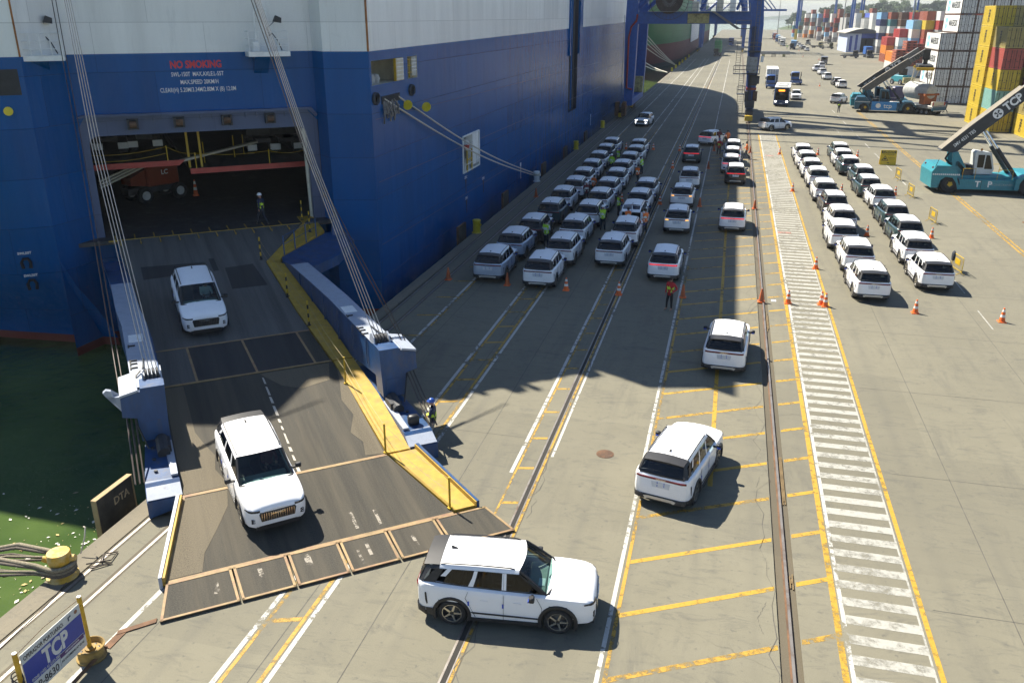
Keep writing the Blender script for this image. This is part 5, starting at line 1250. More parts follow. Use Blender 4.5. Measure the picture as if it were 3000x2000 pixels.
def human_mesh(J, mats_, name):
    """J: dict of joints. One skinned continuous body with fingers; materials by limb: 0 skin, 1 top, 2 trousers, 3 boots"""
    order = ['pel', 'spi', 'che', 'nek', 'hb', 'hd', 'ht']
    rad = dict(pel=(.155, .125), spi=(.15, .11), che=(.17, .12), nek=(.06, .06), hb=(.075, .085), hd=(.082, .098), ht=(.05, .06), sh=(.075, .07), el=(.052, .052), wr=(.036, .036), ha=(.042, .026), hi=(.095, .10), kn=(.065, .07), an=(.045, .05), to=(.045, .035))
    verts, idx, rr, edges = [], {}, [], []
    def add(n_, key):
        idx[n_] = len(verts); verts.append(J[n_]); rr.append(rad[key])
    for o in order: add(o, o)
    for s_ in 'LR':
        for k_ in ('sh', 'el', 'wr', 'ha', 'hi', 'kn', 'an', 'to'): add(k_ + s_, k_)
    E_ = [('pel', 'spi'), ('spi', 'che'), ('che', 'nek'), ('nek', 'hb'), ('hb', 'hd'), ('hd', 'ht')]
    for s_ in 'LR': E_ += [('che', 'sh' + s_), ('sh' + s_, 'el' + s_), ('el' + s_, 'wr' + s_), ('wr' + s_, 'ha' + s_), ('pel', 'hi' + s_), ('hi' + s_, 'kn' + s_), ('kn' + s_, 'an' + s_), ('an' + s_, 'to' + s_)]
    me = bpy.data.meshes.new('skel'); me.from_pydata(verts, [(idx[a], idx[b_]) for a, b_ in E_], [])
    o = bpy.data.objects.new('skel', me)
    sk = o.modifiers.new('s', 'SKIN'); sk.use_smooth_shade = True
    for i, r_ in enumerate(rr): me.skin_vertices[0].data[i].radius = r_
    me.skin_vertices[0].data[0].use_root = True
    sb_ = o.modifiers.new('d', 'SUBSURF'); sb_.levels = 1
    bm_ = eval_mesh(o); bpy.data.objects.remove(o)
    k = MB(); k.v = [tuple(v.co) for v in bm_.vertices]; k.f = [tuple(p.vertices) for p in bm_.polygons]
    segs = [(a, b_) for a, b_ in E_]
    zone = {}
    for a, b_ in segs:
        z = 1
        if a in ('nek', 'hb', 'hd'): z = 0
        elif a[:2] in ('wr',): z = 0
        elif a == 'pel' and b_[:2] == 'hi' or a[:2] == 'hi': z = 2
        elif a[:2] == 'kn': z = 2
        elif a[:2] == 'an': z = 3
        zone[(a, b_)] = z
    for f in k.f:
        c_ = Vector((0, 0, 0))
        for i in f: c_ += Vector(k.v[i])
        c_ /= len(f); best = None
        for (a, b_) in segs:
            A_, B_ = Vector(J[a]), Vector(J[b_]); d_ = B_ - A_; u = max(0, min(1, (c_ - A_).dot(d_) / d_.length_squared)); D = (c_ - A_ - d_ * u).length
            ra = rad[a if a in rad else a[:2]][0] * (1 - u) + rad[b_ if b_ in rad else b_[:2]][0] * u
            D = D / ra
            if best is None or D < best[0]: best = (D, zone[(a, b_)], a, u)
        z = best[1]
        if best[2][:2] == 'kn' and best[3] > .86: z = 3
        k.m.append(z)
    torso = [f for f, z in zip(k.f, k.m)]
    body_f = list(zip(k.f, k.m)); nv = len(k.v)
    # fingers, nose and ears grow out of the continuous body
    for s_ in 'LR':
        w_, h_ = Vector(J['wr' + s_]), Vector(J['ha' + s_]); d_ = (h_ - w_).normalized(); sd_ = d_.cross(Vector((0, 1, 0) if abs(d_.y) < .8 else (1, 0, 0))).normalized(); nn_ = d_.cross(sd_)
        for i, L in enumerate((.062, .072, .068, .054)):
            b0 = h_ - d_ * .005 + nn_ * (.030 - .02 * i) ; k.cyl(b0, b0 + d_ * L * .6 + sd_ * .006, .0095, 5, .009, 0); k.cyl(b0 + d_ * L * .55 + sd_ * .006, b0 + d_ * L + sd_ * .022, .009, 5, .006, 0)
        k.cyl(w_ + d_ * .03 + nn_ * .03, w_ + d_ * .075 + nn_ * .062, .012, 5, .008, 0)
    hd_ = Vector(J['hd']); fw = (Vector(J['face']) if 'face' in J else Vector((0, 1, 0)))
    k.cyl(hd_ + fw * .085 + Vector((0, 0, -.02)), hd_ + fw * .118 + Vector((0, 0, -.035)), .017, 5, .01, 0)
    rt_ = fw.cross(Vector((0, 0, 1)))
    for sx in (-1, 1):
        k.cyl(hd_ + rt_ * sx * .075, hd_ + rt_ * sx * .098, .022, 6, .016, 0)
    me = k.mesh(name, mats_, 60)
    # vest shell: torso faces pushed outwards
    bm_.update(); nrm = [v.normal.copy() for v in bm_.vertices]
    vest = MB(); zlo, zhi = J['pel'][2] - .04, J['nek'][2] - .06
    for (f, z) in body_f:
        cz = sum(k.v[i][2] for i in f) / len(f); cx = sum(Vector(k.v[i]).xy.length for i in f) / len(f)
        cpt = sum((Vector(k.v[i]) for i in f), Vector((0, 0, 0))) / len(f)
        A_, B_ = Vector(J['pel']), Vector(J['nek']); d_ = B_ - A_; u = (cpt - A_).dot(d_) / d_.length_squared; D = (cpt - A_ - d_ * u).length
        if z in (1, 2) and -.05 < u < .97 and D < .215:
            band = 1 if (.12 < u < .22 or .42 < u < .52) else 0
            vest.face([Vector(k.v[i]) + nrm[i] * .018 for i in f], band)
    return me, vest
def pose(kind, v=0):
    J = dict(pel=(0, 0, .93), spi=(0, 0, 1.10), che=(0, .0, 1.33), nek=(0, .0, 1.48), hb=(0, .025, 1.56), hd=(0, .035, 1.64), ht=(0, .03, 1.73))
    def sym(n_, L, R_=None): J[n_ + 'L'] = L; J[n_ + 'R'] = R_ or (-L[0], L[1], L[2])
    sym('sh', (-.19, 0, 1.42)); sym('el', (-.25, -.03, 1.15)); sym('wr', (-.25, .06, .91)); sym('ha', (-.245, .08, .83))
    sym('hi', (-.09, 0, .88)); sym('kn', (-.105, .02, .49)); sym('an', (-.11, -.01, .08)); sym('to', (-.12, .14, .045))
    if kind == 'walk':
        J.update(knL=(-.10, .20, .50), anL=(-.10, .26, .09), toL=(-.11, .40, .06), knR=(.10, -.06, .49), anR=(.10, -.36, .14), toR=(.11, -.24, .06), elL=(-.24, -.13, 1.17), wrL=(-.24, -.10, .93), haL=(-.235, -.08, .85), elR=(.25, .06, 1.16), wrR=(.22, .26, 1.02), haR=(.21, .32, .98))
    if kind == 'fold':
        J.update(elL=(-.25, .06, 1.17), wrL=(-.02, .19, 1.17), haL=(.06, .20, 1.18), elR=(.25, .06, 1.15), wrR=(.03, .22, 1.13), haR=(-.05, .22, 1.14), anL=(-.10, .10, .08), toL=(-.10, .25, .045), knL=(-.10, .09, .49), anR=(.10, .18, .08), toR=(.11, .33, .045), knR=(.10, .12, .49))
    if kind == 'write':
        J.update(elL=(-.25, .05, 1.15), wrL=(-.10, .26, 1.13), haL=(-.06, .33, 1.14), elR=(.25, .05, 1.15), wrR=(.10, .25, 1.15), haR=(.06, .31, 1.17), hb=(0, .05, 1.555), hd=(0, .07, 1.63), ht=(0, .08, 1.72))
    if kind == 'reach':
        J.update(che=(0, .10, 1.30), nek=(0, .15, 1.44), hb=(0, .19, 1.52), hd=(0, .22, 1.59), ht=(0, .22, 1.68), spi=(0, .03, 1.09), shL=(-.19, .12, 1.40), shR=(.19, .12, 1.40), elL=(-.24, .36, 1.32), wrL=(-.20, .58, 1.36), haL=(-.19, .66, 1.38), elR=(.26, .30, 1.55), wrR=(.24, .45, 1.78), haR=(.24, .50, 1.85))
    if kind == 'sit':
        J.update(pel=(0, 0, .95), hiL=(-.09, .03, .93), hiR=(.09, .03, .93), knL=(-.12, .45, .98), knR=(.12, .45, .98), anL=(-.12, .62, .62), anR=(.12, .62, .62), toL=(-.12, .76, .60), toR=(.12, .76, .60), elL=(-.24, .18, 1.2), wrL=(-.16, .42, 1.25), haL=(-.15, .49, 1.27), elR=(.24, .18, 1.2), wrR=(.16, .42, 1.25), haR=(.15, .49, 1.27))
    if kind == 'hip':
        J.update(elL=(-.36, -.06, 1.17), wrL=(-.20, .08, 1.02), haL=(-.15, .12, .99), anR=(.16, .04, .08), toR=(.2, .18, .045), knR=(.13, .06, .49))
    return J
HM = {}
def person(kind, x, y, rz, label, top, trous, vest=None, hat='white', z=0, hgt=1.0, group=None, bands=None, boots=None):
    p_ = thing('person', label, 'person', (x, y, z), rz, group); p_.scale = (hgt,) * 3
    J = pose(kind); key = (kind, top.name, trous.name)
    if key not in HM: HM[key] = human_mesh(J, [SKIN, top, trous, boots or BOOT], 'body')
    me, vs = HM[key]
    link('body', me, p_)
    if vest or bands:
        k = MB(); k.v = list(vs.v); k.f = list(vs.f); k.m = list(vs.m)
        if not vest: 
            keep = [i for i, m_ in enumerate(k.m) if m_ == 1]; k.f = [k.f[i] for i in keep]; k.m = [0] * len(keep)
            k.build('reflective_band', bands, p_, 60)
        else: k.build('vest', [vest, REFL if vest != HIORG else REFL], p_, 60)
    hd_ = Vector(J['hd'])
    if hat:
        k = MB(); T = Matrix.Translation(hd_ + Vector((0, .0, .045))); k.lathe([(.135, -.012), (.125, .0), (.118, .03), (.10, .075), (.06, .108), (.001, .118)], 14, T); k.box(hd_.x - .07, hd_.x + .07, hd_.y + .09, hd_.y + .165, hd_.z + .03, hd_.z + .045); k.build('hard_hat', HARD_W if hat == 'white' else HARD_B, p_, 50)
    else:
        k = MB(); T = Matrix.Translation(hd_ + Vector((0, -.012, .03))); k.lathe([(.088, -.07), (.1, -.02), (.1, .03), (.075, .085), (.001, .105)], 12, T); k.build('hair', HAIR, p_, 60)
    k = MB()
    for sx in (-1, 1): k.box(hd_.x + sx * .033 - .012, hd_.x + sx * .033 + .012, hd_.y + .088, hd_.y + .097, hd_.z + .0, hd_.z + .012)
    k.box(hd_.x - .022, hd_.x + .022, hd_.y + .083, hd_.y + .094, hd_.z - .058, hd_.z - .05); k.build('facial_features', EYE, p_)
    return p_
for (s_, t_, a_, lab, top_) in ((3.82, 11.35, R(1), 'driver in pale shirt inside the car on the shaded upper ramp', SHIRTW), (4.05, 24.55, R(4), 'driver in red shirt inside the car on the sunlit lower ramp', MAROON)):
    Td = Matrix.Translation(W(s_, t_, zr(t_) + .012)) @ Matrix.Rotation(rzn + a_, 4, 'Z') @ Matrix.Rotation(-sl_, 4, 'X') @ Matrix.Translation((-.37, -.32, -.24))
    d_ = person('sit', 0, 0, 0, lab, top_, DKBLUE, None, None); d_.scale = (1, 1, 1); d_.location = Td.translation; d_.rotation_euler = Td.to_euler(); d_.scale = (.97, .97, .97)
person('fold', -9.36, 25.95, R(95), 'worker in navy jacket and blue hard hat leaning against the ramp arm', NAVY, GREYC, None, 'blue', bands=REFL_Y)
person('walk', W(8.4, .55).x, W(8.4, .55).y, R(70), 'worker in navy overalls and white hard hat walking across the ramp hinge', NAVY, DKBLUE, None, 'white', z=3.49, bands=REFL_Y)
person('hip', -2.24, 43.12, R(150), 'worker in red shirt and black shorts standing by the white line', REDC, BLACK, None, None, bands=REFL_Y, boots=SKIN, hgt=1.03)
person('hip', -8.23, 59.85, R(5), 'worker in yellow vest and white hard hat between the second and third car rows', DKBLUE, DKBLUE, HIVIS, 'white', hgt=1.04)
person('write', -11.2, 54.4, R(-20), 'worker in yellow vest bareheaded between the black car and the second row', SHIRTW, DKBLUE, HIVIS, None, hgt=1.03)
person('write', -7.7, 64.7, R(-60), 'worker in yellow vest beside the car with raised tailgate', DKBLUE, DKBLUE, HIVIS, None)
person('hip', -5.2, 59.6, R(30), 'worker in orange vest and white sleeves standing beside the groove', SHIRTW, DKBLUE, HIORG, None, hgt=1.03)
person('reach', -6.45, 60.1, R(5), 'worker in orange vest reaching into the open car boot', SHIRTW, DKBLUE, HIORG, None)
person('write', -10.95, 69.3, R(20), 'worker in maroon jacket and white hard hat between the two rows beside the ship', MAROON, DKBLUE, None, 'white', bands=REFL)
person('write', -10.85, 72.5, R(-30), 'worker in orange vest between the two rows beside the ship', HIORG, DKBLUE, HIORG, None)
person('walk', -10.95, 84.6, R(160), 'worker in yellow vest and white hard hat near the head of the ship row', HIVIS, DKBLUE, HIVIS, 'white')
person('write', -10.8, 88.6, R(-40), 'worker in yellow vest and blue hard hat near the head of the ship row', DKBLUE, DKBLUE, HIVIS, 'blue')
person('reach', -7.9, 83.9, R(60), 'worker in yellow vest leaning over to the second row', SHIRTW, DKBLUE, HIVIS, None)
person('walk', -7.76, 78.7, R(-20), 'worker in orange vest walking ahead of the short third row', DKBLUE, DKBLUE, HIORG, None)
person('hip', -.9, 98.0, R(170), 'worker in bright red overalls beside the queue by the crane rail', REDC, BLACK, None, 'blue', bands=REFL_Y, hgt=1.05)
person('write', -1.1, 106.5, R(200), 'worker in maroon jacket behind the worker in red overalls', MAROON, DKBLUE, None, None, hgt=1.05)
person('walk', 2.0, 96.4, R(90), 'worker in orange shirt striding beside the crane rail', HIORG, DKBLUE, None, None, hgt=1.05)
person('hip', -.1, 106.4, R(20), 'worker in orange shirt at the head of the queue by the crane rail', HIORG, DKBLUE, None, None)
person('hip', 16.6, 148.2, R(20), 'worker in dark overalls standing alone on the wide apron', NAVY, NAVY, None, 'blue', bands=REFL_Y, hgt=1.08)
person('hip', 31.1, 155, R(20), 'worker in dark overalls standing at the foot of the white reefer stack', NAVY, NAVY, None, 'white', z=0, bands=REFL_Y, hgt=1.05)
person('walk', 32.9, 151.5, R(80), 'worker walking between the low trailer and the yellow containers', GREYC, NAVY, None, 'blue', bands=REFL, hgt=1.05)
person('hip', 22.7, 436, R(20), 'distant worker in yellow vest beside the queueing trucks', HIVIS, DKBLUE, HIVIS, 'white', hgt=1.05)
# ------------------------------------------------------------------ cones, barriers, bollards, signs
CONE_O = mat('cone_orange', (.68, .12, .015), .55, dirt=(.25, .08, .03), dlo=.6, dhi=.85); CONE_W = mat('cone_white_band', (.62, .6, .56), .5)
k1 = MB(); k1.cbox(-.19, .19, -.19, .19, 0, .045, .015); k1.lathe([(.155, .045), (.145, .08), (.118, .27), (.098, .40), (.076, .54), (.055, .67), (.034, .74), (.001, .745)], 16, ms=[0, 0, 1, 0, 1, 0, 0])
# dark topped cones used among the parked rows
k2 = MB(); k2.cbox(-.19, .19, -.19, .19, 0, .045, .015); k2.lathe([(.155, .045), (.14, .10), (.118, .27), (.098, .40), (.076, .54), (.05, .69), (.034, .74), (.001, .745)], 16)
def cone(x, y, label, group, dark=False, rz=0):
    o = thing('traffic_cone', label, 'cone', (x, y, 0), rz, group)
    if 'c1' not in HM:
        b_ = MB(); b_.cbox(-.19, .19, -.19, .19, 0, .045, .015); HM['base'] = b_.mesh('base', CONE_O)
        b_ = MB(); b_.lathe([(.155, .045), (.145, .08), (.118, .27), (.098, .40), (.076, .54), (.055, .67), (.034, .74), (.001, .745)], 16, ms=[0, 0, 1, 0, 1, 0, 0]); HM['c1'] = b_.mesh('cone_body', [CONE_O, CONE_W], 40)
        b_ = MB(); b_.lathe([(.155, .045), (.14, .10), (.118, .27), (.098, .40), (.076, .54), (.05, .69), (.034, .74), (.001, .745)], 16); HM['c2'] = b_.mesh('cone_body', mat('cone_faded', (.42, .10, .03), .7, dirt=(.1, .05, .03), dlo=.5, dhi=.8), 40)
    link('base', HM['base'], o); link('cone_body', HM['c2' if dark else 'c1'], o)
for x, y in ((3.85, 45.78), (5.83, 53.2), (5.85, 78.5), (5.67, 100.5)): cone(x, y, 'orange traffic cone on the edge of the zebra walkway', 'cones along the walkway')
cone(5.73, 45.7, 'orange traffic cone of the leaning pair beside the walkway', 'pair of cones by the walkway'); cone(5.55, 45.95, 'orange traffic cone of the leaning pair beside the walkway', 'pair of cones by the walkway')
for x, y in ((10.17, 45.7), (14.15, 45.28)): cone(x, y, 'orange traffic cone standing behind the last cars on the right apron', 'cones behind the right parked rows')
for x, y in ((9.99, 62.85), (9.95, 78.96), (9.75, 101.1), (14.25, 63.2), (14.31, 78.85), (13.86, 100.9)): cone(x, y, 'orange traffic cone between the parked rows on the right apron', 'cones between the right parked rows')
for x, y, d_ in ((-15.18, 45.6, 1), (-11.57, 45.36, 1), (-15.48, 70.65, 1)): cone(x, y, 'faded orange traffic cone without bands near the ship', 'faded cones near the ship', True)
for x, y in ((-8.12, 45.2), (-5.15, 45.1)): cone(x, y, 'orange traffic cone with white bands behind the left parked rows', 'banded cones behind the left rows')
for x, y in ((-8.13, 70.3), (-4.99, 70.1), (-5.25, 88.3), (-5.3, 100.5), (-11.4, 100.5), (-8.3, 100.7)): cone(x, y, 'orange traffic cone among the parked rows along the ship', 'cones among the left rows')
for x, y in ((-1.69, 45.5), (-1.8, 70.0), (-1.73, 89.0), (-1.49, 101.4)): cone(x, y, 'orange traffic cone on the white lane line', 'cones on the lane line', True)
for x, y in ((2.46, 45.7), (2.5, 70.2), (2.5, 101.1)): cone(x, y, 'orange traffic cone standing in the crane rail bed', 'cones in the rail bed', True)
for x, y in ((24.6, 355), (26.8, 415), (28.3, 330), (18.4, 205)): cone(x, y, 'small distant orange cone on the open apron', 'distant cones')
k = sthing('traffic_cone', 'tall orange and white traffic marker standing inside the hold', 'cone', 5.87, -9.8, 3.48); link('base', HM['base'], k); o = link('cone_body', HM['c1'], k); k.scale = (1, 1, 1.4)
# yellow barriers
def barrier(x, y, rz, label, grp):
    b_ = thing('crowd_barrier', label, 'barrier', (x, y, 0), rz, grp)
    L = .75
    f = MB(); f.tube([(-L, 0, .12), (-L, 0, .95), (-L + .06, 0, 1.05), (L - .06, 0, 1.05), (L, 0, .95), (L, 0, .12)], .022, 6); f.tube([(-L, 0, .22), (L, 0, .22)], .02, 6); f.build('frame', YEL, b_, 50)
    for sx in (-1, 1): MB().tube([(sx * L * .8, -.26, .02), (sx * L * .8, 0, .14), (sx * L * .8, .26, .02)], .022, 6).build('foot', YEL, b_, 50)
    for i in range(9):
        x_ = -L + .15 + i * .15; MB().cyl((x_, 0, .22), (x_, 0, 1.05), .011, 5).build('bar', YEL, b_)
    MB().cbox(-.35, .35, -.012, .012, .5, .85, .004).build('panel', YEL, b_)
    return b_
bb = barrier(13.95, 54.4, R(100), 'yellow steel barrier with a dark jacket hung on its end', None)
for x, y, a in ((15.25, 68.3, 98), (15.42, 78.3, 98), (15.75, 86.7, 98)): barrier(x, y, R(a), 'yellow steel barrier standing along the green car row', 'barriers along the green row')
k = MB(); k.lathe([(.16, -.42), (.2, -.2), (.19, .0), (.14, .1), (.03, .16)], 10, Matrix.Translation((13.82, 55.0, 1.02)) @ Matrix.Diagonal((.55, 1.15, 1, 1))); tag(k.build('jacket', DKBLUE, smooth=60), 'dark jacket draped over the end of the yellow barrier', 'jacket')
# caution board
cs = thing('caution_board', 'yellow and black caution A-frame board on the right apron', 'sign', (16.2, 95.7, 0), R(3))
YB = mat('board_yellow', (.66, .44, .015), .5, var=.08)
def lean(v_, sgn): return v_
T = Matrix.Rotation(R(-9), 4, 'X'); k = MB(); k.cbox(-.78, .78, -.02, .02, .0, 1.5, .005, T=T); k.build('front_panel', YB, cs)
T2 = Matrix.Translation((0, .48, 0)) @ Matrix.Rotation(R(9), 4, 'X'); k = MB(); k.cbox(-.78, .78, -.02, .02, .0, 1.5, .005, T=T2); k.build('back_panel', YB, cs)
k = MB(); k.box(-.70, .70, -.026, -.0205, 1.18, 1.44, T=T); k.build('header_band', TEXT_B, cs)
def onb(x, z, off=-.030): return T @ frame((x, off, z), (1, 0, 0), (0, 0, 1))
letter('header_lettering', 'CUIDADO', .26, YB, onb(0, 1.31), cs, .01)
letter('body_lettering', 'ÁREA OPERACIONAL', .12, TEXT_B, onb(0, 1.06, -.026), cs); letter('body_lettering', 'TRÂNSITO DE', .105, TEXT_B, onb(.3, .72, -.026), cs); letter('body_lettering', 'VEÍCULOS', .105, TEXT_B, onb(.3, .58, -.026), cs)
k = MB()
tri = [(-.68, .42), (.02, .42), (-.33, .95)]; tri2 = [(-.58, .48), (-.08, .48), (-.33, .86)]
for i in range(3):
    a, b_, c_, d_ = tri[i], tri[(i + 1) % 3], tri2[(i + 1) % 3], tri2[i]; k.face([T @ Vector((p[0], -.027, p[1])) for p in (a, b_, c_, d_)])
k.box(-.45, -.21, -.029, -.026, .54, .64, T=T); k.box(-.41, -.25, -.029, -.026, .64, .70, T=T); k.build('warning_triangle', TEXT_B, cs)
letter('foot_lettering', 'TCP', .11, TEXT_B, onb(0, .22, -.026), cs, .01)
# quay bollards
def drum_bollard(x, y, mt, label, cat='bollard', group=None):
    b_ = thing('mooring_bollard', label, cat, (x, y, 0), 0, group)
    k = MB(); k.lathe([(.34, 0), (.34, .05), (.27, .07), (.27, .80), (.29, .84), (.29, .92), (.24, .95), (.001, .955)], 18); k.build('drum', mt, b_, 40)
    MB().cyl((.22, -.1, .62), (.36, -.14, .62), .07, 8).build('stub', mt, b_, 40)
YB2 = mat('bollard_yellow', (.55, .42, .02), .55, dirt=(.18, .12, .04), dlo=.55, dhi=.8)
drum_bollard(-17.12 + .32, 57.1, YB2, 'yellow drum bollard beside the tail of the ship row'); drum_bollard(-17.0, 98.9, YB2, 'yellow drum bollard beside the head of the ship row'); drum_bollard(-17.0, 119.9, YB2, 'yellow drum bollard beside the oncoming white car'); drum_bollard(-17.0, 77.8, WHITE_P, 'white drum bollard holding the two mooring ropes')
k = MB(); k.tube([(-17.2 + .34 * math.cos(a) + .2, 77.8 + .34 * math.sin(a), .55 + .02 * i / 3) for i, a in enumerate([R(j * 30) for j in range(26)])], .055, 6); tag(k.build('rope_turns', ROPE, smooth=60), 'turns of rope round the white bollard', 'rope')
for i, y in enumerate((252, 268, 285, 300, 318, 340)): drum_bollard(-16.9, y, YB2, 'small yellow bollard on the quay edge between the two ships', group='bollards between the ships')
# fender boards on the quay face
FB = mat('fender_board', (.05, .045, .035), .85, var=.4, dirt=(.2, .13, .06), dlo=.6, dhi=.85)
def fender(y, L, label, group=None):
    f = thing('fender_panel', label, 'fender', (-17.05, y, 0), 0, group)
    MB().cbox(-.80, -.66, -L / 2, L / 2, -2.6, .62, .02).build('panel', FB, f); k = MB()
    k.box(-.82, -.64, -L / 2 - .03, -L / 2, -2.6, .64); k.box(-.82, -.64, L / 2, L / 2 + .03, -2.6, .64); k.box(-.82, -.64, -L / 2, L / 2, .62, .645); k.build('edge_bars', mat('board_edge_tan', (.33, .24, .12), .8) if label.startswith('dark fender board standing') else RUST, f)
    MB().cyl((-.66, 0, -1.0), (.0, 0, -1.0), .45, 14).build('rubber_cell', RUBBER, f, 40)
    return f
fd = fender(19.6, 1.65, 'dark fender board standing up at the quay edge below the ramp')
letter('board_lettering', 'DTA', .36, mat('faded_lettering', (.42, .33, .2), .8, var=.4), frame((-.648, .25, .18), (0, 1, 0), (0, 0, 1)), fd, .006, .003)
for y in (56.6, 69, 84.6, 96.3, 110.4): fender(y, 1.7, 'dark fender board between the ship side and the quay edge', 'fender boards along the ship')
# big tee bollard with mooring lines
tb = thing('tee_bollard', 'stout yellow tee bollard with thick mooring ropes near the green water', 'bollard', (-16.75, 16.1, 0), R(20)); tb.scale = (.9, .9, .95)
k = MB(); k.lathe([(.46, 0), (.46, .06), (.36, .10), (.31, .18), (.29, .42), (.33, .50), (.34, .60), (.34, .78), (.32, .82), (.001, .83)], 22); k.build('post', mat('tee_bollard_yellow', (.50, .29, .03), .7, var=.3, dirt=(.52, .40, .18), dlo=.45, dhi=.62), tb, 40)
for sx in (-1, 1): MB().cyl((sx * .28, 0, .56), (sx * .48, 0, .62), .11, 12, .09).build('horn', MATS['tee_bollard_yellow'], tb, 40)
DROPE = mat('thick_rope', (.19, .165, .115), .95, var=.45, scale=25, bumps=.8, bscale=30); DROPE2 = mat('thick_rope_dark', (.09, .075, .06), .95, var=.45, scale=25, bumps=.8, bscale=30)
for i, (z0, dy, rr_, mt) in enumerate(((.42, .34, .065, DROPE), (.36, .22, .045, DROPE2), (.30, -.15, .04, DROPE), (.24, -.30, .038, DROPE2), (.20, .05, .04, DROPE2))):
    ring = [(-16.75 + .36 * math.cos(a), 16.1 + .36 * math.sin(a), z0) for a in [R(j) for j in range(-100, 101, 20)]]
    if dy < 0: ring = ring
    k = MB(); k.tube([(-20.5 - i * .3, 16.1 + dy * 2.0 - 1.2, -.35 + z0 * .5)] + [(-18.6, 16.1 + dy - .55, .12 + z0 * .6)] + [(-17.3, 16.1 - .34 + dy * .2, z0)] + ring + [(-17.3, 16.1 + .34 + dy * .2, z0), (-18.6, 16.1 + .2 + dy, .10 + z0 * .6)] + [(-20.5 - i * .3, 16.1 + dy * 2 - .4, -.35 + z0 * .5)], rr_, 8)
    tag(k.build('mooring_rope', mt, smooth=60), ['thickest mooring rope eye looped over the tee bollard', 'second mooring rope eye looped over the tee bollard', 'pale thin mooring rope eye low on the tee bollard', 'dark mooring rope eye lowest on the tee bollard front', 'dark mooring rope eye at the foot of the tee bollard'][i], 'rope')
k = MB(); k.tube([(-16.4, 16.6, .1), (-15.9, 17.0, .05), (-16.0, 17.4, .04), (-16.3, 17.2, .05), (-16.1, 16.8, .08), (-15.8, 16.9, .04), (-16.2, 16.5, .05)], .022, 5); tag(k.build('thin_line', DROPE2, smooth=60), 'tangle of thin dark line beside the tee bollard', 'rope')
k = MB(); k.tube([(-16.5, 16.2, .02), (-16.25, 14.9, .015), (-16.15, 13.2, .015), (-16.5, 11.4, .015), (-17.0, 9.6, .015)], .014, 5); tag(k.build('thin_line', DROPE2, smooth=60), 'thin dark line lying along the quay edge from the tee bollard', 'rope')
k = MB(); k.tube([(-16.9, 17.0, .1), (-16.85, 17.2, .5), (-16.9, 17.35, .75), (-17.0, 17.4, .72)], .02, 5); tag(k.build('white_line', ROPE, smooth=60), 'short white line standing up behind the tee bollard', 'rope')
k = MB()
for i in range(5): k.tube([(-17.3 + i * .1, 20.4 + rnd.random() * .3, .04), (-17.0 + i * .12, 20.7 + rnd.random() * .4, .09), (-16.8 + i * .1, 21.3, .05), (-16.5, 21.7 + rnd.random() * .3, .06)], .03, 5)
tag(k.build('rope_bundle', ROPE, smooth=60), 'bundle of pale rope lying under the outer ramp arm', 'rope')
# harbour operator sign
sg = thing('operator_sign', 'blue and white harbour operator sign board tied between two yellow posts', 'sign', (-13.82, 12.6, 0))
POSTY = mat('post_yellow', (.52, .30, .02), .6, var=.25, dirt=(.18, .1, .03), dlo=.5, dhi=.75)
for y_ in (-.98, .98):
    k = MB(); k.cyl((0, y_, 0), (0, y_, 1.72), .055, 10); k.cyl((0, y_, 1.72), (0, y_, 1.735), .05, 10, m=1); k.build('post', [POSTY, WHITE_P], sg, 40)
MB().cbox(.02, .04, -.90, .90, .42, 1.60, .004).build('board', mat('sign_white', (.48, .50, .49), .5, var=.06), sg)
MB().box(.041, .044, -.89, .89, .74, 1.34).build('blue_field', mat('sign_blue', (.012, .035, .26), .4, var=.08), sg)
sgf = lambda y_, z, off=.047: frame((off, y_, z), (0, 1, 0), (0, 0, 1))
letter('operator_lettering', 'OPERADOR PORTUARIO:', .15, TEXT_B, sgf(-.24, 1.45, .043), sg, .002, .002, sx=.70)
letter('tcp_lettering', 'TCP', .58, mat('sign_letter_grey', (.50, .51, .50), .5), sgf(.02, 1.06), sg, .022, .002, sx=.72)
letter('phone_lettering', 'FONE: (+55) 41 2152-5800', .10, MATS['sign_letter_grey'], sgf(-.32, .80), sg, .001, .002, sx=.78)
letter('number_lettering', 'OP-8630', .26, TEXT_B, sgf(-.40, .56, .043), sg, .003, .002, sx=.85)
MB().box(.044, .052, .06, .84, .50, .82).build('agent_panel', MATS['sign_white'], sg)
MB().box(.053, .055, .07, .83, .70, .81).build('agent_band', mat('band_purple', (.06, .015, .12), .5), sg)
letter('agent_lettering', 'AG LACHMANN Nº 43145', .085, TEXT_B, sgf(.45, .60, .055), sg, .001, .002, sx=.75)
letter('agent_title', 'AGENTE RESPONSAVEL', .055, TEXT_W, sgf(.45, .755, .057), sg, .0005, .002, sx=.8)
MB().prism([(.50, 1.50), (.50, 1.40), (.54, 1.40), (.54, 1.47), (.60, 1.47), (.60, 1.52)], lambda u, v: (.041, u, v), lambda u, v: (.044, u, v)).build('port_emblem', mat('emblem_navy', (.03, .05, .09), .5), sg)
k = MB(); k.lathe([(.05, 0), (.05, .003), (.001, .003)], 12, Matrix.Translation((.041, .76, 1.48)) @ Matrix.Rotation(R(90), 4, 'Y')); k.build('crest_emblem', mat('emblem_brown', (.2, .09, .05), .5), sg)
k = MB()
for z in (1.5, .5):
    for y_ in (-.94, .94): k.tube([(.03, y_ - .06, z), (.06, y_, z + .02), (-.05, y_ + .03, z)], .006, 4)
k.build('tie_wires', BLACK, sg)
k = MB(); k.tube([(-.03, -.95, 1.62), (-.15, 0, 1.60), (-.03, .95, 1.64)], .008, 4); k.build('cross_wire', RUST, sg)
rope_c = MB()
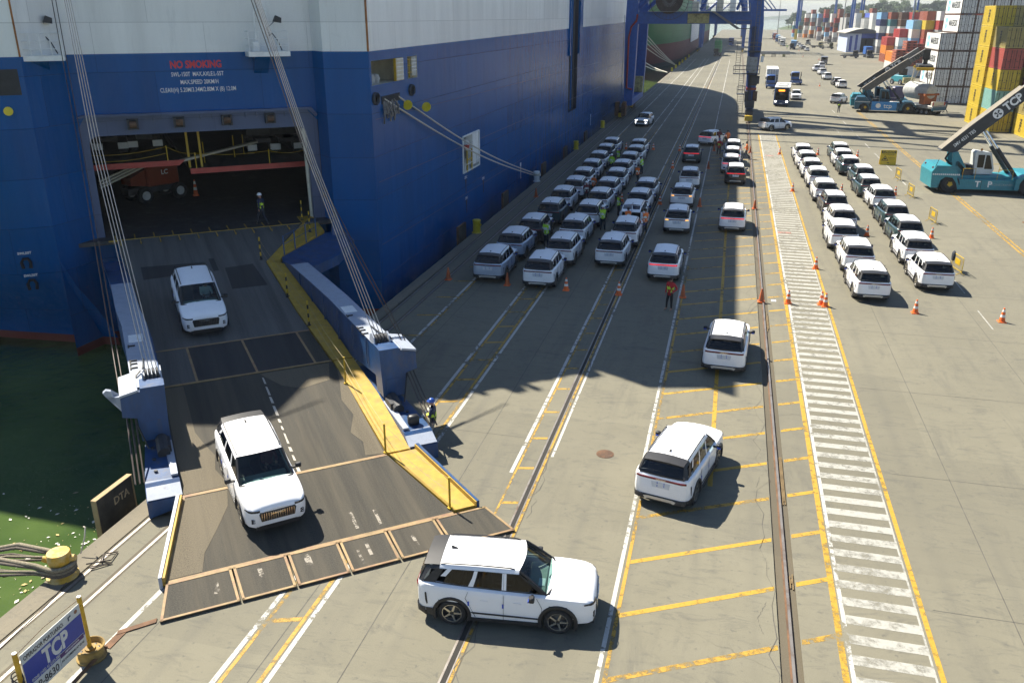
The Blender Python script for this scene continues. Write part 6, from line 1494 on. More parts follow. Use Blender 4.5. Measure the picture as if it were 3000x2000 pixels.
for i in range(7): rope_c.tube([(-13.80 + .1 * math.cos(a), 11.62 + .12 * math.sin(a) - .08, 1.0 - i * .1 + .25 * math.sin(a * .5)) for a in [R(j * 40) for j in range(10)]], .016, 5)
tag(rope_c.build('cable_coil', mat('cable_black', (.012, .012, .014), .6), smooth=60), 'coil of black cable hung over the yellow sign post', 'cable')
# wheel rim base of the sign
wb = thing('wheel_base', 'rusty yellow truck wheel hub used as sign base with a pipe across', 'sign base', (-13.78, 13.55, 0))
k = MB(); k.lathe([(.30, 0), (.34, .02), (.34, .06), (.30, .09), (.29, .28), (.33, .30), (.34, .36), (.31, .37), (.27, .30), (.26, .1)], 22); k.build('hub', mat('rusty_yellow', (.30, .20, .06), .75, .2, var=.35, dirt=(.08, .05, .03), dlo=.45, dhi=.7), wb, 40)
MB().lathe([(.26, .24), (.12, .26), (.12, .30), (.001, .30)], 16).build('hub_disc', MATS['rusty_yellow'], wb, 40)
for i in range(8): a = R(45 * i); MB().lathe([(.03, .255), (.001, .262)], 8, Matrix.Translation((.19 * math.cos(a), .19 * math.sin(a), 0))).build('bolt_hole', BLACK, wb)
MB().cyl((.30, -1.6, .10), (.20, .28, .12), .045, 8).build('pipe', RUST, wb, 40)
# backpack leaning on the ramp arm
bp = thing('backpack', 'black backpack lying on the ramp arm beside the leaning worker', 'backpack', W(9.62, 22.95, .93), R(30))
MB().cbox(-.2, .2, -.15, .15, .03, .4, .07).build('bag', BLACK, bp, 50); MB().tube([(-.12, .15, .1), (-.14, .22, .25), (-.1, .14, .38)], .02, 5).build('strap', BLACK, bp)
# ------------------------------------------------------------------ ship-to-shore cranes
CRB = mat('crane_blue', (.012, .075, .30), .45, var=.2, dirt=(.06, .05, .05), dlo=.6, dhi=.85)
CRD = mat('crane_dark', (.03, .034, .045), .6, var=.3); PIPE_R = mat('pipe_red', (.33, .04, .02), .5); GALV = mat('galvanised', (.28, .29, .29), .5, .4, dirt=(.15, .1, .06)); OLD_Y = mat('old_yellow_board', (.36, .32, .14), .7, var=.3, dirt=(.08, .07, .05), dlo=.5, dhi=.7)
def rails_around(k, x0, x1, y0, y1, z, h=1.05, r=.03):
    for (a, b_) in (((x0, y0), (x1, y0)), ((x1, y0), (x1, y1)), ((x1, y1), (x0, y1)), ((x0, y1), (x0, y0))):
        L = math.hypot(b_[0] - a[0], b_[1] - a[1]); n_ = max(1, int(L / 1.4))
        for zz_ in (z + h, z + h * .5): k.cyl((a[0], a[1], zz_), (b_[0], b_[1], zz_), r, 5, cap=False)
        for i in range(n_): f = i / n_; k.cyl((a[0] + (b_[0] - a[0]) * f, a[1] + (b_[1] - a[1]) * f, z), (a[0] + (b_[0] - a[0]) * f, a[1] + (b_[1] - a[1]) * f, z + h), r, 5, cap=False)
def bogie(parent, x, y, L=5.0):
    k = MB(); k.cbox(x - .55, x + .55, y - L / 2, y + L / 2, .95, 1.7, .1); k.build('bogie_beam', CRD, parent)
    for i in range(4):
        yy = y - L / 2 + .6 + i * (L - 1.2) / 3; k = MB(); k.lathe([(.30, -.12), (.36, -.1), (.36, .06), (.42, .08), (.42, .12), (.1, .12)], 14, Matrix.Translation((x, yy, .36)) @ Matrix.Rotation(R(90), 4, 'Y')); k.build('bogie_wheel', RUST, parent, 40)
        MB().prism([(yy - .45, 1.0), (yy + .45, 1.0), (yy + .2, .3), (yy - .2, .3)], lambda u, v: (x - .3, u, v), lambda u, v: (x - .16, u, v)).build('wheel_cheek', CRD, parent)
    MB().cbox(x - .25, x + .25, y - L / 2 - .5, y - L / 2, .25, .8, .05).build('buffer', YEL, parent)
def sts_crane(y0, y1, label, detail=True, x0=-15.2, x1=2.6, hb=13.3):
    c_ = thing('quay_crane', label, 'crane', (0, 0, 0))
    zt_ = 46
    for y_ in (y0, y1):
        k = MB(); P = [[(x0 - w_, y_ - .75, z), (x0 + w_, y_ - .75, z), (x0 + w_, y_ + .75, z), (x0 - w_, y_ + .75, z), (x0 - w_, y_ - .75, z)] for z, w_ in ((2.6, .6), (6, .78), (hb, .92), (hb + 3.5, .8), (zt_, .7))]; k.grid(P); k.build('water_leg', CRB, c_)
        k = MB(); P = [[(x1 - w_ + o, y_ - .75, z), (x1 + w_ + o, y_ - .75, z), (x1 + w_ + o, y_ + .75, z), (x1 - w_ + o, y_ + .75, z), (x1 - w_ + o, y_ - .75, z)] for z, w_, o in ((1.7, .5, 0), (6, .65, 0), (9.5, .80, 0), (hb, .85, 0), (hb + 3.2, 1.0, -.4), (zt_, .8, -3))]; k.grid(P); k.build('land_leg', CRB, c_)
        MB().cbox(x0 + .9, x1 - .85, y_ - .7, y_ + .7, hb, hb + 1.65, .05).build('portal_beam', CRB, c_)
    for x in (x0, x1): MB().cbox(x - .6, x + .6, y0 - .6, y1 + .6, 1.7, 2.6, .06).build('sill_beam', CRB, c_)
    for x in (x0 - .9, x1 - .05):
        for y_ in (y0, y1): bogie(c_, x if x < 0 else 2.57, y_)
    for x in (x0, x1 - 2.5):
        MB().cbox(x - .6, x + .6, y0 + .75, y1 - .75, 30, 32, .05).build('tie_beam', CRB, c_)
    for y_ in (y0 + 3.0, y1 - 3.0): MB().cbox(-52, 28, y_ - .55, y_ + .55, 44, 46.2, .05).build('boom', CRB, c_)
    MB().cbox(8, 20, y0 + 2.5, y1 - 2.5, 46.2, 51, .1).build('machine_house', CRB, c_)
    for y_ in (y0, y1):
        k = MB(); k.cyl((x1 - 2.7, y_, 46), (x0, y_, 66), .5, 8); k.cyl((x0, y_, 46), (x0, y_, 66), .55, 8); k.cyl((x0, y_, 66), (-45, y_, 46), .25, 6); k.build('mast', CRB, c_)
    for y_ in (y0, y1):
        k = MB(); k.cyl((x0 + .5, y_, hb + 2), (x1 - 1.2, y_, 29.5), .35, 8); k.build('diagonal_brace', CRB, c_)
    return c_
cr = sts_crane(134.3, 149.3, 'tall blue quay crane straddling the roadway ahead of the parked rows')
y_ = 133.5
# details on the near portal of the first crane
MB().cbox(-7.2, -4.15, y_ - .02, y_ + .12, 13.38, 14.7, .02).build('weathered_board', OLD_Y, cr)
k = MB(); Tq = Matrix.Translation((-9.9, y_ - .35, 16.6)) @ Matrix.Rotation(R(90), 4, 'X')
k.lathe([(.55, -.2), (1.0, -.28), (1.95, -.28), (1.95, -.2), (1.95, .2), (1.95, .28), (1.0, .28), (.55, .2)], 40, Tq); k.build('cable_reel', mat('reel_brown', (.045, .03, .025), .8, var=.4), cr, 30)
k = MB()
for i in range(28): a = R(i * 360 / 28); k.cyl(Tq @ Vector((.5 * math.cos(a), .5 * math.sin(a), .31)), Tq @ Vector((1.05 * math.cos(a), 1.05 * math.sin(a), .31)), .025, 4)
k.build('reel_spokes', GALV, cr)
k = MB()
for i in range(30): a = R(i * 360 / 30); k.cyl(Tq @ Vector((1.9 * math.cos(a), 1.9 * math.sin(a), .32)), Tq @ Vector((2.75 * math.cos(a), 2.75 * math.sin(a), .32)), .025, 4)
k.tube([Tq @ Vector((2.75 * math.cos(R(i * 12)), 2.75 * math.sin(R(i * 12)), .32)) for i in range(31)], .035, 5); k.build('reel_guide_wheel', DGREY, cr)
MB().tube([(-14.4, y_ - .08, 14.6), (-14.5, y_ - .1, 13.7), (-15.2, y_ - .1, 12.9), (-15.5, y_ - .1, 11.5), (-15.5, y_ - .1, 4.3), (-14.7, y_ - .1, 4.1)], .14, 8).build('red_pipe', PIPE_R, cr, 60)
k = MB(); k.box(-12.9, 1.4, y_ - 1.1, y_ + .0, 14.95, 15.0); k.build('walkway_floor', GALV, cr)
k = MB(); rails_around(k, -7.3, 1.4, y_ - 1.1, y_ - .02, 15.0); k.build('walkway_rail', GALV, cr)
for i, (x, w_, mt) in enumerate(((-6.6, .9, CREAM), (-3.2, .9, CREAM), (-1.4, .8, WHITE_P))): MB().cbox(x, x + w_, y_ - .9, y_ - .2, 15.0, 16.3 + .2 * i, .04).build('control_cabinet', mt, cr)
k = MB(); k.cyl((-.4, y_ - .5, 15.2), (1.4, y_ - .5, 20), .2, 6); k.cyl((-5.5, y_ + .5, 15.2), (-2.5, y_ + .5, 20.5), .22, 6); k.cyl((-2.0, y_ + .5, 20.5), (.6, y_ + .5, 15.2), .22, 6); k.build('truss_brace', CRB, cr)
def ladder(k, x0_, x1_, y0_, z0, z1, rungs=True):
    for x in (x0_, x1_): k.box(x - .03, x + .03, y0_ - .03, y0_ + .03, z0, z1)
    n_ = int((z1 - z0) / .32)
    for i in range(n_): k.box(x0_, x1_, y0_ - .02, y0_ + .02, z0 + .15 + i * .32, z0 + .19 + i * .32)
k = MB(); ladder(k, .1, .7, y_ - 1.0, 6.7, 11.0); ladder(k, .75, 1.35, y_ - 1.0, 3.9, 6.5); ladder(k, .75, 1.6, y_ - 1.0, 1.0, 3.8); k.build('ladder', mat('ladder_steel', (.16, .155, .145), .6, .3), cr)
k = MB(); k.prism([(-3.9, 15.0), (-3.4, 15.0), (.2, 12.75), (-.4, 12.75)], lambda u, v: (u, y_ - 1.3, v), lambda u, v: (u, y_ - 1.2, v)); k.prism([(-3.9, 15.0), (-3.4, 15.0), (.2, 12.75), (-.4, 12.75)], lambda u, v: (u, y_ - .5, v), lambda u, v: (u, y_ - .4, v)); k.build('stair_stringer', MATS['ladder_steel'], cr)
for (x0_, x1_, z) in ((-.3, 1.7, 12.65), (-.15, 3.5, 6.55), (.6, 1.7, 3.75)):
    MB().box(x0_, x1_, y_ - 1.4, y_ - .05, z, z + .1).build('landing', CRD, cr); k = MB(); rails_around(k, x0_, x1_, y_ - 1.4, y_ - .1, z + .1); k.build('landing_rail', MATS['ladder_steel'], cr)
MB().cbox(2.0, 3.1, y_ - .75, y_ + .02, 6.7, 8.9, .04).build('switch_cabinet', GALV, cr); MB().cbox(3.5, 3.9, y_ - .6, y_, 8.2, 9.0, .03).build('junction_box', WHITE_P, cr)
k = MB(); ladder(k, 2.35, 2.85, y_ - .2, 9.5, 30); k.build('leg_ladder', MATS['ladder_steel'], cr)
MB().cbox(1.9, 3.3, y_ - .05, y_ + 1.6, 4.3, 4.65, .02).build('red_band', PIPE_R, cr); MB().cbox(-15.9, -14.55, 147.5, 148.5, 2.6, 5.1, .05).build('counter_plate', OLD_Y, cr)
k = MB(); k.tube([(-16.2, 133.2, 14.5), (-16.25, 133.2, 3)], .03, 5); k.build('cable', BLACK, cr)
for (x0_, x1_, z0_, z1_, d_, mt) in ((1.75, 2.3, 2.7, 4.2, .9, CRD), (2.2, 3.3, 5.0, 6.4, .6, DGREY), (1.6, 2.0, 7.0, 9.0, .7, GALV), (2.9, 3.5, 2.8, 4.2, .5, RUST), (1.7, 3.4, 9.5, 9.75, .9, CRD), (1.9, 3.2, 1.9, 2.9, .95, CRD), (3.2, 3.6, 5.2, 6.3, .4, CRD)):
    MB().cbox(x0_, x1_, y_ - d_, y_ + .02, z0_, z1_, .03).build('leg_equipment', mt, cr)
for i in range(5): MB().tube([(2.0 + i * .12, y_ - .12, 13), (2.0 + i * .13, y_ - .15, 9), (2.1 + i * .1, y_ - .9, 5), (2.2 + i * .12, y_ - .9, 2)], .035, 5).build('cable_run', BLACK, cr)
k = MB(); rails_around(k, 1.7, 3.4, y_ - .9, y_ - .1, 9.75); k.build('landing_rail', MATS['ladder_steel'], cr)
for x_ in (-16.6, -15.6): MB().cbox(x_ - .3, x_ + .3, 131.2, 133, .4, 2.4, .08).build('storm_brake', RUST, cr)
MB().cbox(2.0, 3.1, 130.6, 131.4, .25, 1.0, .06).build('rail_clamp', YEL, cr)
cr2 = sts_crane(395, 411, 'second blue quay crane beyond the first, beside the green ship', False)
cr3 = sts_crane(640, 656, 'farthest blue quay crane down the quay', False)
k = MB(); rails_around(k, 6, 18, 398, 408, 44); k.build('boom_rail', GALV, cr2)
# ladders and the machine platform seen right of the first crane
for (cx, yy, o) in ((3.4, 395, cr2),):
    MB().cbox(4, 19, yy + 1, yy + 2, 16.2, 17.0, .05).build('service_platform', CRB, o); k = MB(); k.cyl((4.5, yy + 1.5, 23), (11, yy + 1.5, 17), .2, 6); k.cyl((5.5, yy + 1.5, 25), (13, yy + 1.5, 17), .25, 6); k.cyl((6.8, yy + 1.5, 26), (14.5, yy + 1.5, 17), .2, 6); k.build('platform_stay', CRB, o)
    k = MB(); ladder(k, 5.2, 6.6, yy - .9, 10, 22); k.build('ladder', GALV, o)
# ------------------------------------------------------------------ containers
CONT = {}
def cmat(name, col): return mat('container_' + name, col, .55, var=.12, dirt=(.12, .08, .05), dlo=.66, dhi=.9, dscale=1.1)
CM = {'yellow': cmat('yellow', (.50, .36, .03)), 'khaki': cmat('khaki', (.30, .24, .08)), 'white': cmat('white', (.60, .60, .57)), 'grey': cmat('grey', (.28, .28, .28)), 'rust': cmat('rust', (.26, .075, .04)), 'red': cmat('red', (.30, .035, .03)), 'pink': cmat('pink', (.36, .075, .055)), 'mint': cmat('mint', (.20, .38, .33)), 'teal': cmat('teal', (.05, .16, .17)), 'blue': cmat('blue', (.03, .12, .38)), 'sky': cmat('sky_blue', (.22, .42, .62)), 'orange': cmat('orange', (.55, .18, .02)), 'brown': cmat('brown', (.10, .06, .04)), 'green': cmat('green', (.05, .25, .09)), 'navy': cmat('navy', (.02, .03, .11))}
BARM = mat('lock_bar_grey', (.055, .05, .045), .6, .3)
def corr(k, axis, fixed, a0, a1, z0, z1, n_, dep):
    """corrugated panel; axis 'y' runs along y at x=fixed, 'x' along x at y=fixed"""
    pts = []
    for i in range(n_):
        s_ = (a1 - a0) / n_; b0 = a0 + i * s_
        pts += [(b0, 0), (b0 + s_ * .3, 0), (b0 + s_ * .5, dep), (b0 + s_ * .8, dep)]
    pts.append((a1, 0))
    P = [[(fixed + d_, a, z) if axis == 'y' else (a, fixed + d_, z) for a, d_ in pts] for z in (z0, z1)]
    k.grid(P)
def cont_meshes(L, Hc, reefer=False, simple=False):
    key = (L, Hc, reefer, simple)
    if key in CONT: return CONT[key]
    w_ = 1.219; b_ = MB(); fr_ = MB(); dr_ = MB(); br = MB()
    n_ = int(L / .28)
    if reefer:
        b_.box(-w_ + .04, w_ - .04, .06, L - .06, .14, Hc - .1)
    else:
        corr(b_, 'y', -w_ + .01, .1, L - .1, .14, Hc - .11, n_, .035); corr(b_, 'y', w_ - .01, .1, L - .1, .14, Hc - .11, n_, -.035); corr(b_, 'x', L - .05, -w_ + .1, w_ - .1, .14, Hc - .11, 8, -.04)
        b_.face([(-w_ + .05, .05, Hc - .03), (w_ - .05, .05, Hc - .03), (w_ - .05, L - .05, Hc - .03), (-w_ + .05, L - .05, Hc - .03)])
        b_.face([(-w_ + .05, .05, .12), (w_ - .05, .05, .12), (w_ - .05, L - .05, .12), (-w_ + .05, L - .05, .12)])
    for x in (-w_, w_ - .12):
        for y in (0, L - .12): fr_.box(x, x + .12, y, y + .12, 0, Hc)
        fr_.box(x + .02, x + .10, .12, L - .12, .02, .16); fr_.box(x + .02, x + .10, .12, L - .12, Hc - .12, Hc - .01)
    for y in (0, L - .12): fr_.box(-w_ + .12, w_ - .12, y + .01, y + .11, .02, .16); fr_.box(-w_ + .12, w_ - .12, y + .01, y + .11, Hc - .13, Hc - .01)
    for sx in (-1, 1):
        dr_.box(min(sx * .01, sx * (w_ - .12)), max(sx * .01, sx * (w_ - .12)), .03, .08, .16, Hc - .13)
        if not reefer:
            for zz_ in (.55, 1.1, 1.65, 2.2): dr_.box(min(sx * .08, sx * (w_ - .2)), max(sx * .08, sx * (w_ - .2)), .015, .03, zz_ - .16, zz_ + .16)
        for xx in (.28, .80): br.cyl((sx * xx, .0, .12), (sx * xx, .0, Hc - .1), .028, 6)
        for zz_ in (.3, 1.25, 2.2):
            for xx in (.28, .80, 1.08): br.box(sx * xx - .07, sx * xx + .07, -.015, .03, zz_ - .04, zz_ + .04)
        br.box(sx * .5 - .13, sx * .5 + .13, -.02, .02, 1.0, 1.05)
    br.box(-.012, .012, -.005, .02, .16, Hc - .13)
    nm = 'container'
    CONT[key] = (b_.mesh('shell', CM['yellow']), fr_.mesh('corner_frame', CM['yellow']), dr_.mesh('doors', CM['yellow']), br.mesh('locking_bars', BARM))
    if simple:
        s_ = MB(); s_.add(b_); s_.add(fr_); s_.add(dr_); CONT[key] = (s_.mesh('container_block', CM['yellow']),)
    return CONT[key]
def setm(o, mt): o.material_slots[0].link = 'OBJECT'; o.material_slots[0].material = mt; return o
def container(x, y, z, L, Hc, col, label, group, rz=0, reefer=False, simple=False, logo=None):
    ms = cont_meshes(L, Hc, reefer, simple)
    if simple:
        o = setm(link('shipping_container', ms[0]), CM[col]); o.location = (x, y, z); o.rotation_euler = (0, 0, rz); tag(o, label, 'container', group); return o
    o = thing('shipping_container', label, 'container', (x, y, z), rz, group)
    for m__ in ms[:3]: setm(link(m__.name, m__, o), CM['brown' if reefer and m__.name.startswith('corner') else col])
    b_ = link('locking_bars', ms[3], o)
    if logo: logo(o)
    return o
LOGO_K = mat('logo_dark', (.05, .04, .015), .6); MSC_ME = text_mesh('MSC', 1.0, LOGO_K, .03, .004, sx=.85); MSK_ME = text_mesh('MAERSK', 1.5, TEXT_B, .02, .004, sx=1.15)
STAR = mat('logo_sky_blue', (.16, .42, .60), .6)
def logo_msc(o):
    link('logo_lettering', MSC_ME, o, T=frame((-1.228, 3.0, 1.3), (0, 0, -1), (0, -1, 0)))
def logo_msk(o):
    link('logo_lettering', MSK_ME, o, T=frame((-1.205, 4.5, 1.45), (0, -1, 0), (0, 0, 1)))
    MB().box(-1.19, -1.185, 8.9, 10.7, .5, 2.3).build('logo_square', STAR, o); k = MB()
    for i in range(7): a = R(i * 360 / 7 + 90); k.face([(-1.195, 9.8 + .55 * math.cos(a), 1.4 + .55 * math.sin(a)), (-1.195, 9.8 + .14 * math.cos(a + .45), 1.4 + .14 * math.sin(a + .45)), (-1.195, 9.8, 1.4), (-1.195, 9.8 + .14 * math.cos(a - .45), 1.4 + .14 * math.sin(a - .45))])
    k.build('logo_star', WHITE_P, o, fix=False)
G1 = 'yellow containers of the tall near stack'
def ylab(i, col, where, nc=0):
    return ORD[i] + ' tier ' + {'yellow': 'yellow container, ', 'khaki': 'khaki container, ', 'red': 'dark red container, ', 'pink': 'faded red container, ', 'mint': 'pale mint container, ', 'teal': 'teal container, ', 'white': 'white container '}[col] + ORD[nc] + ' column from the apron, ' + where
# rear block, 6 tiers
for cx, ncol in ((34.45, 0), (36.95, 1), (39.45, 2), (41.95, 3)):
    for t in range(6):
        col = 'yellow' if ncol == 0 else ['khaki', 'yellow', 'khaki', 'yellow', 'red', 'khaki'][(t + ncol) % 6]
        container(cx, 134.3, t * 2.62, 6.06, 2.59, col, ylab(t, col, 'rear block of the tall stack', ncol), 'rear block ' + col, logo=logo_msc if col in ('yellow', 'khaki') else None)
# middle block, 5 tiers
for cx, ncol in ((34.75, 0), (39.8, 1), (39.75, 2), (42.25, 3)):
    cols = [['yellow', 'mint', 'yellow', 'pink', 'khaki'], ['khaki', 'teal', 'khaki', 'red', 'yellow'], ['yellow', 'khaki', 'red', 'khaki', 'red'], ['khaki', 'yellow', 'khaki', 'yellow', 'khaki']][ncol]
    for t in range(5):
        col = cols[t]; container(cx, 127.9, t * 2.62, 6.06, 2.59, col, ylab(t, col, 'middle block of the tall stack', ncol), 'middle block ' + col, logo=logo_msc if col in ('yellow', 'khaki') else None)
for nc_, (cx, n_) in enumerate(((37.3, 2), (39.8, 3), (42.3, 3))):
    for t in range(n_): container(cx, 121.3, t * 2.62, 6.06, 2.59, 'yellow' if (t + n_) % 3 else 'khaki', ylab(t, 'yellow' if (t + n_) % 3 else 'khaki', 'front block of the tall stack', nc_), 'front block ' + ('yellow' if (t + n_) % 3 else 'khaki'), logo=logo_msc)
# white reefer stack
for i in range(6):
    for t in range(4 if i == 0 else 7):
        container(34.95 + i * 2.48, 168, t * 2.93, 12.19, 2.9, 'grey' if False else 'white', 'white reefer, %s tier of the %s column from the low trailer' % (ORD[t], ORD[i]), 'reefers of the tall stack', reefer=True, logo=logo_msk if (i == 0 or (i == 1 and t >= 4)) else None)
# distant stacks, one object each
frnd = random.Random(5)
PAL = ['white', 'grey', 'rust', 'brown', 'red', 'white', 'navy', 'rust', 'grey', 'sky', 'orange', 'teal', 'white', 'brown']
def stack(x, y, n, cols, L, label, group):
    for t in range(n): container(x, y, t * 2.62, L, 2.59, cols[t % len(cols)] if cols else frnd.choice(PAL), label, group, simple=True)
for i in range(12): stack(40 + i * 3.1, 690 - i * 12.5, 4 if i < 2 else 6 + (i % 2), None, 12.19, 'distant shipping container in the stacks left of the blue shed', 'distant containers left of the shed')
for i in range(6): stack(49 + i * 3.3, 590 - i * 14, 3 + (i % 3), ['white', 'sky', 'rust', 'grey', 'brown', 'white'] if i % 2 else ['grey', 'white', 'rust', 'brown', 'red', 'grey'], 6.06, 'distant shipping container in the row before the stacks left of the blue shed', 'distant front row left of the shed')
for i in range(9): stack(60 + i * 2.3, 500 - i * 12.4, 6 - (i % 2), ['white', 'grey', 'white', 'white', 'white', 'white'], 12.19, 'distant white reefer in the pale wall of containers behind the shed', 'distant white reefers')
for i in range(9): stack(49 + i * 2.5, 318 - i * 6.3, [3, 4, 5, 6, 6, 6, 5, 6, 6][i], None if i % 3 else ['rust', 'orange', 'red', 'rust', 'yellow'], 12.19, 'shipping container in the mixed red and orange stack behind the reach stacker boom', 'mixed red and orange stack')
for i in range(7): stack(57 + i * 2.6, 395 - i * 8, 6, None, 12.19, 'shipping container in the coloured row behind the mixed stack', 'coloured row behind mixed stack')
stack(42.5, 262, 2, ['white', 'orange'], 12.19, 'orange over white container beside the folded flat racks', 'orange and white pair')
def flat_rack(x, y, z, label, n=1):
    o = thing('flat_rack', label, 'flat rack', (x, y, z), 0, 'folded flat racks'); k = MB(); k.cbox(-1.22, 1.22, 0, 6.06, 0, .5, .02); k.build('base', CM['rust'], o)
    k = MB(); k.cbox(-1.22, 1.22, .1, .35, .5, .62, .02); k.build('end_wall', CM['red'], o)
    for sx in (-1, 1): MB().box(sx * .6 - .25, sx * .6 + .25, -.02, .02, .12, .38).build('fork_pocket', BLACK, o)
for (x, y, n) in ((39.8, 240, 6), (42.6, 240, 5), (43.0, 246, 9), (45.6, 246, 8)):
    for t in range(n): flat_rack(x, y, 2.6 + t * .66, 'rusty folded flat rack in the pile behind the reach stacker boom')
for x in (39.8, 42.6, 43.0, 45.6): stack(x, 240 if x < 42.9 else 246, 1, ['white'], 6.06, 'white container under the pile of folded flat racks', 'containers under flat racks')
# ------------------------------------------------------------------ vehicles on the apron
def wheels(parent, pts, r, wd, rimm=GREY_M):
    key = ('wh', r, wd)
    if key not in HM: HM[key] = (wheel_mb(r, wd).mesh('wheel', RUBBER, 40), rim_mb(r, wd).mesh('rim', rimm, 40))
    for (x, y, z) in pts:
        w_ = link('wheel', HM[key][0], parent, loc=(x, y, z)); rr_ = setm(link('rim', HM[key][1], w_), rimm)
TRB = mat('tractor_blue', (.02, .09, .32), .4, dirt=(.1, .08, .06), dlo=.66, dhi=.88)
def tractor(x, y, rz, label, col, box=None, L=12.2):
    """yard tractor facing local -y with an optional trailer and container behind (+y)"""
    o = thing('terminal_tractor', label, 'truck', (x, y, 0), rz)
    k = MB(); k.cbox(-1.2, 1.2, -1.2, 1.6, .55, 1.15, .08); k.box(-.5, .5, 1.2, 5.0, .7, 1.0); k.build('chassis', DGREY, o)
    k = MB(); k.cbox(-1.2, .55, -1.0, .7, 1.15, 2.75, .10); k.build('cab', col, o, 40)
    MB().box(-1.1, .45, -1.02, -.99, 1.75, 2.6).build('windscreen', GLASS_D, o); MB().box(-1.21, -1.19, -.7, .4, 1.7, 2.55).build('side_window', GLASS_D, o); MB().box(.54, .56, -.7, .4, 1.7, 2.55).build('side_window', GLASS_D, o)
    MB().cbox(-1.25, 1.25, -1.3, -1.1, .45, .95, .04).build('bumper', col, o)
    for sx in (-.95, .95): MB().cbox(sx - .14, sx + .14, -1.34, -1.29, .72, .88, .02).build('headlight', LENS_A, o)
    for sx in (-1.45, .8): MB().box(sx, sx + .2, -.95, -.85, 1.9, 2.4).build('mirror', BLACK, o)
    MB().cyl((.9, .6, 1.0), (.9, .6, 2.7), .08, 8).build('exhaust', DGREY, o)
    wheels(o, [(sx * 1.0, yy, .5) for sx in (-1, 1) for yy in (-.5, 3.4)], .5, .3)
    if box:
        t_ = MB(); t_.box(-.5, .5, 2.5, 2.5 + L, .95, 1.2); t_.box(-1.2, 1.2, 2.5, 2.7, 1.0, 1.2); t_.box(-1.2, 1.2, 2.3 + L, 2.5 + L, 1.0, 1.2); t_.build('trailer_frame', DGREY, o); wheels(o, [(sx * 1.0, yy, .5) for sx in (-1, 1) for yy in (L, L + 1.2)], .5, .3)
    return o
def loaded(x, y, rz, label, col, ccol, L, clabel):
    tractor(x, y, rz, label, col, True, L); v_ = Matrix.Rotation(rz, 4, 'Z') @ Vector((0, 2.5, 1.22)); container(x + v_.x, y + v_.y, v_.z, L, 2.59, ccol, clabel, None, rz)
loaded(7.95, 196.3, R(-1), 'blue terminal tractor hauling a grey white container behind the bus', TRB, 'white', 12.19, 'grey white container riding behind the blue tractor near the bus')
tractor(13.6, 208.5, R(-2), 'blue terminal tractor without load beside the container truck', TRB, False)
tractor(24.8, 430, R(-3), 'dark tractor unit at the front of the distant truck queue', DKBLUE, True, 12.2)
container(24.8 + .5, 433, 1.22, 12.19, 2.59, 'sky', 'pale blue container on the front truck of the distant queue', None, R(-3))
for i, (x, y, c1_, c2) in enumerate(((22.6, 478, 'white', WHITE_P), (22.9, 512, 'white', WHITE_P), (22.9, 548, 'sky', TRB), (23.5, 600, 'rust', RED_P), (24.2, 640, 'white', TRB))): loaded(x, y, R(-2), ['white truck second in the distant queue', 'white truck third in the distant queue', 'blue truck fourth in the distant queue', 'red truck fifth in the distant queue', 'blue truck last in the distant queue'][i], c2, c1_, 12.19, ['white container on the second truck of the queue', 'white container on the third truck of the queue', 'pale blue container on the fourth truck of the queue', 'rust red container on the fifth truck of the queue', 'white container on the last truck of the queue'][i])
loaded(-7.0, 352, R(-2), 'black tractor unit with headlamps leading the green container down the quay', DKBLUE, 'green', 6.06, 'bright green container coming down the quay beside the green ship')
container(-6.95, 361, 1.22, 6.06, 2.59, 'green', 'second green container riding behind the bright green one', None, R(-2))
container(-7.0, 354.6, 3.85, 6.06, 1.5, 'green', 'low green container on top of the first green one', None, R(-2))
loaded(-2.8, 470, 0, 'dark blue truck seen far down the quay road', TRB, 'navy', 12.19, 'navy container on the truck far down the quay')
tractor(42, 347, R(80), 'dark terminal tractor parked in front of the blue shed', DGREY, False)
tractor(42.2, 440, R(85), 'green grey yard truck parked left of the blue shed', mat('olive', (.1, .11, .05), .6), False)
loaded(47.5, 350, R(2), 'dark tractor under the blue container right of the shed', DGREY, 'blue', 6.06, 'bright blue container parked right of the shed')
for i, (x, y) in enumerate(((36.5, 500), (49, 520), (51.5, 470), (39, 455))): tractor(x, y, R(20 * i), ['grey yard tractor far off in front of the pale stacks', 'dark yard tractor far off beside the dark forklift', 'red yard tractor far off near the shed', 'yellow green yard vehicle near the shed'][i], [GALV, DGREY, RED_P, OLD_Y][i], False)
# bus
bus = thing('coach_bus', 'dark blue city bus with amber route display driving towards the parked rows', 'bus', (8.1, 156, 0), R(-4))
BUSB = mat('bus_blue', (.01, .03, .10), .3, var=.1, coat=.4); BUSW = mat('bus_roof_white', (.58, .58, .55), .5)
k = MB(); P = []
for y_, ins in ((0, .16), (.12, .04), (.5, 0), (11.8, 0), (12, .08)):
    P.append([(-1.25 + ins, y_, .35), (-1.25 + ins * .6, y_, 1.3), (-1.22 + ins, y_ + .05, 2.9), (-1.1 + ins, y_ + .1, 3.15), (1.1 - ins, y_ + .1, 3.15), (1.22 - ins, y_ + .05, 2.9), (1.25 - ins * .6, y_, 1.3), (1.25 - ins, y_, .35), (-1.25 + ins, y_, .35)])
k.grid(P); k.face(P[0][:8]); k.face(P[-1][:8]); k.build('body', BUSB, bus, 40)
k = MB(); k.face([(-1.12, .02, 3.16), (1.12, .02, 3.16), (1.12, 11.9, 3.16), (-1.12, 11.9, 3.16)]); k.cbox(-.8, .8, 1.5, 3.2, 3.15, 3.4, .05); k.cbox(-.8, .8, 6, 8.5, 3.15, 3.4, .05); k.box(-1.25, 1.25, 0.3, 11.9, 3.0, 3.17); k.build('roof', BUSW, bus)
